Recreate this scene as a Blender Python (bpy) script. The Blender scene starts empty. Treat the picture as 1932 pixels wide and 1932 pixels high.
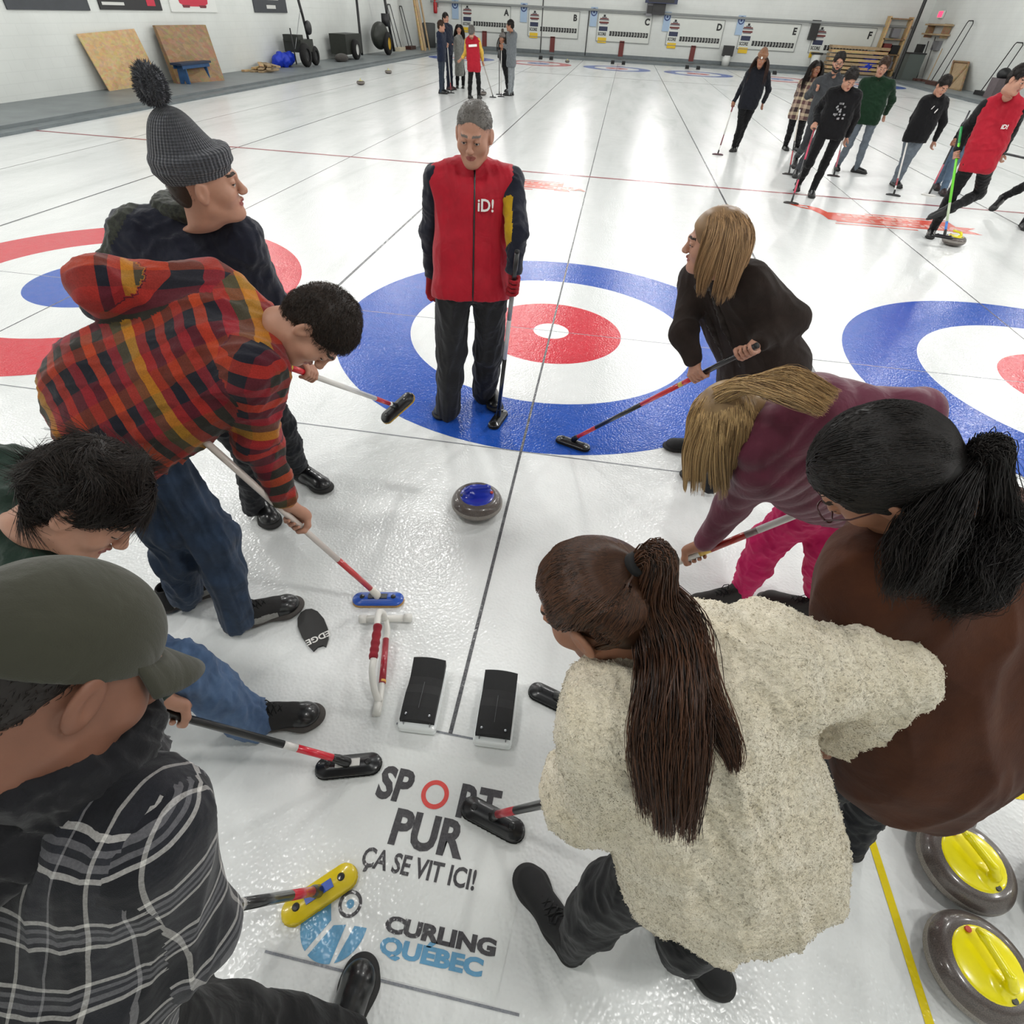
import bpy, math, random
import numpy as np
from mathutils import Vector, Matrix
random.seed(7); RNG = np.random.RandomState(11)
SC = bpy.context.scene
COL = SC.collection

# ------------------------------------------------------------------ camera
cam_data = bpy.data.cameras.new('camera'); cam = bpy.data.objects.new('camera', cam_data); COL.objects.link(cam)
_R = [[0.986739, -0.136663, 0.087579], [0.156537, 0.65851, -0.736112], [0.042928, 0.74006, 0.67117]]
_T = [0.3034, -4.6734, 2.0661]
M = Matrix([[_R[0][0], _R[0][1], _R[0][2], _T[0]], [_R[1][0], _R[1][1], _R[1][2], _T[1]],
            [_R[2][0], _R[2][1], _R[2][2], _T[2]], [0, 0, 0, 1]])
cam.matrix_world = M
cam_data.sensor_fit = 'HORIZONTAL'; cam_data.sensor_width = 36; cam_data.lens = 36 * 0.53932
cam_data.clip_start = 0.02; cam_data.clip_end = 200
SC.camera = cam

# ------------------------------------------------------------------ world, lamps, exposure
W = bpy.data.worlds.new('world'); SC.world = W; W.use_nodes = True
W.node_tree.nodes['Background'].inputs[0].default_value = (.9, .95, 1, 1)
W.node_tree.nodes['Background'].inputs[1].default_value = .05
SC.view_settings.view_transform = 'Standard'; SC.view_settings.look = 'None'
SC.view_settings.exposure = 0.0; SC.view_settings.gamma = 1.0; SC.view_settings.use_curve_mapping = False
LAMP_Z = 5.2
def lamp(x, y, w=120, z=LAMP_Z):
    d = bpy.data.lights.new('high_bay_light', 'POINT'); d.shadow_soft_size = .22
    d.energy = w; d.color = (1.0, .985, .95)
    o = bpy.data.objects.new('high_bay_light', d); o.location = (x, y, z); COL.objects.link(o)
for ix, x in enumerate([-10.6, -6.35, -1.95, 2.3, 6.4, 9.6, 13.4]):
    for iy, y in enumerate([-4.2, 1.9, 8.0, 13.4, 19.0, 24.6, 30.2, 36.0]):
        lamp(x, y, (170, 262, 145, 138, 134, 132, 130, 132)[iy])
try:
    SC.cycles.max_bounces = 4; SC.cycles.diffuse_bounces = 3; SC.cycles.glossy_bounces = 2
    SC.cycles.use_adaptive_sampling = True; SC.cycles.adaptive_threshold = .05
    SC.cycles.transmission_bounces = 2; SC.cycles.caustics_reflective = False; SC.cycles.caustics_refractive = False
    SC.cycles.sample_clamp_indirect = 4; SC.cycles.use_denoising = True
except Exception: pass

# ------------------------------------------------------------------ helpers
def hexc(h, a=1):
    h = h.lstrip('#'); c = [int(h[i:i+2], 16) / 255 for i in (0, 2, 4)]
    return tuple((x / 12.92 if x <= .04045 else ((x + .055) / 1.055) ** 2.4) for x in c) + (a,)
class NT:
    def __init__(s, m): s.m = m; m.use_nodes = True; s.t = m.node_tree; s.b = s.t.nodes['Principled BSDF']
    def n(s, typ, ins=None, **kw):
        x = s.t.nodes.new(typ)
        for k, v in kw.items(): setattr(x, k, v)
        if ins:
            for k, v in ins.items():
                if isinstance(v, bpy.types.NodeSocket): s.t.links.new(v, x.inputs[k])
                else: x.inputs[k].default_value = v
        return x
    def l(s, a, b): s.t.links.new(a, b)
    def math(s, op, a, b=None, c=None):
        x = s.t.nodes.new('ShaderNodeMath'); x.operation = op
        for i, v in enumerate((a, b, c)):
            if v is None: continue
            if isinstance(v, bpy.types.NodeSocket): s.t.links.new(v, x.inputs[i])
            else: x.inputs[i].default_value = v
        return x.outputs[0]
    def ramp(s, fac, stops, interp='CONSTANT'):
        r = s.t.nodes.new('ShaderNodeValToRGB'); r.color_ramp.interpolation = interp
        e = r.color_ramp.elements
        while len(e) > 1: e.remove(e[-1])
        e[0].position = stops[0][0]; e[0].color = stops[0][1]
        for p, c in stops[1:]:
            q = e.new(p); q.color = c
        s.t.links.new(fac, r.inputs[0]); return r.outputs[0]
    def mix(s, f, a, b, blend='MIX'):
        x = s.t.nodes.new('ShaderNodeMix'); x.data_type = 'RGBA'; x.blend_type = blend
        for k, v in ((0, f), (6, a), (7, b)):
            if isinstance(v, bpy.types.NodeSocket): s.t.links.new(v, x.inputs[k])
            else: x.inputs[k].default_value = v
        return x.outputs[2]
    def noise(s, scale, detail=3, rough=.5, vec=None, dist=0):
        x = s.n('ShaderNodeTexNoise', {'Scale': scale, 'Detail': detail, 'Roughness': rough, 'Distortion': dist})
        if vec is not None: s.l(vec, x.inputs['Vector'])
        return x
    def bump(s, h, strength=.3, dist=.01, normal=None):
        x = s.n('ShaderNodeBump', {'Height': h, 'Strength': strength, 'Distance': dist})
        if normal is not None: s.l(normal, x.inputs['Normal'])
        return x.outputs[0]
_MC = {}
def mat(name, col, rough=.6, var=0, vscale=30, bump=0, bscale=200, bdist=.002, spec=.5, metal=0, sheen=0, coat=0, col2=None, emit=0, bump2=0, b2scale=12, sss=0):
    """plain procedural surface: base colour with a soft noise variation and a bump"""
    if name in _MC: return _MC[name]
    m = bpy.data.materials.new(name); t = NT(m)
    c = hexc(col) if isinstance(col, str) else tuple(col) + ((1,) if len(col) == 3 else ())
    tc = t.n('ShaderNodeTexCoord').outputs['Object']
    if var or col2:
        nz = t.noise(vscale, 4, .6, tc).outputs[0]
        c2 = hexc(col2) if col2 else tuple(x * (1 - var) for x in c[:3]) + (1,)
        t.l(t.ramp(nz, [(.32, c), (.68, c2)], 'LINEAR'), t.b.inputs['Base Color'])
    else: t.b.inputs['Base Color'].default_value = c
    t.b.inputs['Roughness'].default_value = rough; t.b.inputs['Metallic'].default_value = metal
    t.b.inputs['Specular IOR Level'].default_value = spec
    if sheen: t.b.inputs['Sheen Weight'].default_value = sheen; t.b.inputs['Sheen Roughness'].default_value = .5
    if coat: t.b.inputs['Coat Weight'].default_value = coat; t.b.inputs['Coat Roughness'].default_value = .1
    if sss: t.b.inputs['Subsurface Weight'].default_value = sss; t.b.inputs['Subsurface Radius'].default_value = (.01, .004, .002)
    if emit: t.b.inputs['Emission Color'].default_value = c; t.b.inputs['Emission Strength'].default_value = emit
    nrm = None
    if bump2: nrm = t.bump(t.noise(b2scale, 3, .5, tc, .6).outputs[0], bump2, .02)
    if bump: nrm = t.bump(t.noise(bscale, 3, .6, tc).outputs[0], bump, bdist, nrm)
    if nrm is not None: t.l(nrm, t.b.inputs['Normal'])
    _MC[name] = m; return m

ORG = {}
def tag(o, label=None, cat=None, group=None, kind=None):
    if label: o['label'] = label
    if cat: o['category'] = cat
    if group: o['group'] = group
    if kind: o['kind'] = kind
    return o
def empty(name, loc, label=None, cat=None, group=None):
    o = bpy.data.objects.new(name, None); o.empty_display_size = .1; o.location = loc; COL.objects.link(o)
    ORG[o.name] = np.array(loc, float); return tag(o, label, cat, group)
def mk(name, V, F, mats, parent=None, smooth=True, mi=None, attr=None, loc=None):
    """one mesh object; V in world metres, F an (n,3|4) array or a list of index tuples"""
    V = np.asarray(V, np.float64)
    off = ORG[parent.name] if parent is not None else np.array(loc if loc is not None else (0, 0, 0), float)
    me = bpy.data.meshes.new(name)
    if isinstance(F, np.ndarray):
        k = F.shape[1]; n = len(F)
        me.vertices.add(len(V)); me.vertices.foreach_set('co', (V - off).astype(np.float32).ravel())
        me.loops.add(n * k); me.loops.foreach_set('vertex_index', F.astype(np.int32).ravel())
        me.polygons.add(n); me.polygons.foreach_set('loop_start', np.arange(0, n * k, k, dtype=np.int32))
        me.polygons.foreach_set('loop_total', np.full(n, k, np.int32))
    else: me.from_pydata([tuple(v) for v in (V - off)], [], [tuple(f) for f in F])
    if not isinstance(mats, (list, tuple)): mats = [mats]
    for m in mats: me.materials.append(m)
    if mi is not None: me.polygons.foreach_set('material_index', np.asarray(mi, np.int32))
    me.polygons.foreach_set('use_smooth', np.full(len(me.polygons), bool(smooth)))
    for an, av in (attr or {}).items():
        av = np.asarray(av, np.float32)
        a = me.attributes.new(an, 'FLOAT_VECTOR' if av.ndim == 2 else 'FLOAT', 'POINT' if len(av) == len(V) else 'CORNER')
        a.data.foreach_set('vector' if av.ndim == 2 else 'value', av.ravel())
    me.update(calc_edges=True)
    o = bpy.data.objects.new(name, me); COL.objects.link(o)
    if parent is not None:
        o.parent = parent; ORG[o.name] = off
    else:
        o.location = tuple(off); ORG[o.name] = off
    return o
def nrmz(v):
    v = np.asarray(v, float); return v / (np.linalg.norm(v) + 1e-12)
def lerp(a, b, t): return np.asarray(a, float) * (1 - t) + np.asarray(b, float) * t
class MB:
    """collects simple solids into one mesh with material slots"""
    def __init__(s): s.V = []; s.F = []; s.mi = []; s.mats = []; s.n = 0
    def _m(s, m):
        if m not in s.mats: s.mats.append(m)
        return s.mats.index(m)
    def add(s, V, F, m):
        k = s._m(m)
        for v in V: s.V.append(tuple(float(x) for x in v))
        for f in F: s.F.append(tuple(i + s.n for i in f)); s.mi.append(k)
        s.n += len(V)
    def box(s, c, d, m, M=None):
        c = np.asarray(c, float); h = np.asarray(d, float) / 2; M = np.eye(3) if M is None else np.asarray(M)
        V = [c + M @ (h * np.array(q)) for q in ((-1,-1,-1),(1,-1,-1),(1,1,-1),(-1,1,-1),(-1,-1,1),(1,-1,1),(1,1,1),(-1,1,1))]
        s.add(V, [(3,2,1,0),(4,5,6,7),(0,1,5,4),(1,2,6,5),(2,3,7,6),(3,0,4,7)], m)
    def prism(s, poly, z0, z1, m, fr=None):
        """polygon (x,y) extruded from z0 to z1 in frame fr=(origin, X, Y, Z)"""
        o, X, Y, Z = fr if fr else (np.zeros(3), np.array([1,0,0.]), np.array([0,1,0.]), np.array([0,0,1.]))
        o, X, Y, Z = [np.asarray(q, float) for q in (o, X, Y, Z)]
        n = len(poly); V = [o + X*p[0] + Y*p[1] + Z*z for z in (z0, z1) for p in poly]
        F = [tuple(range(n-1, -1, -1)), tuple(range(n, 2*n))] + [(i, (i+1) % n, n+(i+1) % n, n+i) for i in range(n)]
        s.add(V, F, m)
    def quad(s, P, m): s.add(P, [tuple(range(len(P)))], m)
    def tube(s, P, r, m, n=10, cap=True):
        P = [np.asarray(p, float) for p in P]; R = r if isinstance(r, (list, tuple)) else [r] * len(P)
        V = []; F = []; ref = None
        for i, p in enumerate(P):
            t = nrmz(P[min(i+1, len(P)-1)] - P[max(i-1, 0)])
            if ref is None: ref = nrmz(np.cross(t, (0,0,1) if abs(t[2]) < .9 else (1,0,0)))
            u = nrmz(ref - t * np.dot(ref, t)); ref = u; w = np.cross(t, u)
            for k in range(n):
                a = 2*math.pi*k/n; V.append(p + R[i]*(math.cos(a)*u + math.sin(a)*w))
        for i in range(len(P)-1):
            for k in range(n):
                F.append((i*n+k, i*n+(k+1) % n, (i+1)*n+(k+1) % n, (i+1)*n+k))
        if cap: F += [tuple(range(n-1, -1, -1)), tuple(range((len(P)-1)*n, len(P)*n))]
        s.add(V, F, m)
    def lathe(s, prof, m, o=(0,0,0), n=40, ax=None, mats=None):
        """profile of (radius, height) turned about ax; mats gives a material per ring"""
        o = np.asarray(o, float)
        Z = nrmz(ax) if ax is not None else np.array([0,0,1.]); X = nrmz(np.cross(Z, (0,1,0) if abs(Z[1]) < .9 else (1,0,0))); Y = np.cross(Z, X)
        b = s.n
        for r, z in prof:
            for k in range(n):
                a = 2*math.pi*k/n; s.V.append(tuple(o + Z*z + X*r*math.cos(a) + Y*r*math.sin(a)))
        s.n += len(prof)*n
        for i in range(len(prof)-1):
            mm = s._m(mats[i] if mats else m)
            for k in range(n):
                s.F.append((b+i*n+k, b+i*n+(k+1) % n, b+(i+1)*n+(k+1) % n, b+(i+1)*n+k)); s.mi.append(mm)
    def build(s, name, parent=None, smooth=False, loc=None):
        return mk(name, s.V, s.F, s.mats, parent, smooth, s.mi, loc=loc)
def text_geo(txt, size=1, bold=0, sx=1, align='CENTER', italic=0, spacing=1):
    """flat lettering outline as triangles/ngons in the xy plane, from the built-in font"""
    cu = bpy.data.curves.new('lettering', 'FONT'); cu.body = txt; cu.size = size; cu.align_x = align; cu.align_y = 'CENTER'
    cu.offset = bold; cu.shear = italic; cu.space_character = spacing; cu.resolution_u = 3
    o = bpy.data.objects.new('lettering', cu); COL.objects.link(o)
    bpy.context.view_layer.update()
    dg = bpy.context.evaluated_depsgraph_get(); me = bpy.data.meshes.new_from_object(o.evaluated_get(dg))
    V = np.array([v.co[:] for v in me.vertices]).reshape(-1, 3); F = [tuple(p.vertices) for p in me.polygons]
    bpy.data.objects.remove(o); bpy.data.meshes.remove(me); bpy.data.curves.remove(cu)
    V[:, 0] *= sx
    return V, F
def put_text(mb, txt, m, o, X, Y, size, thick=None, **kw):
    V, F = text_geo(txt, size, **kw); X = nrmz(X); Y = nrmz(Y)
    if not len(V): return
    mb.add([np.asarray(o, float) + X*v[0] + Y*v[1] for v in V], F, m)

# ------------------------------------------------------------------ materials of the hall
def ice_material():
    m = bpy.data.materials.new('pebbled_ice'); t = NT(m)
    tc = t.n('ShaderNodeTexCoord').outputs['Object']
    st = t.n('ShaderNodeMapping', {'Vector': tc, 'Scale': (1.3, .22, 1)}, vector_type='POINT').outputs[0]
    n1 = t.noise(1.1, 5, .62, st, .4).outputs[0]; n2 = t.noise(9, 4, .7, tc).outputs[0]
    c = t.ramp(n1, [(.30, (.66, .68, .665, 1)), (.44, (.80, .815, .805, 1)), (.60, (.88, .89, .88, 1)), (.75, (.90, .91, .905, 1))], 'LINEAR')
    c = t.mix(.22, c, t.ramp(n2, [(.3, (.76, .78, .77, 1)), (.7, (.91, .92, .91, 1))], 'LINEAR'))
    t.l(c, t.b.inputs['Base Color']); ice_surface(t, tc); return m
def ice_surface(t, tc):
    t.b.inputs['Roughness'].default_value = .20; t.b.inputs['Specular IOR Level'].default_value = .33
    p = t.n('ShaderNodeTexVoronoi', {'Scale': 85., 'Vector': tc}, feature='SMOOTH_F1').outputs['Distance']
    p2 = t.noise(3.2, 3, .5, tc).outputs[0]
    nrm = t.bump(p2, .22, .02); nrm = t.bump(t.math('MULTIPLY', p, -1.), .62, .0030, nrm)
    t.l(nrm, t.b.inputs['Normal'])
def paint_material(name, col, var=.07):
    m = bpy.data.materials.new(name); t = NT(m); tc = t.n('ShaderNodeTexCoord').outputs['Object']
    c = hexc(col); n2 = t.noise(14, 5, .75, tc).outputs[0]; n3 = t.noise(160, 2, .6, tc).outputs[0]
    a = t.mix(.5, n2, n3)
    lite = tuple(min(1, x * (1 - var) + .55 * var) for x in c[:3]) + (1,)
    t.l(t.ramp(a, [(.38, c), (.66, lite)], 'LINEAR'), t.b.inputs['Base Color']); ice_surface(t, tc); return m
ICE = ice_material()
BLUE = paint_material('ice_paint_blue', '1650b4'); RED = paint_material('ice_paint_red', 'cf2436')
RED2 = paint_material('ice_paint_dark_red', 'a3303e', .1); INK = paint_material('ice_paint_grey', '4a4a4e', .3); THIN = paint_material('ice_thin_line', '7d8088', .4)
YEL = paint_material('ice_paint_yellow', 'e8d010', .05); WHT = paint_material('ice_white', 'f2f4f2', .02); DKT = paint_material('ice_letter_dark', '4c4a4d', .1)
SKY = paint_material('ice_letter_blue', '6aa5cb', .1); ORG_ = paint_material('ice_ad_orange', 'e0482a', .04); PINKW = paint_material('ice_ad_pale', 'f0a99a', .1)
CIRC = paint_material('ice_letter_red', 'ea5a55', .06); PALE = paint_material('ice_film_pale', 'ebedeb', .02)

def wall_material(name, col):
    m = bpy.data.materials.new(name); t = NT(m); tc = t.n('ShaderNodeTexCoord').outputs['Object']
    mp = t.n('ShaderNodeSeparateXYZ', {'Vector': tc})
    xy = t.math('ADD', mp.outputs[0], mp.outputs[1])
    cv = t.n('ShaderNodeCombineXYZ', {'X': xy, 'Y': mp.outputs[2]}).outputs[0]
    br = t.n('ShaderNodeTexBrick', {'Vector': cv, 'Scale': 1., 'Brick Width': .4, 'Row Height': .2, 'Mortar Size': .008, 'Color1': (1,1,1,1), 'Color2': (.97,.97,.97,1), 'Mortar': (.90,.90,.90,1)})
    n = t.noise(.5, 5, .6, tc).outputs[0]
    c = t.ramp(n, [(.3, hexc(col)), (.75, tuple(x * .86 for x in hexc(col)[:3]) + (1,))], 'LINEAR')
    t.l(t.mix(.55, c, br.outputs['Color'], 'MULTIPLY'), t.b.inputs['Base Color'])
    t.b.inputs['Roughness'].default_value = .55
    t.l(t.bump(br.outputs['Fac'], .25, -.004), t.b.inputs['Normal']); return m
WALL = wall_material('white_painted_block', 'dde0dc')
CONC = mat('grey_painted_concrete', '7f8688', .45, .28, 1.3, .2, 60)
KERB = mat('grey_kerb_paint', '6f777a', .5, .25, 3)
CEIL = mat('ceiling_metal', '74787a', .7)
SL, SR = 4.309, 4.355
XS = [-2*SL, -SL, 0, SR, 2*SR, 3*SR]
YF, YH, YICE, YWALL = 34.2, 6.40, 39.9, 41.9
XL, XR = -10.85, 15.6
XWL, XWR = -12.95, 17.6

fl = MB()
fl.quad([(XL, -7.5, 0), (XR, -7.5, 0), (XR, YICE, 0), (XL, YICE, 0)], ICE)
def ring(mb, cx, cy, r0, r1, m, z, n=96):
    V = []; F = []
    for k in range(n):
        a = 2*math.pi*k/n; c, s = math.cos(a), math.sin(a)
        V += [(cx + r1*c, cy + r1*s, z)] + ([(cx + r0*c, cy + r0*s, z)] if r0 > 0 else [])
    if r0 > 0: F = [(2*k, 2*((k+1) % n), 2*((k+1) % n)+1, 2*k+1) for k in range(n)]
    else: F = [tuple(range(n))]
    mb.add(V, F, m)
def strip(mb, a, b, w, m, z=.0015):
    a = np.array([a[0], a[1], z]); b = np.array([b[0], b[1], z]); d = nrmz(b-a); n = np.array([-d[1], d[0], 0])*w/2
    mb.quad([a-n, b-n, b+n, a+n], m)
outer = [BLUE, RED, BLUE, BLUE, RED, BLUE]
for i, cx in enumerate(XS):
    for cy in (0, YF):
        o_, i_ = (outer[i], BLUE if outer[i] is RED else RED)
        ring(fl, cx, cy, 1.219, 1.829, o_, .0008); ring(fl, cx, cy, 0, 1.219, ICE, .0008)
        ring(fl, cx, cy, .155, .61, i_, .0012); ring(fl, cx, cy, 0, .155, WHT, .0012)
    strip(fl, (cx, -3.71), (cx, YF + 3.7), .013 if cx else .016, INK)
for i in range(len(XS)+1):
    x = XS[0] - SL/2 if i == 0 else XS[-1] + SR/2 if i == len(XS) else (XS[i-1]+XS[i])/2
    if 0 < i < len(XS): strip(fl, (x, -7), (x, YICE), .028, INK)
for y, w, m in ((0, .009, THIN), (-1.832, .009, THIN), (YF, .012, THIN), (YF+1.83, .012, THIN)):
    strip(fl, (XL, y), (XR, y), w, m, .0013)
strip(fl, (XL, YH), (XR, YH), .075, RED2, .0018); strip(fl, (XL, YF-6.4), (XR, YF-6.4), .07, INK, .0018)
# lettering frozen under the ice between the hack and the edge
def on_ice(u): return np.array(u, float) * (1, 1, 0)
sheet = [(-0.286,-3.793,0.000), (0.379,-3.785,0.000), (0.311,-4.452,0.000), (-0.411,-4.437,0.000)]
fl.quad([(p[0], p[1], .0009) for p in sheet], PALE)
strip(fl, (-0.215,-3.706,0.000), (0.233,-3.717,0.000), .008, THIN, .0014)
strip(fl, (-0.375,-4.444,0.000), (0.380,-4.461,0.000), .007, THIN, .0014)
tx = nrmz(on_ice((0.216,-4.205,0.000)) - on_ice((-0.177,-4.198,0.000)))
def ice_text(txt, m, centre, size, yv=None, **kw):
    X = nrmz(tx); Y = np.array([-X[1], X[0], 0]); c = np.array(centre, float); c[2] = .002
    put_text(fl, txt, m, c, X, Y, size, **kw)
ice_text('SP', DKT, (-0.148,-3.931,0.000), .150, bold=.006, sx=.82)
ice_text('RT', DKT, (0.157,-3.945,0.000), .150, bold=.006, sx=.82)
rc = (0.000,-3.935,0.000); ring(fl, rc[0], rc[1], .033, .049, CIRC, .002, 40)
ice_text('PUR', DKT, (0.004,-4.065,0.000), .150, bold=.006, sx=.90)
ice_text('ÇA SE VIT ICI!', DKT, (0.007,-4.167,0.000), .078, bold=.002, sx=.80)
ice_text('CURLING', DKT, (0.120,-4.326,0.000), .054, bold=.003, sx=1.48)
ice_text('QUÉBEC', SKY, (0.105,-4.378,0.000), .055, bold=.003, sx=1.48)
def flat(mb, pts, m):
    a = sum(pts[i][0]*pts[(i+1) % len(pts)][1]-pts[(i+1) % len(pts)][0]*pts[i][1] for i in range(len(pts)))
    pts = list(pts) if a > 0 else list(pts)[::-1]; mb.add(pts, [tuple(range(len(pts)))], m)
# round emblem beside the words: blue disc with a sheet of ice and a stone seen from above
ec = np.array((-0.203,-4.344,0.000)); er = .100
eX = nrmz(tx); eY = np.array([-eX[1], eX[0], 0])
def em(p): return ec + eX*p[0]*er + eY*p[1]*er
def arc(a0, a1, n=14): return [(math.cos(math.radians(a0 + (a1-a0)*k/n)), math.sin(math.radians(a0 + (a1-a0)*k/n))) for k in range(n+1)]
for poly in (arc(130, 235) + [(-.12, .02), (-.30, .42)], arc(243, 285) + [(.36, .0), (.0, -.08)], arc(292, 362) + [(.62, .02)]):
    flat(fl, [em(p)*(1,1,0) + (0,0,.002) for p in poly], SKY)
c2 = em((.28, .52)); ring(fl, c2[0], c2[1], .026, .036, DKT, .0021, 36); ring(fl, c2[0], c2[1], 0, .012, SKY, .0021, 24)
# advert banners beyond the hog line
def banner(x0, x1, y0, y1, words, pen):
    w, h = x1-x0, y1-y0
    def q(u, v, z=.002): return (x0+u*w, y0+v*h, z)
    flat(fl, [q(*p) for p in ((.22,0),(.86,0),(.86,-.10),(1.02,-.12),(.97,.22),(1.04,.50),(.93,.50),(.93,.92),(.22,.92))], ORG_)
    flat(fl, [q(*p) for p in ((.20,-.22),(.66,-.22),(.66,-.14),(.20,-.14))], ORG_); flat(fl, [q(*p) for p in ((.45,1.02),(.93,1.02),(.93,1.10),(.45,1.10))], ORG_)
    flat(fl, [q(*p) for p in ((.22,.10),(.22,.92),(.19,1.30),(.14,1.45),(.13,1.05),(.17,.55),(.18,.15))], ORG_)
    flat(fl, [q(*p) for p in ((.14,1.45),(.0,1.62),(.03,1.42),(.08,1.15),(.13,1.05))], ORG_); flat(fl, [q(p[0], p[1], .0026) for p in ((.06,1.38),(.10,1.22),(.125,1.18),(.12,1.38))], ICE)
    for k, wd in enumerate(words):
        put_text(fl, wd, PINKW, (x0 + w*.26, y0 + h*(.70 if k == 0 else .26), .0030), (1,0,0), (0,1,0), h*.42, bold=.01, sx=1.25, align='LEFT')
banner(-1.93, -.27, 5.22, 5.72, ('GROUPE', 'CALEDONIA'), 0)
banner(3.15, 5.62, 4.78, 5.35, ('GROUPE', 'CALEDONIA'), 0)
# yellow corner lines by the parked stones
yl = [(1.514,-3.758,0.000), (1.534,-3.997,0.000), (1.528,-4.293,0.000)]
ya, yb = np.array(yl[0]), np.array(yl[2]); strip(fl, ya + (ya-yb)*.9, yb + (yb-ya)*1.2, .026, YEL, .0018)
yc, yd = np.array((1.858,-3.578,0.000)), np.array((2.135,-3.568,0.000)); strip(fl, yc + (yc-yd)*.9, yd + (yd-yc)*3, .026, YEL, .0018)
floor = fl.build('floor'); tag(floor, 'pebbled white curling ice with painted rings lines and lettering', kind='structure')

def struct(mb, name, label):
    o = mb.build(name); tag(o, label, kind='structure'); return o
s = MB()
for (a, b, c, d) in ((XWL-.3, XL, -8, YWALL+.3), (XR, XWR+.3, -8, YWALL+.3)):
    s.box(((a+b)/2, (c+d)/2, -.05), (b-a, d-c, .30), CONC)
s.box(((XL+XR)/2, (YICE+YWALL+.3)/2, -.05), (XR-XL, YWALL+.3-YICE, .30), CONC)
struct(s, 'floor_walkway', 'grey painted walkway around the ice')
k = MB()
k.box((XL+.17, 16, .025), (.34, 48, .05), KERB); k.box((XR-.12, 16, .025), (.24, 48, .05), KERB); k.box((2, YICE-.15, .03), (XR-XL, .3, .06), KERB)
struct(k, 'trim_1', 'grey kerb along the ice edge')
H = 5.6
def wall(name, c, d, label):
    b = MB(); b.box(c, d, WALL); struct(b, name, label)
wall('wall_left', (XWL-.1, 16.5, H/2), (.2, 51, H), 'white painted block wall on the left')
wall('wall_right', (XWR+.1, 16.5, H/2), (.2, 51, H), 'white painted block wall on the right')
wall('wall_back', ((XWL+XWR)/2, YWALL+.1, H/2), (XWR-XWL+.4, .2, H), 'white back wall with the score boards')
wall('wall_front', ((XWL+XWR)/2, -8.6, H/2), (XWR-XWL+.4, .2, H), 'white wall behind the viewer')
b = MB(); b.box(((XWL+XWR)/2, 16.5, H+.1), (XWR-XWL+.4, 51.4, .2), CEIL); struct(b, 'ceiling', 'white hall ceiling')
b = MB(); b.box(((XWL+XWR)/2, YWALL-.02, .2), (XWR-XWL, .04, .18), KERB); struct(b, 'baseboard_back', 'grey painted band along the foot of the back wall')

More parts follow.
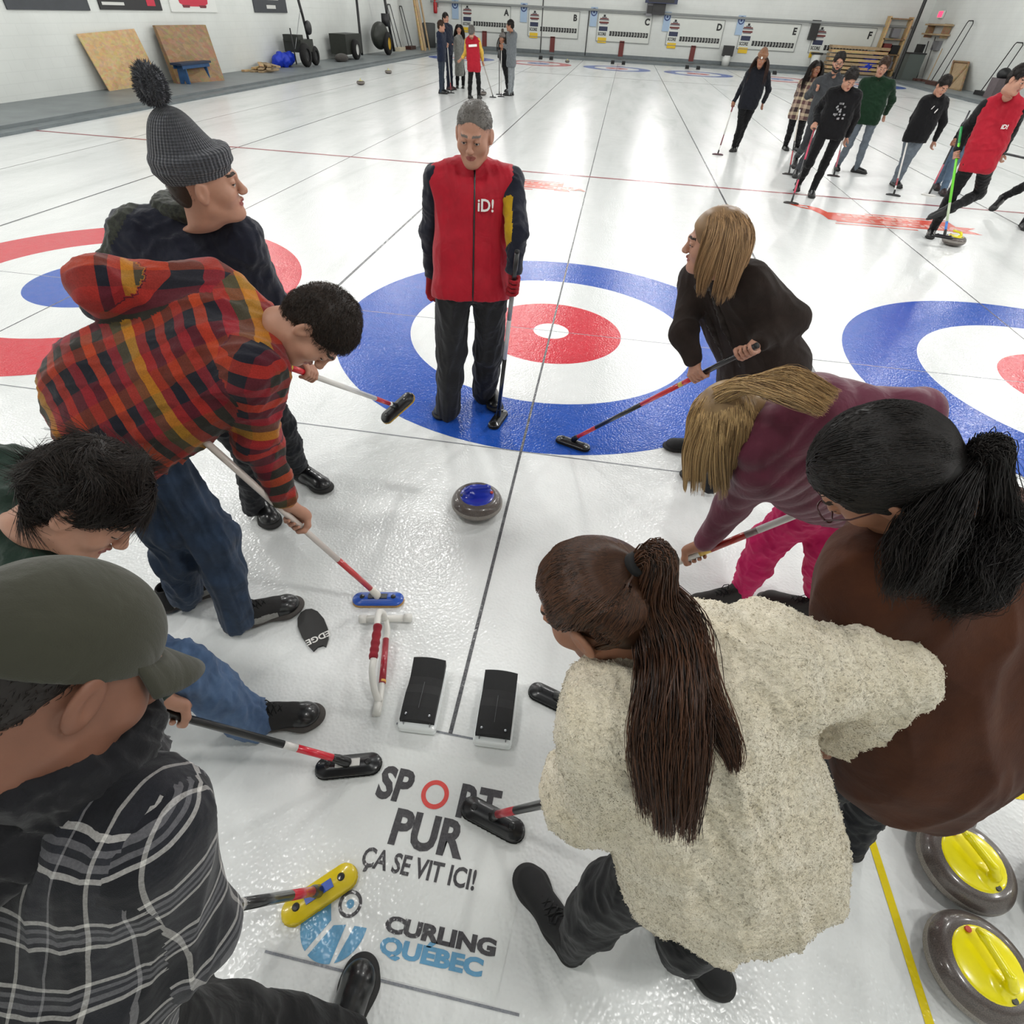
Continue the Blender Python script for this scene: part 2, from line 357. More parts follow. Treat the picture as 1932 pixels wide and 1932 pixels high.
# ------------------------------------------------------------------ smooth bodies grown from blended limbs
def V3(*a): return np.array(a, float)
class Vol:
    """union of blended tapered limbs and ellipsoids, skinned as one closed quad surface"""
    def __init__(s, h=.012): s.h = h; s.P = []; s.C = []
    def cone(s, a, b, ra, rb=None, k=.03, sub=False, sq=None, pid=0):
        s.P.append(('c', V3(*a), V3(*b), ra, ra if rb is None else rb, k, sub, sq, pid)); return s
    def chain(s, pts, rs, k=.02, sub=False, sq=None, pid=0):
        for i in range(len(pts)-1):
            r0, r1 = (rs[i], rs[i+1]) if isinstance(rs, (list, tuple)) else (rs, rs)
            s.cone(pts[i], pts[i+1], r0, r1, k, sub, sq, pid)
        return s
    def ell(s, c, r, M=None, k=.03, sub=False, pid=0):
        s.P.append(('e', V3(*c), np.eye(3) if M is None else np.asarray(M, float), V3(*r), 0, k, sub, None, pid)); return s
    def cut(s, p, n): s.C.append((V3(*p), nrmz(n))); return s
    def _d(s, p, X, Y, Z):
        if p[0] == 'c':
            a, b, ra, rb, sq = p[1], p[2], p[3], p[4], p[7]
            x, y, z = X-a[0], Y-a[1], Z-a[2]; ba = b-a
            if sq is not None:
                n, f = nrmz(sq[0]), 1/sq[1]-1; q = (x*n[0]+y*n[1]+z*n[2])*f
                x, y, z = x+n[0]*q, y+n[1]*q, z+n[2]*q; ba = ba + n*np.dot(ba, n)*f
            L = np.dot(ba, ba)+1e-9; t = np.clip((x*ba[0]+y*ba[1]+z*ba[2])/L, 0, 1)
            d = np.sqrt((x-t*ba[0])**2+(y-t*ba[1])**2+(z-t*ba[2])**2) - (ra+(rb-ra)*t)
            return d * (sq[1]**.5 if sq is not None else 1)
        c, M, r = p[1], p[2], p[3]; x, y, z = X-c[0], Y-c[1], Z-c[2]
        u = [M[0, i]*x+M[1, i]*y+M[2, i]*z for i in range(3)]
        k0 = np.sqrt(sum((u[i]/r[i])**2 for i in range(3))); k1 = np.sqrt(sum((u[i]/r[i]**2)**2 for i in range(3)))+1e-6
        return k0*(k0-1)/k1
    def _box(s, p):
        if p[0] == 'c':
            R = max(p[3], p[4]); return np.minimum(p[1], p[2])-R, np.maximum(p[1], p[2])+R
        R = max(p[3]); return p[1]-R, p[1]+R
    def field(s):
        h = s.h; bs = [s._box(p) for p in s.P if not p[6]]
        lo = np.min([b[0] for b in bs], 0)-3*h; hi = np.max([b[1] for b in bs], 0)+3*h
        n = np.ceil((hi-lo)/h).astype(int)+1; F = np.full(n, .08, np.float32)
        for p in s.P:
            a, b = s._box(p); m = p[5]+3*h
            i0 = np.maximum(0, np.floor((a-m-lo)/h).astype(int)); i1 = np.minimum(n, np.ceil((b+m-lo)/h).astype(int)+1)
            if (i1 <= i0).any(): continue
            ax = [lo[i]+h*np.arange(i0[i], i1[i]) for i in range(3)]
            d = s._d(p, ax[0][:, None, None], ax[1][None, :, None], ax[2][None, None, :]).astype(np.float32)
            w = F[i0[0]:i1[0], i0[1]:i1[1], i0[2]:i1[2]]; k = max(p[5], 1e-4)
            if p[6]:
                g = np.maximum(k-np.abs(-d-w), 0)/k; w[...] = np.maximum(w, -d)+g*g*k*.25
            else:
                g = np.maximum(k-np.abs(d-w), 0)/k; w[...] = np.minimum(w, d)-g*g*k*.25
        if s.C:
            ax = [lo[i]+h*np.arange(n[i]) for i in range(3)]
            for p, nn in s.C:
                F = np.maximum(F, ((ax[0]-p[0])*nn[0])[:, None, None]+((ax[1]-p[1])*nn[1])[None, :, None]+((ax[2]-p[2])*nn[2])[None, None, :]).astype(np.float32)
        F[0] = F[-1] = .05; F[:, 0] = F[:, -1] = .05; F[:, :, 0] = F[:, :, -1] = .05
        return F, lo
    def skin(s):
        F, lo = s.field(); return surfnet(F, lo, s.h)
    def nearest(s, V, prims=None):
        """for each vertex the id (pid) of the limb it lies on"""
        best = np.full(len(V), 9.); pid = np.zeros(len(V), int)
        for p in s.P:
            if p[6]: continue
            d = s._d(p, V[:, 0], V[:, 1], V[:, 2]); m = d < best; best[m] = d[m]; pid[m] = p[8]
        return pid
def surfnet(F, lo, h):
    S = F < 0; c = [S[i:F.shape[0]-1+i, j:F.shape[1]-1+j, k:F.shape[2]-1+k] for i in (0, 1) for j in (0, 1) for k in (0, 1)]
    cnt = sum(x.astype(np.uint8) for x in c); act = (cnt > 0) & (cnt < 8); I = np.argwhere(act)
    idx = np.full(act.shape, -1, np.int32); idx[act] = np.arange(len(I))
    acc = np.zeros((len(I), 3)); num = np.zeros(len(I))
    E = [((i, j, k), ax) for ax in range(3) for i in (0, 1) for j in (0, 1) for k in (0, 1) if (i, j, k)[ax] == 0]
    for o, ax in E:
        A = I + np.array(o); B = A.copy(); B[:, ax] += 1
        fa = F[A[:, 0], A[:, 1], A[:, 2]]; fb = F[B[:, 0], B[:, 1], B[:, 2]]; m = (fa < 0) != (fb < 0)
        t = fa[m]/(fa[m]-fb[m]); P = A[m].astype(float); P[:, ax] += t; acc[m] += P; num[m] += 1
    V = lo + h*acc/num[:, None]; Q = []
    for ax in range(3):
        u, v = (ax+1) % 3, (ax+2) % 3
        sl0 = [slice(None)]*3; sl1 = [slice(None)]*3; sl0[ax] = slice(0, -1); sl1[ax] = slice(1, None)
        a, b = S[tuple(sl0)], S[tuple(sl1)]; X = np.argwhere(a != b)
        ok = (X[:, u] > 0) & (X[:, v] > 0) & (X[:, u] < act.shape[u]) & (X[:, v] < act.shape[v]); X = X[ok]
        if not len(X): continue
        def g(du, dv):
            Y = X.copy(); Y[:, u] -= du; Y[:, v] -= dv; return idx[Y[:, 0], Y[:, 1], Y[:, 2]]
        q = np.stack([g(1, 1), g(0, 1), g(0, 0), g(1, 0)], 1)
        ins = a[X[:, 0], X[:, 1], X[:, 2]]; q[~ins] = q[~ins][:, ::-1]; Q.append(q)
    return V, np.concatenate(Q)
def vnormals(V, Q):
    n = np.cross(V[Q[:, 2]]-V[Q[:, 0]], V[Q[:, 3 if Q.shape[1] == 4 else 1]]-V[Q[:, 1 if Q.shape[1] == 4 else 0]])
    if Q.shape[1] == 3: n = np.cross(V[Q[:, 1]]-V[Q[:, 0]], V[Q[:, 2]]-V[Q[:, 0]])
    N = np.zeros_like(V)
    for k in range(Q.shape[1]): np.add.at(N, Q[:, k], n)
    return N/(np.linalg.norm(N, axis=1, keepdims=True)+1e-12)
def relax(V, Q, it=2, f=.5):
    for _ in range(it):
        A = np.zeros_like(V); c = np.zeros(len(V))
        for k in range(4):
            a, b = Q[:, k], Q[:, (k+1) % 4]
            np.add.at(A, a, V[b]); np.add.at(c, a, 1); np.add.at(A, b, V[a]); np.add.at(c, b, 1)
        V = V*(1-f)+A/c[:, None]*f
    return V
def wob(P, fr=8., seed=0, n=5, warp=1.2):
    """smooth pseudo random field in -1..1 (sum of warped waves)"""
    r = np.random.RandomState(seed); o = np.zeros(len(P))
    for i in range(n):
        k = r.normal(size=3); k *= fr*(.7+.9*r.rand())/np.linalg.norm(k); q = r.normal(size=3)*fr*.6
        o += np.sin(P@k + warp*np.sin(P@q + 6*r.rand()) + 6.28*r.rand())
    return o/n**.5/1.2
def folds(V, Q, amp=.006, fr=9., seed=0, sharp=1.6, axis=None, aniso=.35):
    """cloth folds: displace along the normal by ridged waves, stretched along axis"""
    N = vnormals(V, Q); P = V.copy(); fr = fr*3.6
    if axis is not None:
        a = nrmz(axis); P = P - np.outer(P@a, a)*(1-aniso)
    w = wob(P*1., fr, seed); w2 = wob(P, fr*2.1, seed+5); w3 = wob(P, fr*1.6, seed+9, warp=2.)
    d = amp*(np.clip(1-np.abs(w), 0, 1)**sharp*1.3-.6) + amp*.35*w2 + amp*.7*(np.clip(1-np.abs(w3)*1.3, 0, 1)**1.5-.3)
    return V + N*d[:, None]
def strands(paths, r0, r1=None, sides=3):
    """tapered hair strands; paths (n, m, 3)"""
    P = np.asarray(paths, float); n, m, _ = P.shape; r1 = r0*.35 if r1 is None else r1
    T = np.gradient(P, axis=1); T /= np.linalg.norm(T, axis=2, keepdims=True)+1e-9
    ref = np.array([.31, .74, .6]); U = np.cross(T, ref); U /= np.linalg.norm(U, axis=2, keepdims=True)+1e-9; Wd = np.cross(T, U)
    t = np.linspace(0, 1, m); r = (r0*(1-t**2)+r1*t**2)[None, :, None]
    R = [P + r*(math.cos(2*math.pi*k/sides)*U+math.sin(2*math.pi*k/sides)*Wd) for k in range(sides)]
    V = np.stack(R, 2).reshape(-1, 3)
    b = (np.arange(n)[:, None, None]*m*sides + np.arange(m-1)[None, :, None]*sides)
    k = np.arange(sides)[None, None, :]; k2 = (k+1) % sides
    Q = np.stack([b+k, b+k2, b+k2+sides, b+k+sides], -1).reshape(-1, 4)
    rnd = np.repeat(RNG.rand(n), m*sides)
    return V, Q, rnd
def crspline(C, m):
    """Catmull-Rom through control points C (n, c, 3) -> (n, m, 3)"""
    n, c, _ = C.shape; C2 = np.concatenate([2*C[:, :1]-C[:, 1:2], C, 2*C[:, -1:]-C[:, -2:-1]], 1)
    t = np.linspace(0, c-1-1e-6, m); i = t.astype(int); f = (t-i)[None, :, None]
    p0, p1, p2, p3 = C2[:, i], C2[:, i+1], C2[:, i+2], C2[:, i+3]
    return .5*((2*p1)+(-p0+p2)*f+(2*p0-5*p1+4*p2-p3)*f*f+(-p0+3*p1-3*p2+p3)*f**3)
def lock(pts, rad, count, m=12, seed=0, jit=.15, flat=None):
    """a lock of hair following pts; every strand keeps its own offset inside radius rad at each point"""
    r = np.random.RandomState(seed); pts = np.asarray(pts, float); c = len(pts)
    o = r.normal(size=(count, 3)); o /= np.linalg.norm(o, axis=1, keepdims=True); o *= r.rand(count, 1)**.4
    if flat is not None: f = nrmz(flat[0]); o -= np.outer(o@f, f)*(1-flat[1])
    C = pts[None]+o[:, None]*np.asarray(rad)[None, :, None] + r.normal(size=(count, c, 3))*np.asarray(rad)[None, :, None]*jit
    L = 1 - .22*r.rand(count)**2
    P = crspline(C, m*2); out = np.empty((count, m, 3))
    for i in range(count):
        t = np.linspace(0, (2*m-1)*L[i], m); a = t.astype(int); b = np.minimum(a+1, 2*m-1); f = (t-a)[:, None]
        out[i] = P[i, a]*(1-f)+P[i, b]*f
    return out
def fuzz(V, Q, count, ln, grain=None, seed=0, m=4, mask=None, comb=.6):
    """short hairs standing on a surface, combed along grain"""
    r = np.random.RandomState(seed); N = vnormals(V, Q); idx = np.arange(len(V))
    if mask is not None: idx = idx[mask]
    if not len(idx): return np.zeros((0, m, 3))
    i = r.choice(idx, count); j = r.randint(0, 4, count)
    p = V[i] + (r.rand(count, 3)-.5)*.006; n = N[i]
    g = r.normal(size=(count, 3))*.35 + (0 if grain is None else (grain(p) if callable(grain) else np.asarray(grain)[None]))
    g = g - n*(g*n).sum(1, keepdims=True); t = np.linspace(0, 1, m)[None, :, None]
    L = ln*(.6+.6*r.rand(count))[:, None, None]
    return p[:, None]+L*(t*(n[:, None]*(1-comb*t)+g[:, None]*comb*t*1.3)) - n[:, None]*.002

def fabric(name, col, rough=.85, bump=.25, bscale=500, var=.25, vs=18, sheen=.1, col2=None, b2=.45, b2s=11):
    return mat(name, col, rough, var, vs, bump, bscale, .0015, .25, sheen=sheen, col2=col2, bump2=b2, b2scale=b2s)
def hair_mat(name, dark, light, rough=.45):
    if name in _MC: return _MC[name]
    m = bpy.data.materials.new(name); t = NT(m)
    a = t.n('ShaderNodeAttribute', attribute_name='rnd').outputs['Fac']
    t.l(t.ramp(a, [(0, hexc(dark)), (1, hexc(light))], 'LINEAR'), t.b.inputs['Base Color'])
    t.b.inputs['Roughness'].default_value = rough; t.b.inputs['Specular IOR Level'].default_value = .35
    _MC[name] = m; return m
def plaid_mat(name, A, B, ka, kb, f=.5, rough=.9):
    """woven check: colour bands A along the body, B across it (attribute pat, metres)"""
    m = bpy.data.materials.new(name); t = NT(m)
    a = t.n('ShaderNodeAttribute', attribute_name='pat').outputs['Vector']; s = t.n('ShaderNodeSeparateXYZ', {'Vector': a})
    tc = t.n('ShaderNodeTexCoord').outputs['Object']
    def band(sock, per, stops):
        q = t.math('FRACT', t.math('MULTIPLY', sock, 1/per)); return t.ramp(q, [(p, hexc(c)) for p, c in stops])
    wv = t.noise(900, 2, .5, tc).outputs[0]
    c = t.mix(f, band(s.outputs[0], ka, A), band(s.outputs[1], kb, B))
    nz = t.ramp(t.noise(260, 3, .6, tc).outputs[0], [(.3, (.75, .75, .75, 1)), (.7, (1.15, 1.15, 1.15, 1))], 'LINEAR')
    t.l(t.mix(1., c, nz, 'MULTIPLY'), t.b.inputs['Base Color']); t.b.inputs['Roughness'].default_value = rough
    t.b.inputs['Specular IOR Level'].default_value = .2; t.b.inputs['Sheen Weight'].default_value = .15
    t.l(t.bump(wv, .3, .002, t.bump(t.noise(10, 3, .5, tc, .6).outputs[0], .5, .02)), t.b.inputs['Normal']); return m

SKIN = mat('skin', 'a07058', .5, .12, 25, .12, 400, .0008, .4, sss=.08)
SKIN_PALE = mat('skin_fair', 'b58670', .5, .1, 25, .12, 400, .0008, .4, sss=.08)
SKIN_TAN = mat('skin_tan', '8a5c44', .5, .12, 25, .12, 400, .0008, .4, sss=.08)
LIP = mat('lip', '8e4c44', .45); EYEW = mat('eye_white', 'd8d4ce', .2); IRIS = mat('eye_dark', '1c1512', .1)
BROW = mat('eyebrow', '2a1f18', .8); BROWG = mat('eyebrow_grey', '6b625c', .8)

# ------------------------------------------------------------------ head, built once at the origin: +Y faces forward, +Z up
_HEADS = {}
def head_geo(h=.004, fem=False):
    key = (h, fem)
    if key in _HEADS: return _HEADS[key]
    v = Vol(h); j = .92 if fem else 1
    v.ell((0, -.018, .038), (.076, .096, .083)).ell((0, .028, -.028), (.060*j, .060, .086), k=.04)
    v.ell((0, .045, -.084), (.034*j, .036, .028), k=.035).cone((-.048*j, .0, -.062), (-.015, .062, -.098), .018, .016, .03).cone((.048*j, .0, -.062), (.015, .062, -.098), .018, .016, .03)
    v.cone((0, -.03, -.03), (0, -.045, -.20), .054*j, .058*j, .04)
    v.cone((-.034, .078, .024), (-.006, .090, .020), .009, .009, .015).cone((.034, .078, .024), (.006, .090, .020), .009, .009, .015)
    for s in (-1, 1):
        v.ell((s*.043*j, .055, -.028), (.022, .022, .022), k=.03)
        v.ell((s*.030, .098, .002), (.017, .018, .012), k=.012, sub=True)
        v.ell((s*.030, .0785, .003), (.0145, .0130, .0125), k=.003)
        v.ell((s*.030, .0800, .0100), (.0165, .0125, .0062), k=.003)
        v.ell((s*.0115, .100, -.031), (.0088, .0095, .0075), k=.007)
        v.ell((s*.081, -.010, -.006), (.0085, .021, .034), k=.004, M=np.array([[.94, -.34*s, 0], [.34*s, .94, 0], [0, 0, 1]]))
        v.ell((s*.091, -.004, -.003), (.0075, .012, .020), k=.003, sub=True)
        v.ell((s*.070, -.010, -.030), (.008, .010, .012), k=.01)
    v.cone((0, .087, .014), (0, .106, -.024), .0075, .0115, .010)
    v.ell((0, .110, -.029), (.0115, .0095, .009), k=.008)
    v.cone((-.019, .083, -.056), (0, .093, -.0535), .0045, .0065, .006).cone((.019, .083, -.056), (0, .093, -.0535), .0045, .0065, .006)
    v.cone((-.014, .083, -.0665), (.014, .083, -.0665), .0075, .0075, .006).cone((0, .0905, -.066), (0, .091, -.066), .0055, .0055, .006)
    v.cone((-.022, .094, -.0605), (.022, .094, -.0605), .002, .002, .004, sub=True)
    v.ell((0, .073, -.096), (.020, .018, .016), k=.02)
    V, Q = v.skin(); V = relax(V, Q, 1, .35)
    # skin regions by place: 0 skin, 1 lip, 2 brow
    c = V[Q].mean(1); mi = np.zeros(len(Q), int)
    lip = (np.abs(c[:, 0]) < .024) & (c[:, 1] > .083) & (c[:, 2] < -.0500) & (c[:, 2] > -.0725) & (c[:, 1] > .083)
    lip &= (np.abs(c[:, 2]+.061) < .0120*(1-(np.abs(c[:, 0])/.025)**2)+.001)
    mi[lip] = 1
    bz = .0290 - (np.abs(c[:, 0])-.026)**2*6
    mi[(np.abs(c[:, 2]-bz) < .0040) & (np.abs(c[:, 0]) > .010) & (np.abs(c[:, 0]) < .046) & (c[:, 1] > .06)] = 2
    lash = (((np.abs(c[:, 0])-.030)/.0145)**2 < 1) & (np.abs(c[:, 2]-(.0030-((np.abs(c[:, 0])-.030)**2)*14)) < .0016) & (c[:, 1] > .07)
    mi[lash] = 2
    _HEADS[key] = (V, Q, mi); return _HEADS[key]
def frame(fwd, up):
    f = nrmz(fwd); u = nrmz(np.asarray(up, float)-f*np.dot(up, f)); return np.stack([np.cross(f, u), f, u], 1)
def place(V, c, R, s=1): return np.asarray(c) + (V*s)@R.T

# ------------------------------------------------------------------ hands
def hand(v, w, el, side, grip=None, curl=.5, palm=None, spread=.009, s=1., point=None):
    """add a hand at wrist w (forearm from el). grip=(point on shaft, shaft direction, shaft radius) closes it round a shaft"""
    w = V3(*w); d = nrmz(w-V3(*el)); k = .006
    v.cone(w-d*.09, w+d*.012, .027*s, .0235*s, .02)
    if grip is not None:
        c0, ax, rs = V3(*grip[0]), nrmz(grip[1]), grip[2]
        c = c0 + ax*np.dot(w+d*.02-c0, ax)*0; q = w-c; q = nrmz(q-ax*np.dot(q, ax)); q2 = np.cross(ax, q)*side
        R = rs+.0095*s; pc = c+q*(R+.020)
        v.cone(w, pc, .024*s, .021*s, .02, sq=None)
        for i in range(4):
            a0 = ax*((i-1.5)*.0205*s); L = (.92, 1.0, .96, .80)[i]
            kn = c+a0+(q*math.cos(.85)+q2*math.sin(.85))*(R+.011)
            v.cone(pc+a0*.55+q*.006, kn, .0135*s, .0108*s, .012)
            pts = [kn]+[c+a0*(1+.05*j)+(q*math.cos(t)+q2*math.sin(t))*R for j, t in enumerate(np.array([1.5, 2.35, 3.25, 4.1])*(.6+.4*L)+.35)]
            v.chain(pts, [.0106*s, .0096*s, .0088*s, .0080*s, .0070*s], .003)
        th = [pc-ax*.018*s, c-ax*.036*s+(q*math.cos(-.7)+q2*math.sin(-.7))*(R+.006), c-ax*.040*s+(q*math.cos(-1.6)+q2*math.sin(-1.6))*(R+.001), c-ax*.034*s+(q*math.cos(-2.5)+q2*math.sin(-2.5))*R]
        v.chain(th, [.0150*s, .0125*s, .0105*s, .0085*s], .006)
        return
    n = V3(*(palm if palm is not None else (0, 0, -1))); n = nrmz(n-d*np.dot(n, d)); x = np.cross(d, n)*side
    pc = w+d*.05*s
    for i in range(4):
        o = x*((i-1.5)*.0190*s); L = (.068, .076, .071, .056)[i]*s
        kn = w+d*.088*s+o-n*.002; v.cone(w+d*.015+o*.55, kn, .0150*s, .0112*s, .014)
        a, b_, p = curl, curl*1.1, kn; pts = [kn]; ang = 0
        dd = nrmz(d+x*(i-1.5)*spread*3)
        for seg, f in ((.45, .6), (.32, 1.2), (.23, 1.)):
            ang += curl*f; p = p+(dd*math.cos(ang)+n*math.sin(ang))*L*seg; pts.append(p)
        v.chain(pts, [.0102*s, .0094*s, .0086*s, .0070*s], .003)
    th0 = w+d*.022*s-x*.022*s+n*.006; th1 = th0+(d*.55-x*.62+n*.35)*.042*s; th2 = th1+(d*.85-x*.28+n*.3)*.032*s
    v.chain([w+d*.01-x*.010, th0, th1, th2], [.014*s, .0145*s, .0115*s, .0085*s], .008)

# ------------------------------------------------------------------ shoes (toe towards +Y, sole on z = 0), length .285
_SHOE = {}
def shoe_geo(h=.006):
    if h in _SHOE: return _SHOE[h]
    so = Vol(h); z = (0, 0, 1)
    so.cone((0, -.095, .018), (0, -.02, .018), .044, .041, .02, sq=(z, .44)).cone((0, -.02, .018), (.006, .110, .018), .041, .053, .02, sq=(z, .38)).cone((.006, .110, .018), (.002, .138, .019), .053, .046, .02, sq=(z, .40)).cut((0, 0, .002), (0, 0, -1))
    up = Vol(h)
    up.cone((0, -.092, .035), (0, -.085, .075), .036, .031, .03).cone((0, -.085, .04), (0, .0, .04), .036, .040, .03).cone((0, .0, .036), (.005, .105, .034), .041, .043, .03).ell((.003, .118, .036), (.043, .048, .028), k=.03)
    up.cone((0, -.06, .085), (0, .06, .052), .033, .035, .03).cone((0, -.070, .07), (0, -.075, .112), .034, .035, .02).cone((0, -.075, .10), (0, -.078, .16), .026, .026, .01, sub=True).cut((0, 0, .018), (0, 0, -1))
    la = MB(); lm = None
    V1, Q1 = so.skin(); V2, Q2 = up.skin(); V2 = relax(V2, Q2, 1, .4)
    _SHOE[h] = (V1, Q1, V2, Q2); return _SHOE[h]
def shoe(person, at, yaw, up_m, sole_m, lace_m=None, pitch=0, s=1., h=.006, tilt=0, panel=None, name='shoe', toe=None):
    V1, Q1, V2, Q2 = shoe_geo(h); cy, sy = math.cos(yaw), math.sin(yaw); cp, sp = math.cos(pitch), math.sin(pitch)
    R = np.array([[cy, -sy, 0], [sy, cy, 0], [0, 0, 1]])@np.array([[1, 0, 0], [0, cp, -sp], [0, sp, cp]])
    a = V3(*at); mi = None; ms = [up_m]
    if panel is not None:
        c = V2[Q2].mean(1); mi = ((np.abs(c[:, 0]) > .028) & (c[:, 2] > .022) & (c[:, 2] < .062) & (c[:, 1] > -.075) & (c[:, 1] < .075) & (c[:, 2] < .062-.12*np.maximum(0, c[:, 1]-.02))).astype(int); ms = [up_m, panel]
    if toe is not None:
        c = V2[Q2].mean(1); mi = np.zeros(len(Q2), int) if mi is None else mi; ms = ms+[toe]; mi[c[:, 1]-.9*np.maximum(0, c[:, 2]-.05) > .078] = len(ms)-1
    sh = mk(name, place(V2, a, R, s), Q2, ms, person, True, mi)
    mk('sole', place(V1, a, R, s), Q1, sole_m, sh)
    if lace_m is not None:
        L = MB()
        for i in range(5):
            y = -.012+.020*i; z = .1075-.0056*i-.0004*i*i; w = .021-.0008*i
            for q in (-1, 1):
                pts = [(q*w, y, z-.006), (q*w*.5, y+.005, z+.001), (0, y+.010, z+.0025), (-q*w*.5, y+.014, z-.002), (-q*w, y+.019, z-.009)]
                L.tube([a+R@(np.array(p)*s) for p in pts], .0026*s, lace_m, 5)
        for q in (-1, 1):
            pts = [(0, -.014, .112), (q*.018, -.026, .124), (q*.030, -.012, .108), (q*.020, .004, .100), (0, -.010, .104)]
            L.tube([a+R@(np.array(p)*s) for p in pts], .0024*s, lace_m, 5)
            L.tube([a+R@(np.array(p)*s) for p in ((0, -.012, .103), (q*.022, .012, .096), (q*.034, .022, .078))], .0022*s, lace_m, 5)
        L.build('laces', sh, True)
    return sh
def toe_yaw(a, b): d = V3(*b)-V3(*a); return math.atan2(-d[0], d[1])

# ------------------------------------------------------------------ clothing pieces
def tf(J):
    """torso frame: up along the spine, right (own right), front"""
    mh = lerp(J['hl'], J['hr'], .5); ms = lerp(J['sl'], J['sr'], .5)
    up = nrmz(lerp(ms, J['nk'], .5)-mh); r = nrmz(V3(*J['sr'])-V3(*J['sl'])+.5*(V3(*J['hr'])-V3(*J['hl']))); r = nrmz(r-up*np.dot(r, up)); return up, r, np.cross(up, r), mh, ms
def torso(v, J, rc=.105, rw=.10, rh=.115, k=.06, ext=.08, fl=.82, drop=None, sh=.062, belly=0, tw=.34):
    up, r, f, mh, ms = tf(J); sq = (f, fl); dn = -up if drop is None else nrmz(drop)
    for s, a in (('sl', 'hl'), ('sr', 'hr')):
        top = lerp(J[s], J['nk'], tw)-up*rc*.75; h0 = lerp(J[a], mh, .25); wst = lerp(top, h0, .6)
        v.cone(top, wst, rc, rw, k, sq=sq).cone(wst, h0, rw, rh, k, sq=sq)
        if ext > 0: v.cone(h0, h0+dn*ext, rh, rh*1.02, k, sq=sq)
        v.cone(lerp(J[s], J['nk'], .05), lerp(J[s], J['nk'], .6)+up*.01, sh, sh*.95, k)
    v.cone(ms-up*.10, mh+up*.05, rc, rh, k, sq=sq)
    if ext > 0: v.cone(mh, mh+dn*ext, rh, rh*1.02, k, sq=sq)
    if belly: v.ell(lerp(mh, ms, .35)+f*.03, (rw*1.3, rw*1.1, .15), np.stack([r, f, up], 1), k=.08)
def sleeve(v, J, s, ra=.060, rb=.050, rc=.040, k=.03, pid=0, part=1., over=.0):
    S, E, Wd = V3(*J['s'+s]), V3(*J['e'+s]), V3(*J['w'+s]); d = nrmz(Wd-E)
    v.cone(S, E, ra, rb, k, pid=pid)
    if part > 0: v.cone(E, lerp(E, Wd, part)+d*over, rb, rc, k, pid=pid)
def trousers(v, J, rt=.088, rk=.062, ra=.048, k=.035, hip=.115, sides='lr', cuff=.0, fl=.85):
    up, r, f, mh, ms = tf(J)
    v.cone(lerp(J['hl'], mh, .1)+up*.04, lerp(J['hr'], mh, .1)+up*.04, hip, hip, .05, sq=(f, fl))
    for s in sides:
        H, K, A = V3(*J['h'+s]), V3(*J['k'+s]), V3(*J['a'+s]); v.cone(H, K, rt, rk, k); v.cone(K, lerp(K, A, .45), rk, rk*.93, k); v.cone(lerp(K, A, .45), A+nrmz(A-K)*cuff, rk*.93, ra, k)
def body_geo(J, sk, hd_f, hd_up, hs=1., hh=.004, fem=False, hands=(), hc=None, bh=.02, hh2=.0035):
    """full skin body: coarse trunk and limbs under the clothes, fine head and hands, one mesh"""
    b = Vol(bh); torso(b, J, .082, .078, .09, .05, 0, sh=.045)
    for s in 'lr':
        b.cone(J['s'+s], J['e'+s], .040, .032, .03).cone(J['e'+s], lerp(J['e'+s], J['w'+s], .8), .032, .024, .03)
        b.cone(J['h'+s], J['k'+s], .068, .045, .03).cone(J['k'+s], J['a'+s], .045, .032, .03)
    b.cone(J['nk'], lerp(J['nk'], hc if hc is not None else J['hd'], .3), .048, .046, .03)
    V, Q = b.skin(); Vs, Qs, Ms = [V], [Q], [np.zeros(len(Q), int)]; n = len(V)
    HV, HQ, HM = head_geo(hh, fem); R = frame(hd_f, hd_up); c = V3(*(hc if hc is not None else J['hd']))
    HVp = place(HV, c, R, hs)
    # bend the neck root towards the spine so head and trunk meet
    tz = np.clip((-HV[:, 2]-.10)/.10, 0, 1)[:, None]; target = V3(*J['nk']); tipc = place(np.array([[0, -.045, -.20]]), c, R, hs)[0]
    HVp = HVp + tz*tz*(target-tipc)*.9
    Vs.append(HVp); Qs.append(HQ+n); Ms.append(HM); n += len(HVp)
    for hv in hands:
        v = Vol(hh2); hand(v, **hv); V, Q = v.skin(); Vs.append(V); Qs.append(Q+n); Ms.append(np.zeros(len(Q), int)); n += len(V)
    return np.concatenate(Vs), np.concatenate(Qs), np.concatenate(Ms), R, c
def add_hair(person, parts, m, name='hair', base=None):
    """parts: list of (paths, radius); base: (V,Q) scalp volume"""
    Vs, Qs, rn = [], [], []; n = 0
    if base is not None:
        V, Q = base; Vs.append(V); Qs.append(Q); rn.append(np.clip(.22+.1*wob(V, 60, 3), 0, 1)); n += len(V)
    for P, r in parts:
        if len(P) == 0: continue
        V, Q, a = strands(P, r); Vs.append(V); Qs.append(Q+n); rn.append(a); n += len(V)
    return mk(name, np.concatenate(Vs), np.concatenate(Qs), m, person, True, attr={'rnd': np.concatenate(rn)})
def cap_hair(c, R, s=1., h=.006, up=.010, back=1., fringe=.0, crown=0):
    """close scalp volume in the head frame"""
    v = Vol(h); M = R; P = lambda *a: place(np.array([a]), c, R, s)[0]
    v.ell(P(0, -.020, .042+crown*.5), np.array((.080, .100, .086+crown))*s+up*.6, M)
    v.ell(P(0, -.060, -.010), np.array((.066, .056, .066))*s*back+up*.3, M, k=.03)
    v.ell(P(0, .105, -.028+fringe), np.array((.085, .060, .092))*s, M, k=.012, sub=True)
    for q in (-1, 1): v.ell(P(q*.078, .014, -.045), np.array((.03, .038, .052))*s, M, k=.01, sub=True)
    V, Q = v.skin(); return V, Q

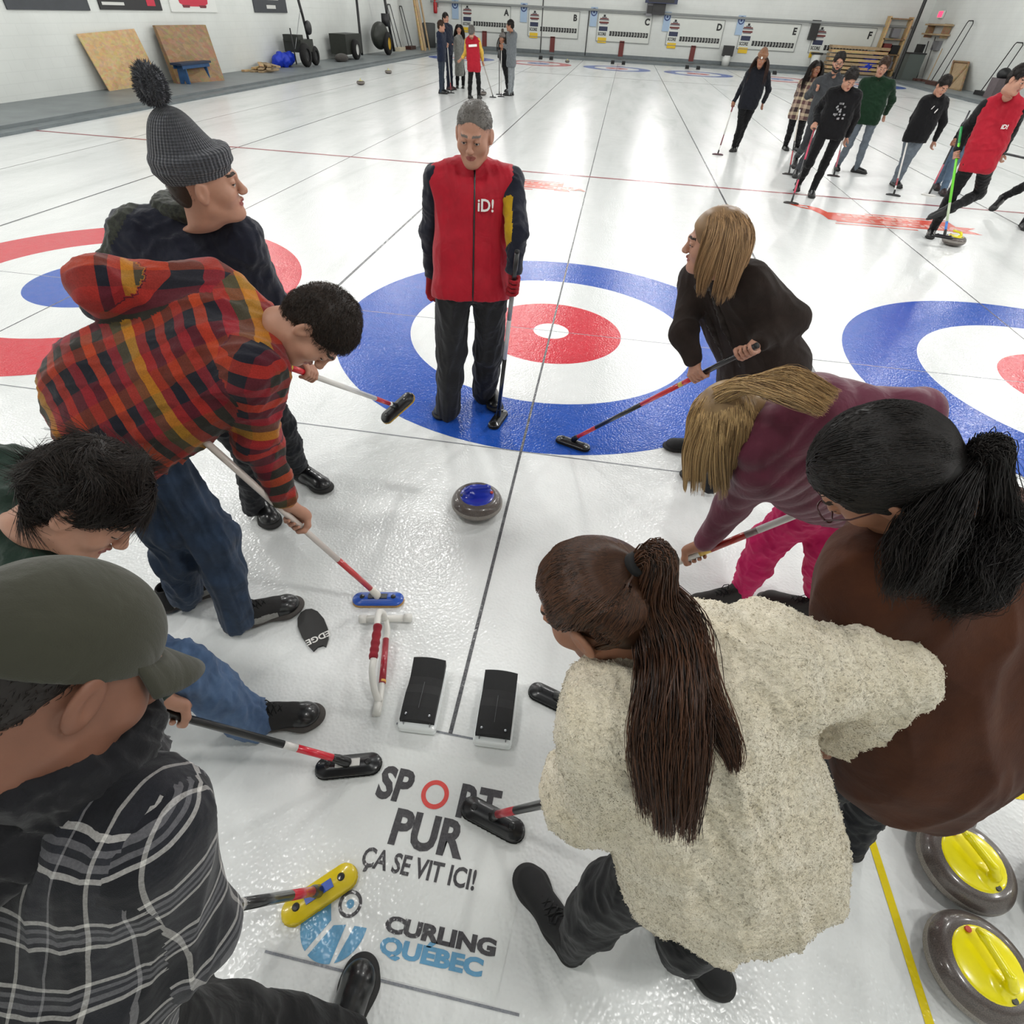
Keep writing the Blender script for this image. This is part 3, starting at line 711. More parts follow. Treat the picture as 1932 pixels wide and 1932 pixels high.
def fall_hair(c, R, s, n, length, g=(0, 0, -1), m=16, seed=0, mask=None, comb=(0, -.3, -.2), stiff=.72, wave=.10, push=1.04, extra=None):
    """long hair rooted all over the scalp that falls under gravity and slides over the head"""
    r = np.random.RandomState(seed); d = r.normal(size=(n*3, 3)); d /= np.linalg.norm(d, axis=1, keepdims=True)
    ok = (d[:, 2] > -.35) & ~((d[:, 1] > .62-.5*np.maximum(d[:, 2], 0)) & (d[:, 2] < .55)) & ~((np.abs(d[:, 0]) > .6) & (d[:, 2] < -.05) & (d[:, 1] > -.3))
    if mask is not None: ok &= mask(d)
    d = d[ok][:n]; n = len(d); rad = np.array((.084, .103, .096)); ctr = np.array((0, -.018, .030))
    step = length/(m-1)*(.75+.35*r.rand(n))[:, None]; P = ctr+d*rad; L = [P.copy()]
    G = np.asarray(g, float)@R; cm = np.asarray(comb, float); nrm0 = d/rad; nrm0 /= np.linalg.norm(nrm0, axis=1, keepdims=True)
    v = nrm0*.9+cm*.6+r.normal(size=(n, 3))*.08
    side = np.sign(d[:, :1])*np.array([[1., 0, 0]]); v += side*.5; v /= np.linalg.norm(v, axis=1, keepdims=True)
    for k in range(m-1):
        w = np.stack([wob(P*s, 22, 31+seed), wob(P*s, 22, 32+seed), wob(P*s, 22, 33+seed)], 1)*wave
        v = v*stiff+(G[None]+w)*(1-stiff); v /= np.linalg.norm(v, axis=1, keepdims=True); P = P+v*step/s
        for cc, rr in ((ctr, rad*push), (np.array((0, .025, -.045)), np.array((.070, .075, .090)))):
            q = (P-cc)/rr; ln = np.linalg.norm(q, axis=1); ins = ln < 1
            P[ins] = cc+q[ins]/ln[ins, None]*rr
        if extra is not None: P = extra(P)
        L.append(P.copy())
    return place(np.stack(L, 1).reshape(-1, 3), c, R, s).reshape(n, m, 3)

def pulled_hair(c, R, s, tie, n=3500, seed=0, m=12, rad=(.086, .106, .098), lift=0):
    """hair combed back over the skull and gathered at tie (a direction in the head frame)"""
    r = np.random.RandomState(seed); d = r.normal(size=(n*3, 3)); d /= np.linalg.norm(d, axis=1, keepdims=True)
    ok = ~((d[:, 1] > .60-.35*np.maximum(d[:, 2], 0)) & (d[:, 2] < .50)) & ~((np.abs(d[:, 0]) > .55) & (d[:, 2] < -.02) & (d[:, 1] > -.25)) & (d[:, 2] > -.75)
    d = d[ok][:n]; T = nrmz(tie); rad = np.array(rad); out = []
    for t in np.linspace(0, 1, m):
        q = d*(1-t)+T*t; q /= np.linalg.norm(q, axis=1, keepdims=True)+1e-9
        out.append(np.array((0, -.018, .030))+q*rad*(1+.03*math.sin(math.pi*t)+lift*t**3)+.003*np.stack([wob(q*.1+3*t, 60, k) for k in (1, 2, 3)], 1)*(1-t))
    return place(np.stack(out, 1).reshape(-1, 3), c, R, s).reshape(len(d), m, 3)
def clump(paths, k=24, seed=0, pull=.45):
    """draw neighbouring strands together towards the tips"""
    r = np.random.RandomState(seed); n = len(paths); g = r.randint(0, k, n) if k < n else np.arange(n)
    key = paths[:, paths.shape[1]//2]; cen = key[r.choice(n, k)]; g = np.argmin(((key[:, None]-cen[None])**2).sum(2), 1)
    P = paths.copy(); t = np.linspace(0, 1, paths.shape[1])[None, :, None]
    for i in range(k):
        m = g == i
        if m.any(): mean = paths[m].mean(0, keepdims=True); P[m] = paths[m]+(mean-paths[m])*pull*t**1.2
    return P

# ------------------------------------------------------------------ curling gear
GR_D = mat('granite', '6a5e58', .35, .5, 420, .05, 300, .001, .5, coat=.5, col2='2e2a29'); GR_B = mat('granite_band', 'a39d96', .75, .35, 420, .1, 300, col2='6d6863')
PL = {}
def plastic(c, rough=.25): 
    k = 'plastic_%s_%d' % (c, rough*100)
    return mat(k, c, rough, coat=.4)
BLK = mat('black_plastic', '101012', .35, coat=.2); RUB = mat('black_rubber', '1a1a1b', .7, .2, 60, .2, 200); WHP = mat('white_plastic', 'dedcd6', .35)
STEEL = mat('steel', '9a9c9f', .3, metal=1)
def stone(at, yaw, col, label, group=None, s=1.):
    a = V3(*at)*(1, 1, 0); s = s*.96; r = empty('curling_stone', a, label, 'curling stone', group)
    prof = [(.0, .006), (.055, .006), (.064, .0), (.070, .004), (.110, .014), (.132, .030), (.1435, .048), (.1455, .054), (.1460, .062), (.1455, .070), (.1435, .077), (.136, .094), (.122, .108), (.105, .1145), (.0, .116)]
    mb = MB(); ms = [GR_D]*7+[GR_B]*3+[GR_D]*5; mb.lathe([(p*s, z*s) for p, z in prof], GR_D, a, 56, mats=ms); mb.build('granite_body', r, True)
    c, q = math.cos(yaw), math.sin(yaw); R = np.array([[c, -q, 0], [q, c, 0], [0, 0, 1]]); P = lambda x, y, z: a+R@(np.array((x, y, z))*s)
    v = Vol(.0042); n = (0, 0, 1)
    v.ell(P(0, 0, .112), (.098*s, .098*s, .014*s)); v.ell(P(0, -.052, .122), (.022*s, .026*s, .012*s), M=R, k=.02)
    v.chain([P(0, -.060, .120), P(0, -.058, .150), P(0, -.040, .166), P(0, .056, .168), P(0, .070, .164)], [.018*s, .0145*s, .0135*s, .0125*s, .0105*s], .008, sq=None)
    v.cut(P(0, 0, .108), (0, 0, -1)); V, Q = v.skin(); hd = mk('handle', V, Q, plastic(col), r)
    for x, y, m in ((.0, .084, mat('sticker_red', 'c8503c', .4)), (0, -.086, mat('sticker_grey', '4a4d48', .4))):
        d = MB(); d.lathe([(0, .1215), (.0085, .1215), (.0085, .114)], m, P(x, y, 0)*(1, 1, 0), 16); d.build('sticker', hd)
    return r
def broom(P0, P1, hdir, segs, pad, label, shell='141416', over=None, L=.225, group=None, r=.0125, clampc='0d0d0e', tip=None, tilt=None, low=False, P2=None):
    """P0: pivot at the head, P1: top of the shaft, hdir: long axis of the head, segs: (end fraction, colour)"""
    P0, P1 = V3(*P0), V3(*P1); ax = nrmz(P1-P0); o = P0*(1, 1, 0)
    b = empty('curling_broom', o, label, 'broom', group)
    t = MB(); f0 = 0
    for f1, c in segs:
        t.tube([lerp(P0, P1, f0), lerp(P0, P1, f1)], r, plastic(c, .3), 12, True); f0 = f1
    t.tube([P1-ax*.002, P1+ax*.006], r*1.05, RUB, 12); t.build('shaft', b, True)
    h = nrmz(V3(*hdir)*(1, 1, 0 if tilt is None else 1)); n = nrmz(V3(0, 0, 1) if tilt is None else V3(*tilt)); n = nrmz(n-h*np.dot(n, h)); w = np.cross(n, h)
    c = P0-n*.030
    res = .005 if not low else .009
    v = Vol(res); hl = L/2-.034
    v.cone(c-h*hl, c+h*hl, .040, .040, .01, sq=(n, .32)); v.cone(c-h*hl*.85+n*.009, c+h*hl*.85+n*.009, .024, .024, .008, sq=(n, .42))
    V, Q = v.skin(); hd = mk('brush_head', V, Q, plastic(shell, .3), b)
    v = Vol(res); v.cone(c-n*.012-h*(hl+.001), c-n*.012+h*(hl+.001), .041, .041, .008, sq=(n, .28)); V, Q = v.skin()
    mk('brush_pad', V, Q, fabric('pad_'+pad, pad, .9), hd)
    if not low:
        for q in (-1, 1):
            k = MB(); k.lathe([(.011, 0), (.012, .012), (.009, .017), (0, .018)], plastic(clampc, .4), c+h*q*hl*.9+n*.006, 16, n); k.build('clamp', hd)
        if over: k = MB(); k.box(c+n*.020, (hl*1.1, .026, .006), plastic(over, .3), np.stack([h, w, n], 1)); k.build('badge', hd)
    v = Vol(res); v.cone(c+n*.012, P0+ax*.035, .016, .0165, .01); v.cone(P0, P0+ax*.05, .0165, .015, .004); V, Q = v.skin(); mk('socket', V, Q, plastic(tip or clampc, .35), b)
    return b

# ------------------------------------------------------------------ people gathered round the stone
def person(J, label, hd_f, hd_up, sk=None, fem=False, hands=(), hs=1., hh=.004, bh=.02, group=None, hh2=.0035, gloves=None, hc=None, grey=False):
    base = lerp(J['al'], J['ar'], .5)*(1, 1, 0)
    p = empty('person', base, label, 'person', group)
    V, Q, M, R, c = body_geo(J, sk, hd_f, hd_up, hs, hh, fem, () if gloves else hands, hc, bh, hh2)
    o = mk('body', V, Q, [sk or SKIN, LIP, BROWG if grey else BROW], p, True, M)
    if gloves:
        for hv in hands:
            v = Vol(hh2); hand(v, s=1.12, **hv); V, Q = v.skin(); mk('glove', V, Q, gloves, p)
    for s in (-1, 1):
        e = Vol(.003); e.ell(place(np.array([[s*.030, .0790, .0028]]), c, R, hs)[0], np.array((.0128, .0128, .0128))*hs, k=.001)
        V, Q = e.skin(); L = (V-c)@R/hs; cc = L[Q].mean(1); r = np.hypot(np.abs(cc[:, 0])-.030, cc[:, 2]-.0015)
        mk('eye', V, Q, [EYEW, IRIS], p, True, ((r < .0062) & (cc[:, 1] > .085)).astype(int))
    return p, R, c
def cloth(p, name, v, m, amp=.005, fr=9, seed=0, attr=None, mi=None, axis=None, it=1, aniso=.35):
    V, Q = v.skin(); V = relax(V, Q, it, .4)
    if amp: V = folds(V, Q, amp, fr, seed, axis=axis, aniso=aniso)
    return mk(name, V, Q, m, p, True, mi(V, Q) if mi else None, attr=attr(V, Q) if attr else None), V, Q
def sub(p, name, v, m, amp=0, fr=20, seed=0):
    V, Q = v.skin()
    if amp: V = folds(V, Q, amp, fr, seed)
    return mk(name, V, Q, m, p)
def shorthair(p, c, R, m, n=5000, ln=.016, s=1., up=.008, h=.0045, grain=None, seed=0, crown=0, fringe=0, amp=.002, r=.0007, comb=.75):
    V, Q = cap_hair(c, R, s, h, up, 1., fringe, crown); V = V+vnormals(V, Q)*(amp*wob(V, 55, seed))[:, None]
    g = R@np.array(grain if grain is not None else (0, -.3, -1.))
    return add_hair(p, [(fuzz(V, Q, n, ln, g, seed, 4, comb=comb), r)], m, base=(V, Q))
def hp(c, R, s=1.):
    return lambda *a: place(np.array([a], float), c, R, s)[0]

NAVY = fabric('navy_fleece', '191c2b', .9, .3, 300, .25, 10, .25); DKJ = fabric('black_denim', '1a1c22', .85, .3, 600, .3, 14)
CAMO = fabric('camo_stripe', '3a3d32', .9, .3, 300, .5, 60, .2, col2='16181a')
WOOL = None
def knit(name, c):
    m = bpy.data.materials.new(name); t = NT(m); a = t.n('ShaderNodeAttribute', attribute_name='pat').outputs['Vector']
    s = t.n('ShaderNodeSeparateXYZ', {'Vector': a}); rib = t.math('SINE', t.math('MULTIPLY', s.outputs[0], 620.)); row = t.math('SINE', t.math('MULTIPLY', s.outputs[1], 900.))
    hgt = t.math('ADD', rib, t.math('MULTIPLY', row, .5)); tc = t.n('ShaderNodeTexCoord').outputs['Object']
    t.l(t.ramp(t.math('ADD', t.math('MULTIPLY', hgt, .22), t.noise(40, 3, .6, tc).outputs[0]), [(.25, hexc(c)), (.8, tuple(min(1, x*1.9) for x in hexc(c)[:3])+(1,))], 'LINEAR'), t.b.inputs['Base Color'])
    t.b.inputs['Roughness'].default_value = .95; t.b.inputs['Sheen Weight'].default_value = .2
    t.l(t.bump(hgt, .8, .003), t.b.inputs['Normal']); return m
def beanie(p, c, R, m, s=1., tall=.13, z0=.018, pom=None, tilt=0, h=.005, name='beanie', cuff=True):
    P = hp(c, R, s); v = Vol(h)
    v.ell(P(0, -.022, .050), np.array((.088, .108, .078))*s, R).ell(P(0, -.040, .05+tall*.42), np.array((.062, .070, tall*.55))*s, R, k=.05)
    v.cut(P(0, .09, z0+.012), R@np.array((0, .12, -1.)))
    if cuff:
        v2 = Vol(h); a = np.linspace(0, 2*math.pi, 25)
        v2.chain([P(.082*math.cos(t), -.018+.102*math.sin(t), z0+.034-.10*(-.018-.102*math.sin(t)+.018)*-.35*0+.010*math.sin(t)) for t in a], .014*s, .004, sq=None)
        v2.chain([P(.080*math.cos(t), -.018+.100*math.sin(t), z0+.056+.010*math.sin(t)) for t in a], .013*s, .012)
        v.P += v2.P
    V, Q = v.skin(); L = (V-c)@R/s; at_ = np.arctan2(L[:, 0], L[:, 1]+.02)*.09
    o = mk(name, V, Q, m, p, True, attr={'pat': np.stack([at_, L[:, 2], L[:, 0]], 1)})
    if pom is not None:
        v = Vol(h); v.ell(P(*pom), np.array((.036, .036, .046))*s, R); V, Q = v.skin()
        V += vnormals(V, Q)*(.0035*wob(V, 120, 4))[:, None]; Pn = fuzz(V, Q, 1800, .014, None, 3, comb=.1)
        A, B_, rn = strands(Pn, .0011); Vt = np.concatenate([V, A]); Qt = np.concatenate([Q, B_+len(V)])
        mk('pompom', Vt, Qt, m, o, True, attr={'pat': Vt*.6})
    return o

# --- man in the grey bobble beanie
J = dict(hd=(-1.046,-2.732,1.607),nk=(-1.170,-2.668,1.443),sl=(-0.984,-2.689,1.410),sr=(-1.335,-2.775,1.421),el=(-0.967,-2.605,1.125),er=(-1.502,-2.878,1.195),wl=(-0.826,-2.766,0.963),wr=(-1.269,-2.857,1.066),hl=(-1.114,-2.728,0.909),hr=(-1.207,-2.917,0.923),kl=(-1.133,-2.540,0.495),kr=(-1.171,-2.781,0.497),al=(-1.214,-2.383,0.098),ar=(-1.298,-2.721,0.093)); bA = ((-0.711, -2.07, 0.38), (-0.813, -3.01, 1.119), (-0.789, -2.784, 0.942)); G = V3(*bA[2])
J['wl'] = tuple(lerp(G, J['el'], .22))
p, R, c = person(J, 'man in grey bobble beanie and navy hoodie standing in profile behind the plaid shirt', (0.884,0.466,0.031), (-0.110,-0.161,0.981), SKIN_PALE,
    hands=[dict(w=J['wl'], el=J['el'], side=-1, grip=(bA[2], V3(*bA[1])-V3(*bA[0]), .0125)), dict(w=J['wr'], el=J['er'], side=1, curl=.9, palm=(1, .3, -.2))], hc=(-0.978,-2.810,1.612))
v = Vol(.009); torso(v, J, .118, .118, .118, .07, .06, sh=.072); sleeve(v, J, 'l', .072, .056, .042, .04, part=.93); sleeve(v, J, 'r', .074, .060, .042, .04, part=.95)
up_, r_, f_, mh, ms = tf(J)
o, V, Q = cloth(p, 'hoodie', v, [NAVY, CAMO], .007, 9, 2, mi=lambda V, Q: (np.abs(V[Q].mean(1)[:, 2]*0 + ((V[Q].mean(1)-V3(*J['er']))@nrmz(np.cross(nrmz(V3(*J['sr'])-V3(*J['er'])), -f_)))-.050) < .022).astype(int)*((V[Q].mean(1)-V3(*J['sr']))@r_ > -.06).astype(int))
v = Vol(.006); nk = V3(*J['nk']); cR = lambda a, rr, zz: nk+up_*.062+r_*math.cos(a)*rr+f_*math.sin(a)*rr*.95+up_*zz
v.chain([cR(t, .080, -.010-.022*math.sin(t)) for t in np.linspace(0, 6.283, 17)], .028, .02); v.chain([cR(t, .098, -.030-.020*math.sin(t)) for t in np.linspace(3.0, 6.4, 9)], [.030]*9, .04)
sub(o, 'hood', v, [CAMO], .003, 20); z = MB(); z.tube([nk+f_*.098-up_*.03, nk+f_*.132-up_*.14], .0022, STEEL, 6); z.build('zipper', o)
v = Vol(.009); trousers(v, J, .088, .066, .058, cuff=.02); cloth(p, 'trousers', v, DKJ, .006, 11, 3)
KN = knit('grey_knit_wool', '34353a')
beanie(p, c, R, KN, 1.06, .15, .020, (0, -.055, .240))
P = hp(c, R); shorthair(p, c, R, hair_mat('stubble_hair', '2b211a', '4a3a2e'), 1500, .006, .97, -.004, .006)
SHB = mat('black_shoe_leather', '131315', .32, .3, 60, .12, 120, coat=.3); SOLE = mat('black_sole', '1d1c1c', .7, .2, 50); LACE = fabric('black_lace', '0d0d0e')
shoe(p, (-1.165,-2.386,0.000), toe_yaw((-1.335,-2.279,0.000), (-1.019,-2.404,0.000)), SHB, SOLE, LACE, s=1.02); shoe(p, (-1.285,-2.668,0.000), toe_yaw((-1.429,-2.524,0.000), (-1.192,-2.764,0.000)), SHB, SOLE, LACE, s=1.02)
broom(bA[0], bA[1], (0.668,0.490,0.561), [(.07, 'e6e4de'), (.22, 'c22a38'), (.72, 'dfddd8'), (.86, 'c8202c'), (.9, 'e0c040'), (1, 'c8202c')], 'c9a24a', 'broom with white shaft red bands and black head held by the man in grey beanie', tilt=(-0.143,-0.530,0.836))

# --- instructor in red vest
J = dict(hd=(-0.323,-1.709,1.639),nk=(-0.354,-1.589,1.480),sl=(-0.163,-1.580,1.447),sr=(-0.519,-1.660,1.447),el=(-0.147,-1.481,1.178),er=(-0.584,-1.604,1.174),wl=(-0.142,-1.436,0.926),wr=(-0.598,-1.574,0.920),hl=(-0.243,-1.675,0.941),hr=(-0.433,-1.747,0.947),kl=(-0.242,-1.519,0.513),kr=(-0.489,-1.635,0.521),al=(-0.286,-1.358,0.112),ar=(-0.537,-1.564,0.103)); bB = ((-0.232, -1.439, 0.05), (-0.12, -1.422, 1.245), (-0.154, -1.427, 0.882)); G = V3(*bB[2])
REDV = fabric('red_vest_cloth', 'b01228', .6, .25, 240, .2, 16, .1); GLV = fabric('red_glove', 'a01824', .8); BLKP = fabric('charcoal_trousers', '28282a', .8, .25, 400, .2, 12)
J['el'] = (-0.103,-1.736,1.250); J['kl'] = (-0.279,-1.501,0.500); J['al'] = (-0.341,-1.302,0.090); G = V3(*(-0.102,-1.792,1.010)); gB0 = V3(*(-0.204,-1.515,0.050)); bB = (gB0, gB0+nrmz(G-gB0)*1.2, G); J['wl'] = tuple(G+V3(.0, .01, .08)); J['wr'] = tuple(V3(*J['wr'])+V3(0, 0, .03))
p, R, c = person(J, 'grey haired instructor in red zip vest standing in the blue ring', (0.013,-0.966,-0.258), (0.035,-0.229,0.973), SKIN_PALE,
    hands=[dict(w=J['wl'], el=J['el'], side=-1, grip=(bB[2], V3(*bB[1])-V3(*bB[0]), .0125)), dict(w=J['wr'], el=J['er'], side=1, curl=.75, palm=(.7, -.5, 0))], hh2=.0045, gloves=GLV, hs=1.0, grey=True, hc=(-0.334,-1.665,1.635))
up_, r_, f_, mh, ms = tf(J)
pv = lambda V: (V-V3(*J['el']), V-V3(*J['er']))
YELS = fabric('yellow_sleeve_panel', 'c09a18', .8)
def slv(V, Q):
    cc = V[Q].mean(1); mi = np.zeros(len(Q), int)
    for s, sg in (('l', 1), ('r', -1)):
        S, E = V3(*J['s'+s]), V3(*J['e'+s]); a = nrmz(E-S); q = cc-S; t = q@a/np.linalg.norm(E-S); inn = q@(r_*sg)
        mi[(np.linalg.norm(q-np.outer(q@a, a), axis=1) < .09) & (t > .38) & (t < 1.2) & (inn > .002) & (np.abs(t-.80) < .42)] = 1
    return mi
for s_ in 'lr': v = Vol(.008); sleeve(v, J, s_, .064, .050, .042, .04, part=.97); cloth(p, 'sleeve', v, [NAVY, YELS], .006, 9, 5, mi=slv)
v = Vol(.007); torso(v, J, .106, .107, .120, .07, .035, .90, sh=.058, tw=.46); v.chain([V3(*J['nk'])+r_*math.cos(t)*.062+f_*math.sin(t)*.066+up_*(.022-.02*math.sin(t)) for t in np.linspace(0, 6.283, 17)], .020, .03)
v.cut(lerp(J['hl'], J['hr'], .5)-up_*.045, -up_)
o, V, Q = cloth(p, 'vest', v, REDV, .0045, 6, 7, axis=up_)
def front_pt(V, x, zz, off=.002):
    """a point on the front of the torso surface at lateral x and height zz from the hips"""
    q = V-mh; d = (q@r_-x)**2+(q@up_-zz)**2; f = q@f_; k = np.where(d < .0004)[0]
    i = k[np.argmax(f[k])] if len(k) else np.argmin(d); return V[i]+f_*off
zp = np.array([front_pt(V, .0, t, .001) for t in np.linspace(-.06, np.dot(V3(*J['nk'])-mh, up_), 22)]); zp[1:-1] = (zp[:-2]+zp[1:-1]+zp[2:])/3; lx = np.linspace(0, 1, 22); zp += np.outer(-((zp-mh)@r_), r_)
z = MB(); z.tube(list(zp), .0045, BLK, 6); z.build('zipper', o, True)
WHL = mat('white_print', 'e8e6e2', .6)
z = MB(); q0 = front_pt(V, -.075, .400, .014); put_text(z, 'iD!', WHL, q0, -r_, up_, .075, bold=.0015, sx=.9); z.build('chest_lettering', o)
v = Vol(.008); trousers(v, J, .096, .084, .076, .04, cuff=.045, hip=.108); cloth(p, 'trousers', v, BLKP, .009, 10, 9, aniso=.1, axis=(0, 0, 1))
shorthair(p, c, R, hair_mat('grey_hair', '4c4844', '8b8680'), 6000, .010, 1., -.003, fringe=.018, grain=(0, -.6, -.5), comb=.85, seed=5)
shoe(p, (-0.602,-1.427,0.000), toe_yaw((-0.616,-1.183,0.000), (-0.584,-1.527,0.000)), SHB, SOLE, LACE); shoe(p, (-0.294,-1.260,0.000), toe_yaw((-0.359,-1.123,0.000), (-0.206,-1.455,0.000)), SHB, SOLE, LACE)
bh = broom(bB[0], bB[1], np.array((-0.206,-1.164,0.000))-np.array((-0.274,-1.525,0.000)), [(.42, '1c1c1e'), (.66, 'c9c9cb'), (.8, '909294'), (1, '232325')], '1b1b1c', 'grey and black broom held upright beside the instructor in red vest')
z = MB(); aB = nrmz(V3(*bB[1])-V3(*bB[0])); put_text(z, 'PERFORMANCE', WHL, lerp(bB[0], bB[1], .30)+nrmz(_T-lerp(bB[0], bB[1], .3))*.0135, aB, np.cross(nrmz(_T-lerp(bB[0], bB[1], .3)), aB), .018, bold=.0004); z.build('shaft_lettering', bh)

# --- man in the red plaid shirt
J = dict(hd=(-0.530,-3.072,1.293),nk=(-0.724,-3.031,1.208),sl=(-0.914,-3.028,1.357),sr=(-0.698,-3.246,1.203),el=(-1.166,-3.186,1.396),er=(-0.769,-3.236,0.916),wl=(-1.164,-3.050,1.166),wr=(-0.733,-3.235,0.652),hl=(-1.263,-3.252,1.136),hr=(-1.130,-3.348,0.948),kl=(-1.149,-3.382,0.584),kr=(-1.018,-3.341,0.514),al=(-1.275,-3.342,0.122),ar=(-1.017,-3.401,0.092)); bC = ((-0.479, -3.149, 0.05), (-0.918, -3.36, 1.059), (-0.704, -3.257, 0.567)); G = V3(*bC[2]); J['wr'] = tuple(lerp(G, J['er'], .27)); J['wl'] = tuple(V3(*J['el'])+V3(.02, .16, -.20))
p, R, c = person(J, 'man in red orange and navy plaid shirt bending over his broom', (0.281,-0.251,-0.926), (0.916,0.209,0.342), SKIN_PALE,
    hands=[dict(w=J['wr'], el=J['er'], side=1, grip=(bC[2], V3(*bC[1])-V3(*bC[0]), .0125)), dict(w=J['wl'], el=J['el'], side=-1, curl=.9, palm=(1, 0, 0))], hc=np.array((-0.549,-3.087,1.285)), hs=1.02)
PLC = plaid_mat('red_plaid_flannel', [(0, '861d24'), (.09, '14151f'), (.18, 'a8381c'), (.27, '191a22'), (.36, '8c1c26'), (.45, '46402a'), (.54, 'b07a1c'), (.63, '8e2420'), (.72, '14151f'), (.81, '9c2c1c'), (.90, '1c1c22')],
                [(0, '8c1e28'), (.16, 'a8441c'), (.30, '23222e'), (.44, '8c1e2c'), (.56, '46402a'), (.68, 'a8441c'), (.80, '25242c')], .36, .38, .30)
up_, r_, f_, mh, ms = tf(J)
v = Vol(.008); torso(v, J, .128, .136, .138, .08, .06, .80, drop=-up_+V3(0.1, 0, -.5), sh=.078); sleeve(v, J, 'r', .080, .068, .050, .05, pid=1, part=.88); sleeve(v, J, 'l', .082, .074, .055, .05, pid=2, part=.95)
v.cone(mh-up_*.0, mh-up_*.05+V3(.06, .0, -.12), .145, .135, .08, sq=(f_, .85))
v.chain([V3(*J['nk'])+r_*math.cos(t)*.064+f_*math.sin(t)*.064+up_*.012 for t in np.linspace(0, 6.283, 15)], .018, .03)
def pat_of(v, J, up_, r_, f_, org):
    def fn(V, Qd):
        pid = v.nearest(V[Qd].mean(1)); pid = np.repeat(pid, 4); V = V[Qd].reshape(-1, 3); q = V-org; P = np.stack([q@up_, q@r_, q@f_], 1)
        for k, s in ((1, 'r'), (2, 'l')):
            m = pid == k
            if not m.any(): continue
            S, E = V3(*J['s'+s]), V3(*J['e'+s]); a = nrmz(E-S); b = nrmz(V3(*J['w'+s])-E); L = np.linalg.norm(E-S)
            dS = V[m]-S; t1 = dS@a; dE = V[m]-E; t2 = dE@b
            al = np.where(t2 > 0, L+t2, np.minimum(t1, L)); n = nrmz(np.cross(a, f_)); n2 = np.cross(a, n)
            rad = np.where((t2 > 0)[:, None], dE, dS); P[m, 0] = al; P[m, 1] = rad@n+.13
        P += .006*np.stack([wob(V, 10, 1), wob(V, 10, 2), wob(V, 10, 3)], 1); return {'pat': P}
    return fn
o, V, Q = cloth(p, 'plaid_shirt', v, PLC, .009, 7, 11, attr=pat_of(v, J, up_, r_, f_, mh), aniso=.2, axis=up_+.4*r_)
JEAN = fabric('blue_denim', '222d3d', .85, .4, 700, .35, 12, .1, '2f3f56'); JEAN2 = fabric('light_denim', '3c5273', .85, .4, 700, .4, 9, .1, '5a7396')
v = Vol(.008); trousers(v, J, .098, .082, .066, .045, hip=.125, cuff=.03); cloth(p, 'jeans', v, JEAN, .009, 11, 12, aniso=.15, axis=(0, 0, 1))
shorthair(p, c, R, hair_mat('dark_brown_hair', '17110d', '3a2a1f', .5), 9000, .022, 1.02, .010, grain=(0, .55, -.4), crown=.008, seed=6, amp=.003, comb=.7)
GREYP = mat('grey_shoe_panel', '8c8a86', .5, .2, 60); SHC = mat('black_canvas', '191717', .75, .25, 80, .2, 300); SOLG = mat('dark_grey_sole', '45403d', .75, .2, 60)
shoe(p, (-0.964,-3.344,0.000), toe_yaw((-1.072,-3.442,0.000), (-0.839,-3.265,0.000)), SHC, SOLG, LACE, s=1.08, h=.005, panel=GREYP, toe=SHB); shoe(p, (-1.316,-3.289,0.000), toe_yaw((-1.392,-3.372,0.000), (-1.249,-3.225,0.000)), SHC, SOLG, LACE, s=1.08, h=.005, panel=GREYP, toe=SHB)
broom(bC[0], bC[1], np.array((-0.345,-3.123,0.000))-np.array((-0.562,-3.165,0.000)), [(.04, 'e2ddd2'), (.27, 'c0383a'), (.93, 'd8ccc4'), (1, 'c0383a')], 'c49a60', 'white and red broom with blue oval head held by the plaid shirt man', shell='1d4fae', over='14151c', tip='e2ddd2')

# --- young man with dark curly hair, green sweater
J = dict(hd=(-0.791,-3.866,1.172),nk=(-0.983,-3.875,1.076),sr=(-0.906,-4.002,1.019),sl=(-1.124,-3.759,1.112),er=(-0.863,-3.946,0.739),wr=(-0.812,-3.989,0.488),hr=(-1.241,-3.891,0.618),kr=(-0.814,-3.879,0.489),ar=(-0.731,-3.824,0.088)); J['hl'] = tuple(V3(*J['hr'])+V3(-.10, .14, .02)); J['kl'] = tuple(V3(*J['hl'])+V3(.12, .05, -.38)); J['al'] = tuple(V3(*J['hl'])*(1,1,0)+V3(-.16, .06, .09)); J['el'] = tuple(V3(*J['sl'])+V3(-.14, .02, -.26)); 
bD = ((-0.331, -3.898, 0.05), (-1.241, -4.102, 0.805), (-0.786, -4.0, 0.428)); G = V3(*bD[2]); J['wr'] = tuple(lerp(G, J['er'], .26)); J['wl'] = tuple(lerp(bD[0], bD[1], .99)+V3(-.02, .05, .04))
GREEN = fabric('dark_green_knit', '20342a', .9, .4, 220, .3, 14, .2)
p, R, c = person(J, 'man with dark curly hair in green sweater and blue jeans leaning at the edge', (0.628,-0.011,-0.778), (0.691,0.481,0.540), SKIN_PALE,
    hands=[dict(w=J['wr'], el=J['er'], side=1, grip=(bD[2], V3(*bD[1])-V3(*bD[0]), .0135)), dict(w=J['wl'], el=J['el'], side=-1, grip=(lerp(bD[0], bD[1], .97), V3(*bD[1])-V3(*bD[0]), .0135))], hh=.0035, hs=1.04, hc=(-0.787,-3.872,1.170))
up_, r_, f_, mh, ms = tf(J)
v = Vol(.009); torso(v, J, .125, .125, .125, .07, .09, .85, sh=.075); sleeve(v, J, 'r', .075, .060, .042, .04, part=.92); sleeve(v, J, 'l', .075, .06, .045, .04, part=.95); cloth(p, 'sweater', v, GREEN, .008, 9, 14)
v = Vol(.009); trousers(v, J, .095, .082, .072, .04, cuff=.03); cloth(p, 'jeans', v, JEAN2, .010, 11, 15, aniso=.2, axis=(.3, 0, 1))
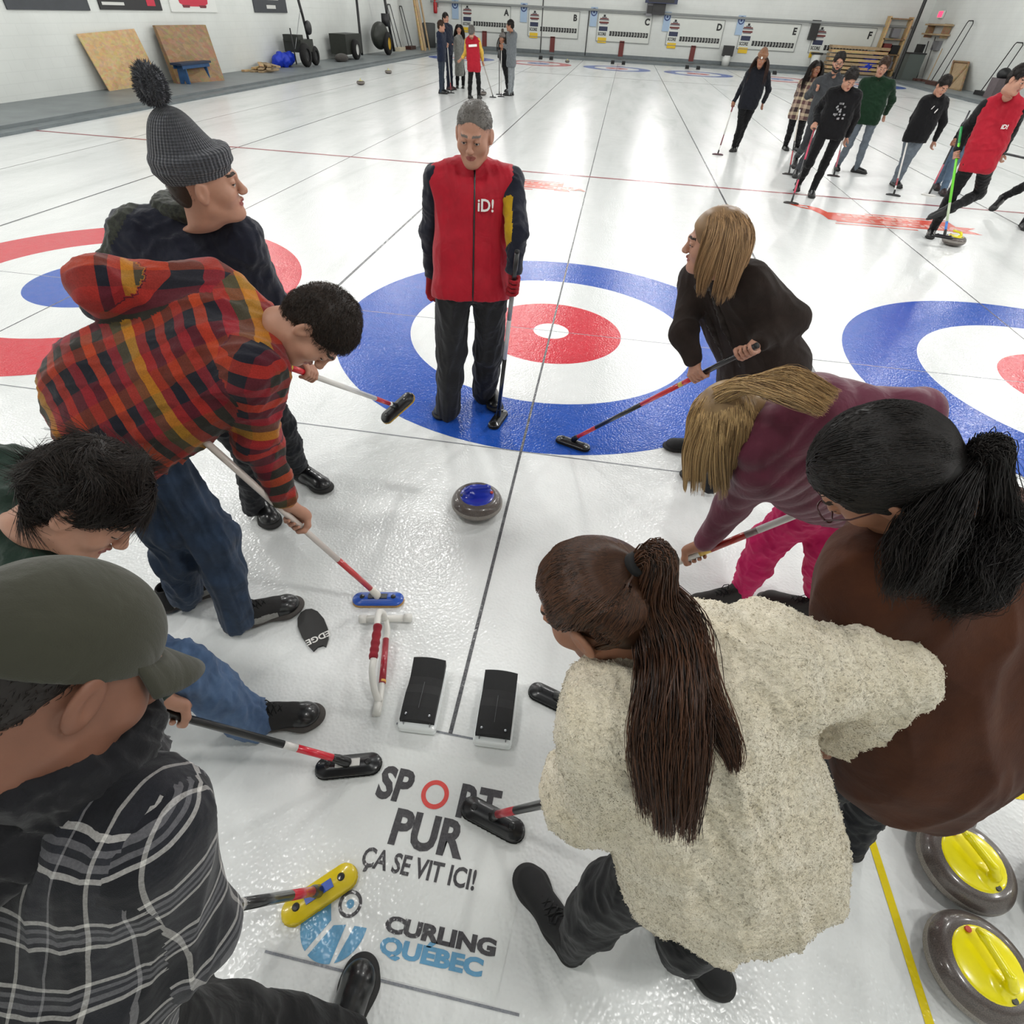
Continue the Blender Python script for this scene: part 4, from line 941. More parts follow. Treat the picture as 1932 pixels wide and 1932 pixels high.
V, Q = cap_hair(c, R, 1.04, .0045, .014, 1.0, .012, .010); V = V+vnormals(V, Q)*(.009*wob(V, 34, 3)+.004*wob(V, 80, 8))[:, None]
gw = lambda P: np.stack([wob(P, 40, 21), wob(P, 40, 22), wob(P, 40, 23)], 1)*1.6
add_hair(p, [(fuzz(V, Q, 11000, .030, gw, 9, 6, comb=.8), .0008)], hair_mat('black_curly_hair', '0f0c0b', '2e241e', .55), base=(V, Q))
shoe(p, (-0.671,-3.782,0.000), toe_yaw((-0.770,-3.800,0.000), (-0.580,-3.739,0.000)), SHC, SOLG, LACE, s=1.03, h=.005, toe=SHB); shoe(p, V3(*J['al'])*(1,1,0)+(0.03,-.02,0), -1.3, SHC, SOLG, LACE, s=1.03)
broom(bD[0], bD[1], np.array((-0.198,-3.858,0.000))-np.array((-0.416,-3.920,0.000)), [(.16, 'cf2436'), (.20, 'd9d6d2'), (1, '151516')], '1a1a1b', 'black shafted broom with white badge on its head held by the curly haired man', over='dddbd6')

# --- man in the olive cap, black and white check jacket
J = dict(hd=(-0.274,-4.386,1.444),nk=(-0.371,-4.444,1.268),sr=(-0.194,-4.483,1.232),sl=(-0.540,-4.474,1.197),er=(-0.190,-4.547,0.951),wr=(-0.332,-4.497,0.740),hr=(-0.337,-4.703,0.804),kr=(-0.262,-4.635,0.410),ar=(-0.076,-4.589,0.080)); J['hl'] = tuple(V3(*J['hr'])+V3(-.16, .06, 0)); J['kl'] = tuple(V3(*J['hl'])+V3(.10, .02, -.42)); J['al'] = tuple(V3(*J['kl'])*(1, 1, 0)+V3(-.12, -.12, .09)); J['el'] = tuple(V3(*J['sl'])+V3(-.05, .05, -.28))
bE = ((-0.272, -4.285, 0.05), (-0.3, -4.533, 0.873), (-0.293, -4.472, 0.673)); G = V3(*bE[2]); J['wr'] = tuple(G+V3(-.02, -.03, .07)); J['wl'] = tuple(V3(*bE[1])+V3(-.06, .05, 0))
p, R, c = person(J, 'man in olive baseball cap and black and white check jacket crouching closest', (0.402,0.495,-0.770), (0.151,0.609,0.779), mat('skin_deep', '7d5442', .5, .12, 25, .12, 400, .0008, .4, sss=.05),
    hands=[dict(w=J['wr'], el=J['er'], side=1, grip=(bE[2], V3(*bE[1])-V3(*bE[0]), .0135)), dict(w=J['wl'], el=J['el'], side=-1, grip=(lerp(bE[0], bE[1], .96), V3(*bE[1])-V3(*bE[0]), .0135))], hh=.003, hs=1.05, hc=(-0.272,-4.384,1.440))
CHK = plaid_mat('black_white_check', [(0, '15161b'), (.30, 'c9c6c2'), (.36, '1c1d24'), (.42, '77767a'), (.50, '2c2d33'), (.56, '77767a'), (.62, '1c1d24'), (.68, 'c9c6c2'), (.74, '15161b')],
                [(0, '101116'), (.42, 'b9b6b2'), (.48, '26272d'), (.90, '8a888a'), (.94, '101116')], .115, .075, .5)
up_, r_, f_, mh, ms = tf(J)
v = Vol(.007); torso(v, J, .120, .128, .130, .07, .12, .88, sh=.075); sleeve(v, J, 'r', .072, .062, .050, .045, pid=1, part=.9); sleeve(v, J, 'l', .08, .065, .05, .045, pid=2, part=.9)
cloth(p, 'check_jacket', v, CHK, .005, 7, 17, attr=pat_of(v, J, up_, r_, f_, mh), axis=up_, aniso=.25)
HOOD = fabric('black_jersey', '17171b', .9, .35, 260, .25, 12, .2)
v = Vol(.006); nk = V3(*J['nk']); cen = lerp(nk, c, .42)
v.chain([cen+r_*math.cos(t)*.085+f_*math.sin(t)*.085-up_*(.01+.02*math.cos(t*2)) for t in np.linspace(0, 6.283, 21)], .036, .03); v.chain([nk-up_*.03+r_*math.cos(t)*.095+f_*math.sin(t)*.10 for t in np.linspace(0, 6.283, 21)], .045, .04)
v.chain([nk-f_*.08, nk-f_*.16-up_*.06, nk-f_*.17-up_*.16], [.07, .075, .05], .05); sub(p, 'hood', v, HOOD, .008, 13, 2)
v = Vol(.008); trousers(v, J, .098, .080, .060, .045, cuff=.02); cloth(p, 'trousers', v, fabric('black_trousers', '151516', .85, .25, 400, .2, 12), .004, 6, 19)
CAPM = fabric('olive_cap_cloth', '37372c', .85, .35, 500, .15, 8, .15)
P = hp(c, R, 1.05); v = Vol(.0045); v.ell(P(0, -.022, .040), np.array((.086, .108, .092))*1.05, R); v.cut(P(0, 0, .020), R@V3(0, .10, -1)); v.ell(P(0, -.022, .120+.006), (.010, .010, .005), R, k=.004)
V, Q = v.skin(); o = mk('cap', V, Q, CAPM, p)
b_ = MB(); n_ = 18; Vb = []; Fb = []
for i in range(n_+1):
    a = math.radians(28+124*i/n_)
    for j in range(7):
        t = j/6; x = .083*math.cos(a)*(1-.04*t); y = -.020+.106*math.sin(a)+.075*t*math.sin(a)**.8; zz = .036-.016*t-.030*t*(x/.08)**2
        Vb.append(P(x, y, zz))
for i in range(n_):
    for j in range(6): k = i*7+j; Fb.append((k, k+1, k+8, k+7))
ob = mk('brim', np.array(Vb), np.array(Fb), CAPM, o); md = ob.modifiers.new('thick', 'SOLIDIFY'); md.thickness = .004; md.offset = 0
shorthair(p, c, R, hair_mat('cropped_black_hair', '15100e', '2a211c'), 4000, .008, 1.045, -.006, .005)
shoe(p, (-0.083,-4.579,0.000), toe_yaw((-0.092,-4.586,0.000), (-0.090,-4.440,0.000)), mat('black_soft_leather', '101011', .3, .2, 80, .15, 160, coat=.35), SOLE, None, s=.98, h=.004); shoe(p, V3(*J['al'])*(1,1,0), -1.0, SHB, SOLE, LACE)
broom(bE[0], bE[1], np.array((-0.166,-4.178,0.000))-np.array((-0.322,-4.326,0.000)), [(.05, '121213'), (.26, 'cf2436'), (.60, '1c1c1d'), (.62, 'b5b2ad'), (1, '1c1c1d')], 'd9bd2a', 'broom with yellow and blue head and red shaft end held by olive cap man', shell='e3c81e', over='2350b4', r=.0135)

# --- woman in the brown knitted jacket
J = dict(hd=(0.763,-2.168,1.429),nk=(0.824,-2.069,1.268),sl=(0.943,-2.212,1.284),sr=(0.770,-1.935,1.172),el=(1.176,-2.174,1.136),er=(0.746,-2.153,1.007),wl=(1.001,-2.323,1.051),wr=(0.697,-2.360,0.882),hl=(1.210,-2.143,0.900),hr=(1.106,-1.972,0.858),al=(1.148,-2.022,0.095),ar=(1.069,-1.717,0.094),kl=(1.183,-2.061,0.491),kr=(1.107,-1.829,0.470)); bF = ((0.318, -1.691, 0.05), (1.008, -2.378, 1.084), (0.983, -2.353, 1.046)); G = V3(*((0.318, -1.691, 0.05), (0.697, -2.448, 0.901), (0.674, -2.403, 0.85))[2]); aF = nrmz(V3(*bF[1])-V3(*bF[0]))
gR = V3(*bF[0])+aF*np.dot(G-V3(*bF[0]), aF); gL = V3(*bF[2]); J['wr'] = tuple(gR+nrmz(V3(*J['er'])-gR)*.075); J['wl'] = tuple(gL+nrmz(V3(*J['el'])-gL)*.075)
BRN = fabric('dark_brown_wool', '2e2521', .95, .5, 260, .3, 16, .05, b2=.25)
p, R, c = person(J, 'blonde woman in dark brown jacket with shoulder length hair facing the instructor', (-0.984,0.129,-0.120), (-0.083,-0.047,0.995), SKIN_PALE, True,
    hands=[dict(w=J['wr'], el=J['er'], side=1, grip=(gR, aF, .0125)), dict(w=J['wl'], el=J['el'], side=-1, grip=(gL, aF, .0125))], hs=.98, hc=(0.751,-2.250,1.425))
up_, r_, f_, mh, ms = tf(J)
v = Vol(.008); torso(v, J, .112, .125, .145, .07, .14, .86, drop=V3(.12, 0, -1), sh=.068); sleeve(v, J, 'r', .068, .056, .044, .04, part=.93); sleeve(v, J, 'l', .072, .064, .046, .04, part=.93); cloth(p, 'jacket', v, BRN, .005, 6, 21, axis=up_)
v = Vol(.007); v.chain([V3(*J['nk'])+r_*math.cos(t)*.062+f_*math.sin(t)*.066-up_*(.01+.02*math.sin(t)) for t in np.linspace(0, 6.283, 15)], .018, .02)
for q in (-1, 1): v.chain([V3(*J['nk'])+r_*q*.05+f_*.075-up_*.02, V3(*J['nk'])+r_*q*.045+f_*.112-up_*.20, V3(*J['nk'])+r_*q*.05+f_*.125-up_*.42], .017, .01)
sub(p, 'scarf', v, fabric('grey_brown_scarf', '3a3431', .95, .5, 200, .4, 30), .004, 30)
v = Vol(.009); trousers(v, J, .088, .066, .052, cuff=.02, hip=.115); cloth(p, 'trousers', v, DKJ, .006, 11, 22)
HB = hair_mat('blonde_hair', '523b24', 'cba478', .4)
P = hp(c, R, .98); V, Q = cap_hair(c, R, 1.0, .005, .008)
dn_ = lambda d: np.ones(len(d), bool)
hA = fall_hair(c, R, .98, 6000, .215, (0.05, 0, -1), 16, 3, lambda d: d[:, 1] < .50, (0, -.9, -.3), .66, .22)
locks = [(clump(hA, 60, 1, .35), .00085)]
add_hair(p, locks, HB, base=(V, Q))
SHW = mat('black_suede_shoe', '141415', .7, .2, 50, .15, 200)
shoe(p, (1.070,-1.597,0.000), toe_yaw((1.203,-1.615,0.000), (0.893,-1.594,0.000)), SHW, SOLE, LACE, s=.95); shoe(p, (1.160,-1.874,0.000), toe_yaw((1.285,-1.884,0.000), (0.977,-1.887,0.000)), SHW, SOLE, LACE, s=.95)
broom(bF[0], bF[1], np.array((0.408,-1.659,0.000))-np.array((0.196,-1.582,0.000)), [(.18, 'c2283a'), (.48, '19191b'), (.68, 'cc2430'), (.70, 'd8b84a'), (.74, 'cc2430'), (1, '1d1d1f')], '161617', 'black and red broom on the blue ring held by the woman in brown jacket')

# --- blonde woman in the burgundy puffer jacket and pink trousers
J = dict(hd=(0.816,-2.951,1.103),nk=(0.895,-3.135,1.110),sl=(0.937,-3.113,0.997),sr=(1.000,-3.094,1.233),el=(0.936,-3.007,0.743),er=(1.278,-3.129,1.257),wl=(0.885,-3.002,0.501),wr=(1.418,-3.065,1.060),hl=(1.267,-2.936,0.793),hr=(1.359,-2.896,0.949),kl=(1.198,-2.838,0.433),kr=(1.383,-2.921,0.520),al=(1.203,-2.818,0.074),ar=(1.514,-2.808,0.154)); bG = ((0.414, -3.032, 0.05), (1.318, -2.979, 0.837), (0.868, -3.005, 0.445)); G = V3(*bG[2]); aG = nrmz(V3(*bG[1])-V3(*bG[0])); J['wl'] = tuple(G+nrmz(V3(*J['el'])-G)*.075)
gR = lerp(bG[0], bG[1], .97); J['wr'] = tuple(gR+nrmz(V3(*J['er'])-gR)*.08)
BURG = fabric('burgundy_quilted', '64283c', .55, .2, 120, .3, 10, .15); PINK = fabric('magenta_trousers', 'c8185f', .8, .3, 500, .2, 12, .1)
p, R, c = person(J, 'woman with long blonde hair in burgundy jacket and magenta trousers bending down', (-0.312,-0.085,-0.946), (-0.915,0.003,0.404), SKIN, True,
    hands=[dict(w=J['wl'], el=J['el'], side=-1, grip=(bG[2], aG, .0135)), dict(w=J['wr'], el=J['er'], side=1, grip=(gR, aG, .0135))], hs=.98, hc=(0.804,-3.064,1.120))
up_, r_, f_, mh, ms = tf(J)
v = Vol(.008); torso(v, J, .120, .125, .125, .08, .06, .86, sh=.075); sleeve(v, J, 'r', .074, .064, .046, .045, part=.93); sleeve(v, J, 'l', .072, .058, .044, .04, part=.95)
V, Q = v.skin(); N = vnormals(V, Q); pf = pat_of(v, J, up_, r_, f_, mh); 
V = V+N*(.006*np.abs(np.sin(((V-mh)@up_)*48+.8*wob(V, 7, 3)))-.003+.004*wob(V, 14, 4))[:, None]; mk('puffer_jacket', V, Q, BURG, p)
v = Vol(.008); trousers(v, J, .098, .072, .052, .04, hip=.122, cuff=.0); cloth(p, 'trousers', v, PINK, .006, 10, 24)
P = hp(c, R, .98); V, Q = cap_hair(c, R, 1.0, .005, .008)
hA = fall_hair(c, R, .98, 8500, .245, (.20, .05, -1), 20, 5, None, (0, .3, -.5), .62, .20, 1.05)
locks = [(clump(hA, 90, 2, .4), .0009)]
for k in range(10):
    f = k/9; rt = P(-.01+.03*f, .03-.08*f, .118)
    a1 = np.array((0.867,-3.177,1.340))*(1-f)+np.array((0.830,-3.219,1.300))*f; a2 = np.array((0.962,-3.222,1.360))*(1-f)+np.array((0.907,-3.311,1.340))*f; a3 = np.array((1.017,-3.234,1.350))*(1-f)+np.array((0.838,-3.328,1.300))*f
    locks.append((lock([rt, lerp(rt, a1, .5)+V3(0, 0, .035), a1+V3(0, -.01, .02), lerp(a1, a2, .7)+V3(0, -.01, .005), a2+V3(.03, -.01, -.015)], [.008, .016, .018, .016, .010], 420, 14, 90+k, .3), .0009))
add_hair(p, locks, HB2 := hair_mat('ash_blonde_hair', '5a4128', 'ecc890', .4), base=(V, Q))
SHG = mat('brown_black_trainer', '1e1815', .7, .3, 60, .2, 200)
shoe(p, (1.109,-2.857,0.000), toe_yaw((1.227,-2.818,0.000), (0.991,-2.912,0.000)), SHG, SOLG, LACE, s=.97); shoe(p, V3(*J['ar'])*(1,1,0)+(-.05,-.03,0), 1.3, SHG, SOLG, LACE, s=.97)
broom(bG[0], bG[1], (.3, 1, 0), [(.20, 'c02a38'), (.52, 'dddbd6'), (.56, 'e8c060'), (.68, 'a82a20'), (.72, '8c7a78'), (1, 'd9d7d2')], '1a1a1b', 'white broom with red label held by the woman in magenta trousers', r=.0145)

# --- woman with black ponytail, glasses and brown coat
J = dict(hd=(0.851,-3.812,1.490),nk=(1.006,-3.762,1.358),sl=(0.897,-3.886,1.316),sr=(1.168,-3.712,1.320),el=(0.944,-3.865,1.046),hl=(1.140,-3.970,0.906),hr=(1.302,-3.864,0.955),er=(1.331,-3.745,1.102)); up0 = nrmz(lerp(J['sl'], J['sr'], .5)-lerp(J['hl'], J['hr'], .5))
J['kl'] = tuple(V3(*J['hl'])+V3(.02, .10, -.36)); J['kr'] = tuple(V3(*J['hr'])+V3(.02, .05, -.40)); J['al'] = tuple(V3(*J['kl'])*(1,1,0)+V3(.02, .02, .09)); J['ar'] = tuple(V3(*J['kr'])*(1,1,0)+V3(.08, -.04, .09))
hb0 = V3(*(0.386,-3.504,0.050)); hb1 = V3(*(1.017,-3.946,0.800)); hb1 = hb0+nrmz(hb1-hb0)*1.2
J['wl'] = tuple(V3(*J['el'])+V3(-.10, .0, -.22)); J['wr'] = tuple(V3(*J['er'])+V3(-.14, -.16, -.14))
gL = hb0+nrmz(hb1-hb0)*.62; J['wl'] = tuple(gL+nrmz(V3(*J['el'])-gL)*.08); gR = hb1-nrmz(hb1-hb0)*.06; J['wr'] = tuple(gR+nrmz(V3(*J['er'])-gR)*.08)
aH = hb1-hb0
p, R, c = person(J, 'woman with black curly ponytail and glasses in rust brown coat', (-0.447,0.303,-0.842), (-0.823,-0.008,0.569), SKIN, True,
    hands=[dict(w=J['wl'], el=J['el'], side=-1, grip=(gL, aH, .0125)), dict(w=J['wr'], el=J['er'], side=1, grip=(gR, aH, .0125))], hh=.0035, hs=.98, hc=(0.822,-3.857,1.520))
COAT = fabric('rust_brown_wool', '3c2014', .95, .4, 300, .3, 9, .05, '4c2a18', b2=.25)
up_, r_, f_, mh, ms = tf(J)
v = Vol(.008); torso(v, J, .128, .140, .142, .09, .12, .92, drop=V3(.10, -.02, -1), sh=.085); sleeve(v, J, 'l', .080, .066, .050, .05, part=.93); sleeve(v, J, 'r', .085, .074, .052, .05, part=.93)
o, V, Q = cloth(p, 'coat', v, COAT, .009, 4, 31, axis=(0, 0, 1), aniso=.3)
v = Vol(.008); v.chain([V3(*J['nk'])+r_*math.cos(t)*.072+f_*math.sin(t)*.07+up_*.02 for t in np.linspace(0, 6.283, 15)], .028, .03); sub(o, 'collar', v, COAT, .004, 20)
v = Vol(.010); trousers(v, J, .095, .070, .052, .04, hip=.12, cuff=.02); cloth(p, 'trousers', v, DKJ, .006, 10, 32)
HBK = hair_mat('black_hair', '060505', '1d1613', .55)
tie = c+R@V3(.0, -.116, -.045); P = hp(c, R, .98)
V, Q = cap_hair(c, R, .99, .005, .004); paths = pulled_hair(c, R, .99, (0, -.93, -.62), 6500, 7, lift=.04)
pt = [tie, tie-R[:, 1]*.018, V3(*(0.991,-3.867,1.480)), V3(*(1.003,-3.905,1.450)), V3(*(0.983,-3.945,1.410)), V3(*(0.976,-3.958,1.350))]
pn = lock(pt, [.014, .020, .040, .050, .052, .040], 6500, 22, 5, .26); pn += .012*np.stack([wob(pn.reshape(-1, 3), 42, k).reshape(pn.shape[:2]) for k in (1, 2, 3)], 2)*np.linspace(0, 1, 22)[None, :, None]
p2 = lock([tie, V3(*(0.867,-3.954,1.520)), V3(*(0.860,-3.983,1.460)), V3(*(0.874,-3.995,1.400))], [.014, .034, .040, .034], 1800, 18, 6, .25)
p2 += .010*np.stack([wob(p2.reshape(-1, 3), 45, k).reshape(p2.shape[:2]) for k in (4, 5, 6)], 2)*np.linspace(0, 1, 18)[None, :, None]
fly = lock([tie, V3(*(0.951,-3.867,1.560)), V3(*(0.988,-3.894,1.550)), V3(*(1.014,-3.917,1.520))], [.012, .03, .03, .03], 90, 20, 8, .4)
add_hair(p, [(paths, .0011), (pn, .0008), (p2, .0008), (fly, .0004)], HBK, base=(V, Q))
z = MB()
RIM = mat('dark_red_frame', '3a1518', .3)
for s_ in (-1, 1):
    z.tube([P(s_*.032+.023*math.cos(a), .106-.004*abs(math.cos(a)), .000+.019*math.sin(a)) for a in np.linspace(0, 6.283, 21)], .0016, RIM, 6)
    z.tube([P(s_*.055, .103, .004), P(s_*.078, .05, .006), P(s_*.082, -.005, .004), P(s_*.080, -.025, -.012)], .0017, RIM, 6)
z.tube([P(-.010, .109, .002), P(.010, .109, .002)], .0016, RIM, 6); z.build('glasses', p, True)
shoe(p, V3(*J['al'])*(1,1,0)+(-.065,.025,0), 1.2, SHW, SOLE, LACE); shoe(p, V3(*J['ar'])*(1,1,0)+(-.06,.03,0), 1.1, SHW, SOLE, LACE)
broom(hb0, hb1, np.array((0.466,-3.503,0.000))-np.array((0.315,-3.454,0.000)), [(1, '161617')], '171717', 'black broom seen between the cream fleece woman and the right foot block')

# --- woman in cream fleece with a long brown ponytail
J = dict(hd=(0.388,-4.065,1.358),nk=(0.507,-4.056,1.199),sl=(0.444,-4.210,1.222),sr=(0.678,-4.055,1.223),el=(0.431,-4.223,0.947),er=(0.939,-3.991,1.165),wl=(0.504,-4.128,0.732),wr=(0.979,-3.972,0.922),hl=(0.672,-4.247,0.789),hr=(0.816,-4.204,0.826),kl=(0.555,-4.250,0.437),kr=(0.745,-4.296,0.445),al=(0.513,-4.286,0.086),ar=(0.813,-4.252,0.072)); bI = ((0.216, -3.984, 0.05), (0.597, -4.233, 1.16), (0.43, -4.124, 0.674)); aI = nrmz(V3(*bI[1])-V3(*bI[0])); gL = V3(*bI[2]); gR = lerp(bI[0], bI[1], .93)
J['wl'] = tuple(gL+nrmz(V3(*J['el'])-gL)*.08)
p, R, c = person(J, 'woman with long brown ponytail and cream fleece jacket seen from behind', (-0.743,0.310,-0.593), (-0.581,0.141,0.801), SKIN, True,
    hands=[dict(w=J['wl'], el=J['el'], side=-1, grip=(gL, aI, .0125)), dict(w=J['wr'], el=J['er'], side=1, curl=1.1, palm=(-.6, .3, 0))], hh=.003, hs=.97, hc=(0.381,-4.069,1.330))
def fleece_mat():
    m = bpy.data.materials.new('cream_fleece'); t = NT(m); tc = t.n('ShaderNodeTexCoord').outputs['Object']
    a = t.n('ShaderNodeAttribute', attribute_name='rnd').outputs['Fac']
    n = t.noise(90, 4, .6, tc).outputs[0]
    c_ = t.mix(.5, t.ramp(n, [(.3, hexc('dccfb2')), (.7, hexc('f6ecd4'))], 'LINEAR'), t.ramp(a, [(0, hexc('e8dcc2')), (1, hexc('fff9ea'))], 'LINEAR'))
    t.l(c_, t.b.inputs['Base Color']); t.b.inputs['Roughness'].default_value = .95; t.b.inputs['Specular IOR Level'].default_value = .1; t.b.inputs['Sheen Weight'].default_value = .3
    t.l(t.bump(t.noise(240, 3, .7, tc, 1.).outputs[0], .9, .004, t.bump(t.noise(70, 3, .6, tc, .8).outputs[0], .6, .006)), t.b.inputs['Normal']); return m
FLE = fleece_mat(); up_, r_, f_, mh, ms = tf(J)
v = Vol(.006); torso(v, J, .122, .132, .138, .09, .02, .90, drop=-up_+V3(.0, 0, -.5), sh=.078); sleeve(v, J, 'l', .080, .074, .058, .05, part=.9); sleeve(v, J, 'r', .086, .082, .062, .055, part=1.0)
v.chain([V3(*J['nk'])+r_*math.cos(t)*.070+f_*math.sin(t)*.070+up_*.02 for t in np.linspace(0, 6.283, 15)], .028, .03)
V, Q = v.skin(); V = relax(V, Q, 2, .4); V = folds(V, Q, .013, 5, 33, axis=up_, aniso=.3); N = vnormals(V, Q)
V = V+N*(.0018*wob(V, 420, 40)+.0016*wob(V, 700, 41))[:, None]
Pf = fuzz(V, Q, 100000, .0040, None, 12, 3, comb=.75); A, B_, rn = strands(Pf, .0009, .0006)
mk('fleece_jacket', np.concatenate([V, A]), np.concatenate([Q, B_+len(V)]), FLE, p, True, attr={'rnd': np.concatenate([np.clip(.4+.3*wob(V, 50, 9), 0, 1), rn])})
v = Vol(.007); trousers(v, J, .090, .070, .050, .04, hip=.12, cuff=.02); cloth(p, 'leggings', v, fabric('black_leggings', '121316', .8, .2, 600, .2, 12), .004, 12, 34)
HBR = hair_mat('brown_hair', '150d09', '5e3d2a', .36)
P = hp(c, R, .97); tdir = V3(.10, -.90, .48); tie = P(.008, -.117, .077)
V, Q = cap_hair(c, R, .975, .0045, -.001); paths = pulled_hair(c, R, .975, tdir, 10000, 9, 14, lift=.10)
pt = [tie, tie-R[:, 1]*.035+V3(0, 0, .02), V3(*(0.465,-4.096,1.400)), V3(*(0.498,-4.141,1.345)), V3(*(0.501,-4.231,1.330)), V3(*(0.508,-4.291,1.275)), V3(*(0.521,-4.330,1.200))]
pn = lock(pt, [.012, .020, .036, .050, .056, .060, .052], 6500, 24, 15, .14); pn = clump(pn, 60, 3, .5); pn += .007*np.stack([wob(pn.reshape(-1, 3), 26, k).reshape(pn.shape[:2]) for k in (1, 2, 3)], 2)*np.linspace(0, 1, 24)[None, :, None]
side = lock([tie, V3(*(0.519,-4.107,1.360)), V3(*(0.541,-4.195,1.340)), V3(*(0.581,-4.255,1.310)), V3(*(0.597,-4.285,1.280))], [.012, .03, .03, .025, .015], 700, 22, 16, .3)
wisp = lock([P(.02, .05, .11), P(-.06, .115, .07), P(-.07, .13, .0), P(-.05, .125, -.06)], [.03, .01, .01, .01], 16, 12, 17, .5)
ho = add_hair(p, [(paths, .0010), (pn, .0010), (clump(side, 10, 4, .6), .0008), ], HBR, base=(V, Q))
z = MB(); q = nrmz(pt[1]-pt[0]); z.tube([tie-q*.004+V3(*nrmz(np.cross(q, (0,0,1))))*0, tie+q*.018], .0205, mat('black_hair_tie', '08080a', .8), 18); z.build('hair_tie', ho, True)
SHK = mat('black_suede_boot', '101012', .75, .3, 60, .2, 250)
shoe(p, (0.446,-4.233,0.000), toe_yaw((0.515,-4.290,0.000), (0.368,-4.143,0.000)), SHK, SOLE, LACE, s=.95, h=.0045); shoe(p, (0.845,-4.229,0.000), toe_yaw((0.805,-4.209,0.000), (0.884,-4.264,0.000)), SHK, SOLE, LACE, s=.9)
broom(bI[0], bI[1], np.array((0.298,-4.006,0.000))-np.array((0.089,-3.946,0.000)), [(.20, 'b8303c'), (1, '141415')], '131313', 'black broom with short red section sweeping over the lettering held by the woman in fleece')

# ------------------------------------------------------------------ stones and gear on the near ice
stone((-0.160,-2.430,0.000), math.radians(-70), '1c2fa0', 'blue handled curling stone alone in the middle of the group')
stone((1.766,-3.870,0.000), math.radians(25), 'f4e600', 'yellow handled stone second from the top of the parked column by the yellow line', 'parked yellow stones')
stone((1.685,-4.149,0.000), math.radians(20), 'f4e600', 'yellow handled stone lowest of the parked column by the yellow line', 'parked yellow stones')
stone((1.740,-3.660,0.000), math.radians(60), 'f4e600', 'yellow handled stone half hidden under the brown coat', 'parked yellow stones')
stone((2.079,-3.934,0.000), math.radians(20), 'f4e600', 'yellow handled stone cut off by the right edge of the frame', 'parked yellow stones')
stone((4.978,4.057,0.000), math.radians(30), 'e8dc18', 'yellow handled stone being pushed by the broom of the man in red vest')
stone((-8.361,17.825,0.000), .3, 'd8d27a', 'pale handled stone nearer of two on the far left ice'); stone((-8.916,22.401,0.000), .6, 'd0cc90', 'small stone farther of two on the far left ice')
stone((-2.905,36.517,0.000), .2, 'e0d98a', 'stone with pale yellow handle beside the far red house', s=1.0); stone((-4.067,17.284,0.000), .9, '6e6e70', 'grey stone behind the legs of the red vest man in the far group')

def foot_block(cu, au, label):
    """rubber faced foothold on a clear white base; cu,cv centre, au,av back end"""
    c0 = V3(*cu)*(1,1,0); y = nrmz(V3(*au)*(1,1,0)-c0); x = np.cross(y, (0,0,1)); z_ = V3(0,0,1)
    h = empty('starting_hack', c0, label, 'curling hack')
    fr = np.stack([x, y, z_], 1); W_ = .066; Lh = .125
    prof = [(-Lh, .048), (-Lh, .078), (-.075, .088), (-.02, .092), (.02, .082), (.055, .082), (Lh, .112), (Lh, .060), (.05, .050)]
    b = MB(); n = 9
    secs = []
    for i in range(n):
        q = -1+2*i/(n-1); dz = -.010*(q*q); secs.append([c0+x*q*W_+y*a+z_*(zz+(dz if k in (1, 2, 3, 4, 5, 6) else 0)) for k, (a, zz) in enumerate(prof)])
    V = [v for s_ in secs for v in s_]; m = len(prof); F = [tuple(range(m)), tuple(reversed(range((n-1)*m, n*m)))]
    for i in range(n-1):
        for k in range(m): F.append((i*m+k, (i+1)*m+k, (i+1)*m+(k+1) % m, i*m+(k+1) % m))
    b.add(V, F, RUB); b.build('rubber_cover', h)
    g = MB(); g.box(c0-y*.010+z_*.025, (W_*2+.016, Lh*2+.020, .050), mat('clear_white_base', 'eef2f2', .12, coat=.5), fr); ob = g.build('base', h); bv = ob.modifiers.new('round', 'BEVEL'); bv.width = .014; bv.segments = 3
    t = MB(); t.box(c0+z_*.0935-y*.03, (.0018, .11, .002), mat('grey_seam', '57585a', .6), fr); t.build('seam', h)
    t = MB()
    for s_ in (-1, 1): t.lathe([(0, .003), (.005, .002), (.0055, 0)], STEEL, c0+x*s_*.045-y*.105+z_*.079, 12)
    for s_ in (-1, 1): t.tube([c0+x*s_*.05-y*.135+z_*.046, c0+x*s_*.05-y*.128+z_*.058, c0+x*s_*.05-y*.118+z_*.052], .0022, STEEL, 8)
    t.build('screws', h)


foot_block((-0.134,-3.590,0.050), (-0.141,-3.470,0.050), 'black rubber foothold to the left of the centre line')
foot_block((0.161,-3.595,0.050), (0.156,-3.479,0.050), 'black rubber foothold to the right of the centre line')

# slider disc with EDGE lettering, lying by the plaid shirt man's toe
sc = V3(*(-0.709,-3.348,0.000)); sd = nrmz(V3(*(-0.806,-3.243,0.000))-sc); sx = np.cross(sd, (0,0,1))
sl = empty('slider_pad', sc, 'dark grey slip on slider with white EDGE lettering lying on the ice', 'curling slider')
pts = [(-.012, -.125), (-.004, -.112), (.018, -.108), (.040, -.118), (.050, -.075), (.058, -.02), (.056, .04), (.042, .085), (.020, .108), (-.004, .114), (-.028, .104), (-.046, .075), (-.056, .02), (-.052, -.04), (-.036, -.09)]
b = MB(); b.prism([(-p_[0], p_[1]) for p_ in pts][::-1], .001, .011, mat('slider_black', '222120', .55, .2, 60), (sc, sx, sd, V3(0,0,1))); b.build('sole_plate', sl)
b = MB(); put_text(b, 'EDGE', WHL, sc-sd*.065+V3(0,0,.0125), -sx, -sd, .042, bold=.0012); b.build('lettering', sl)

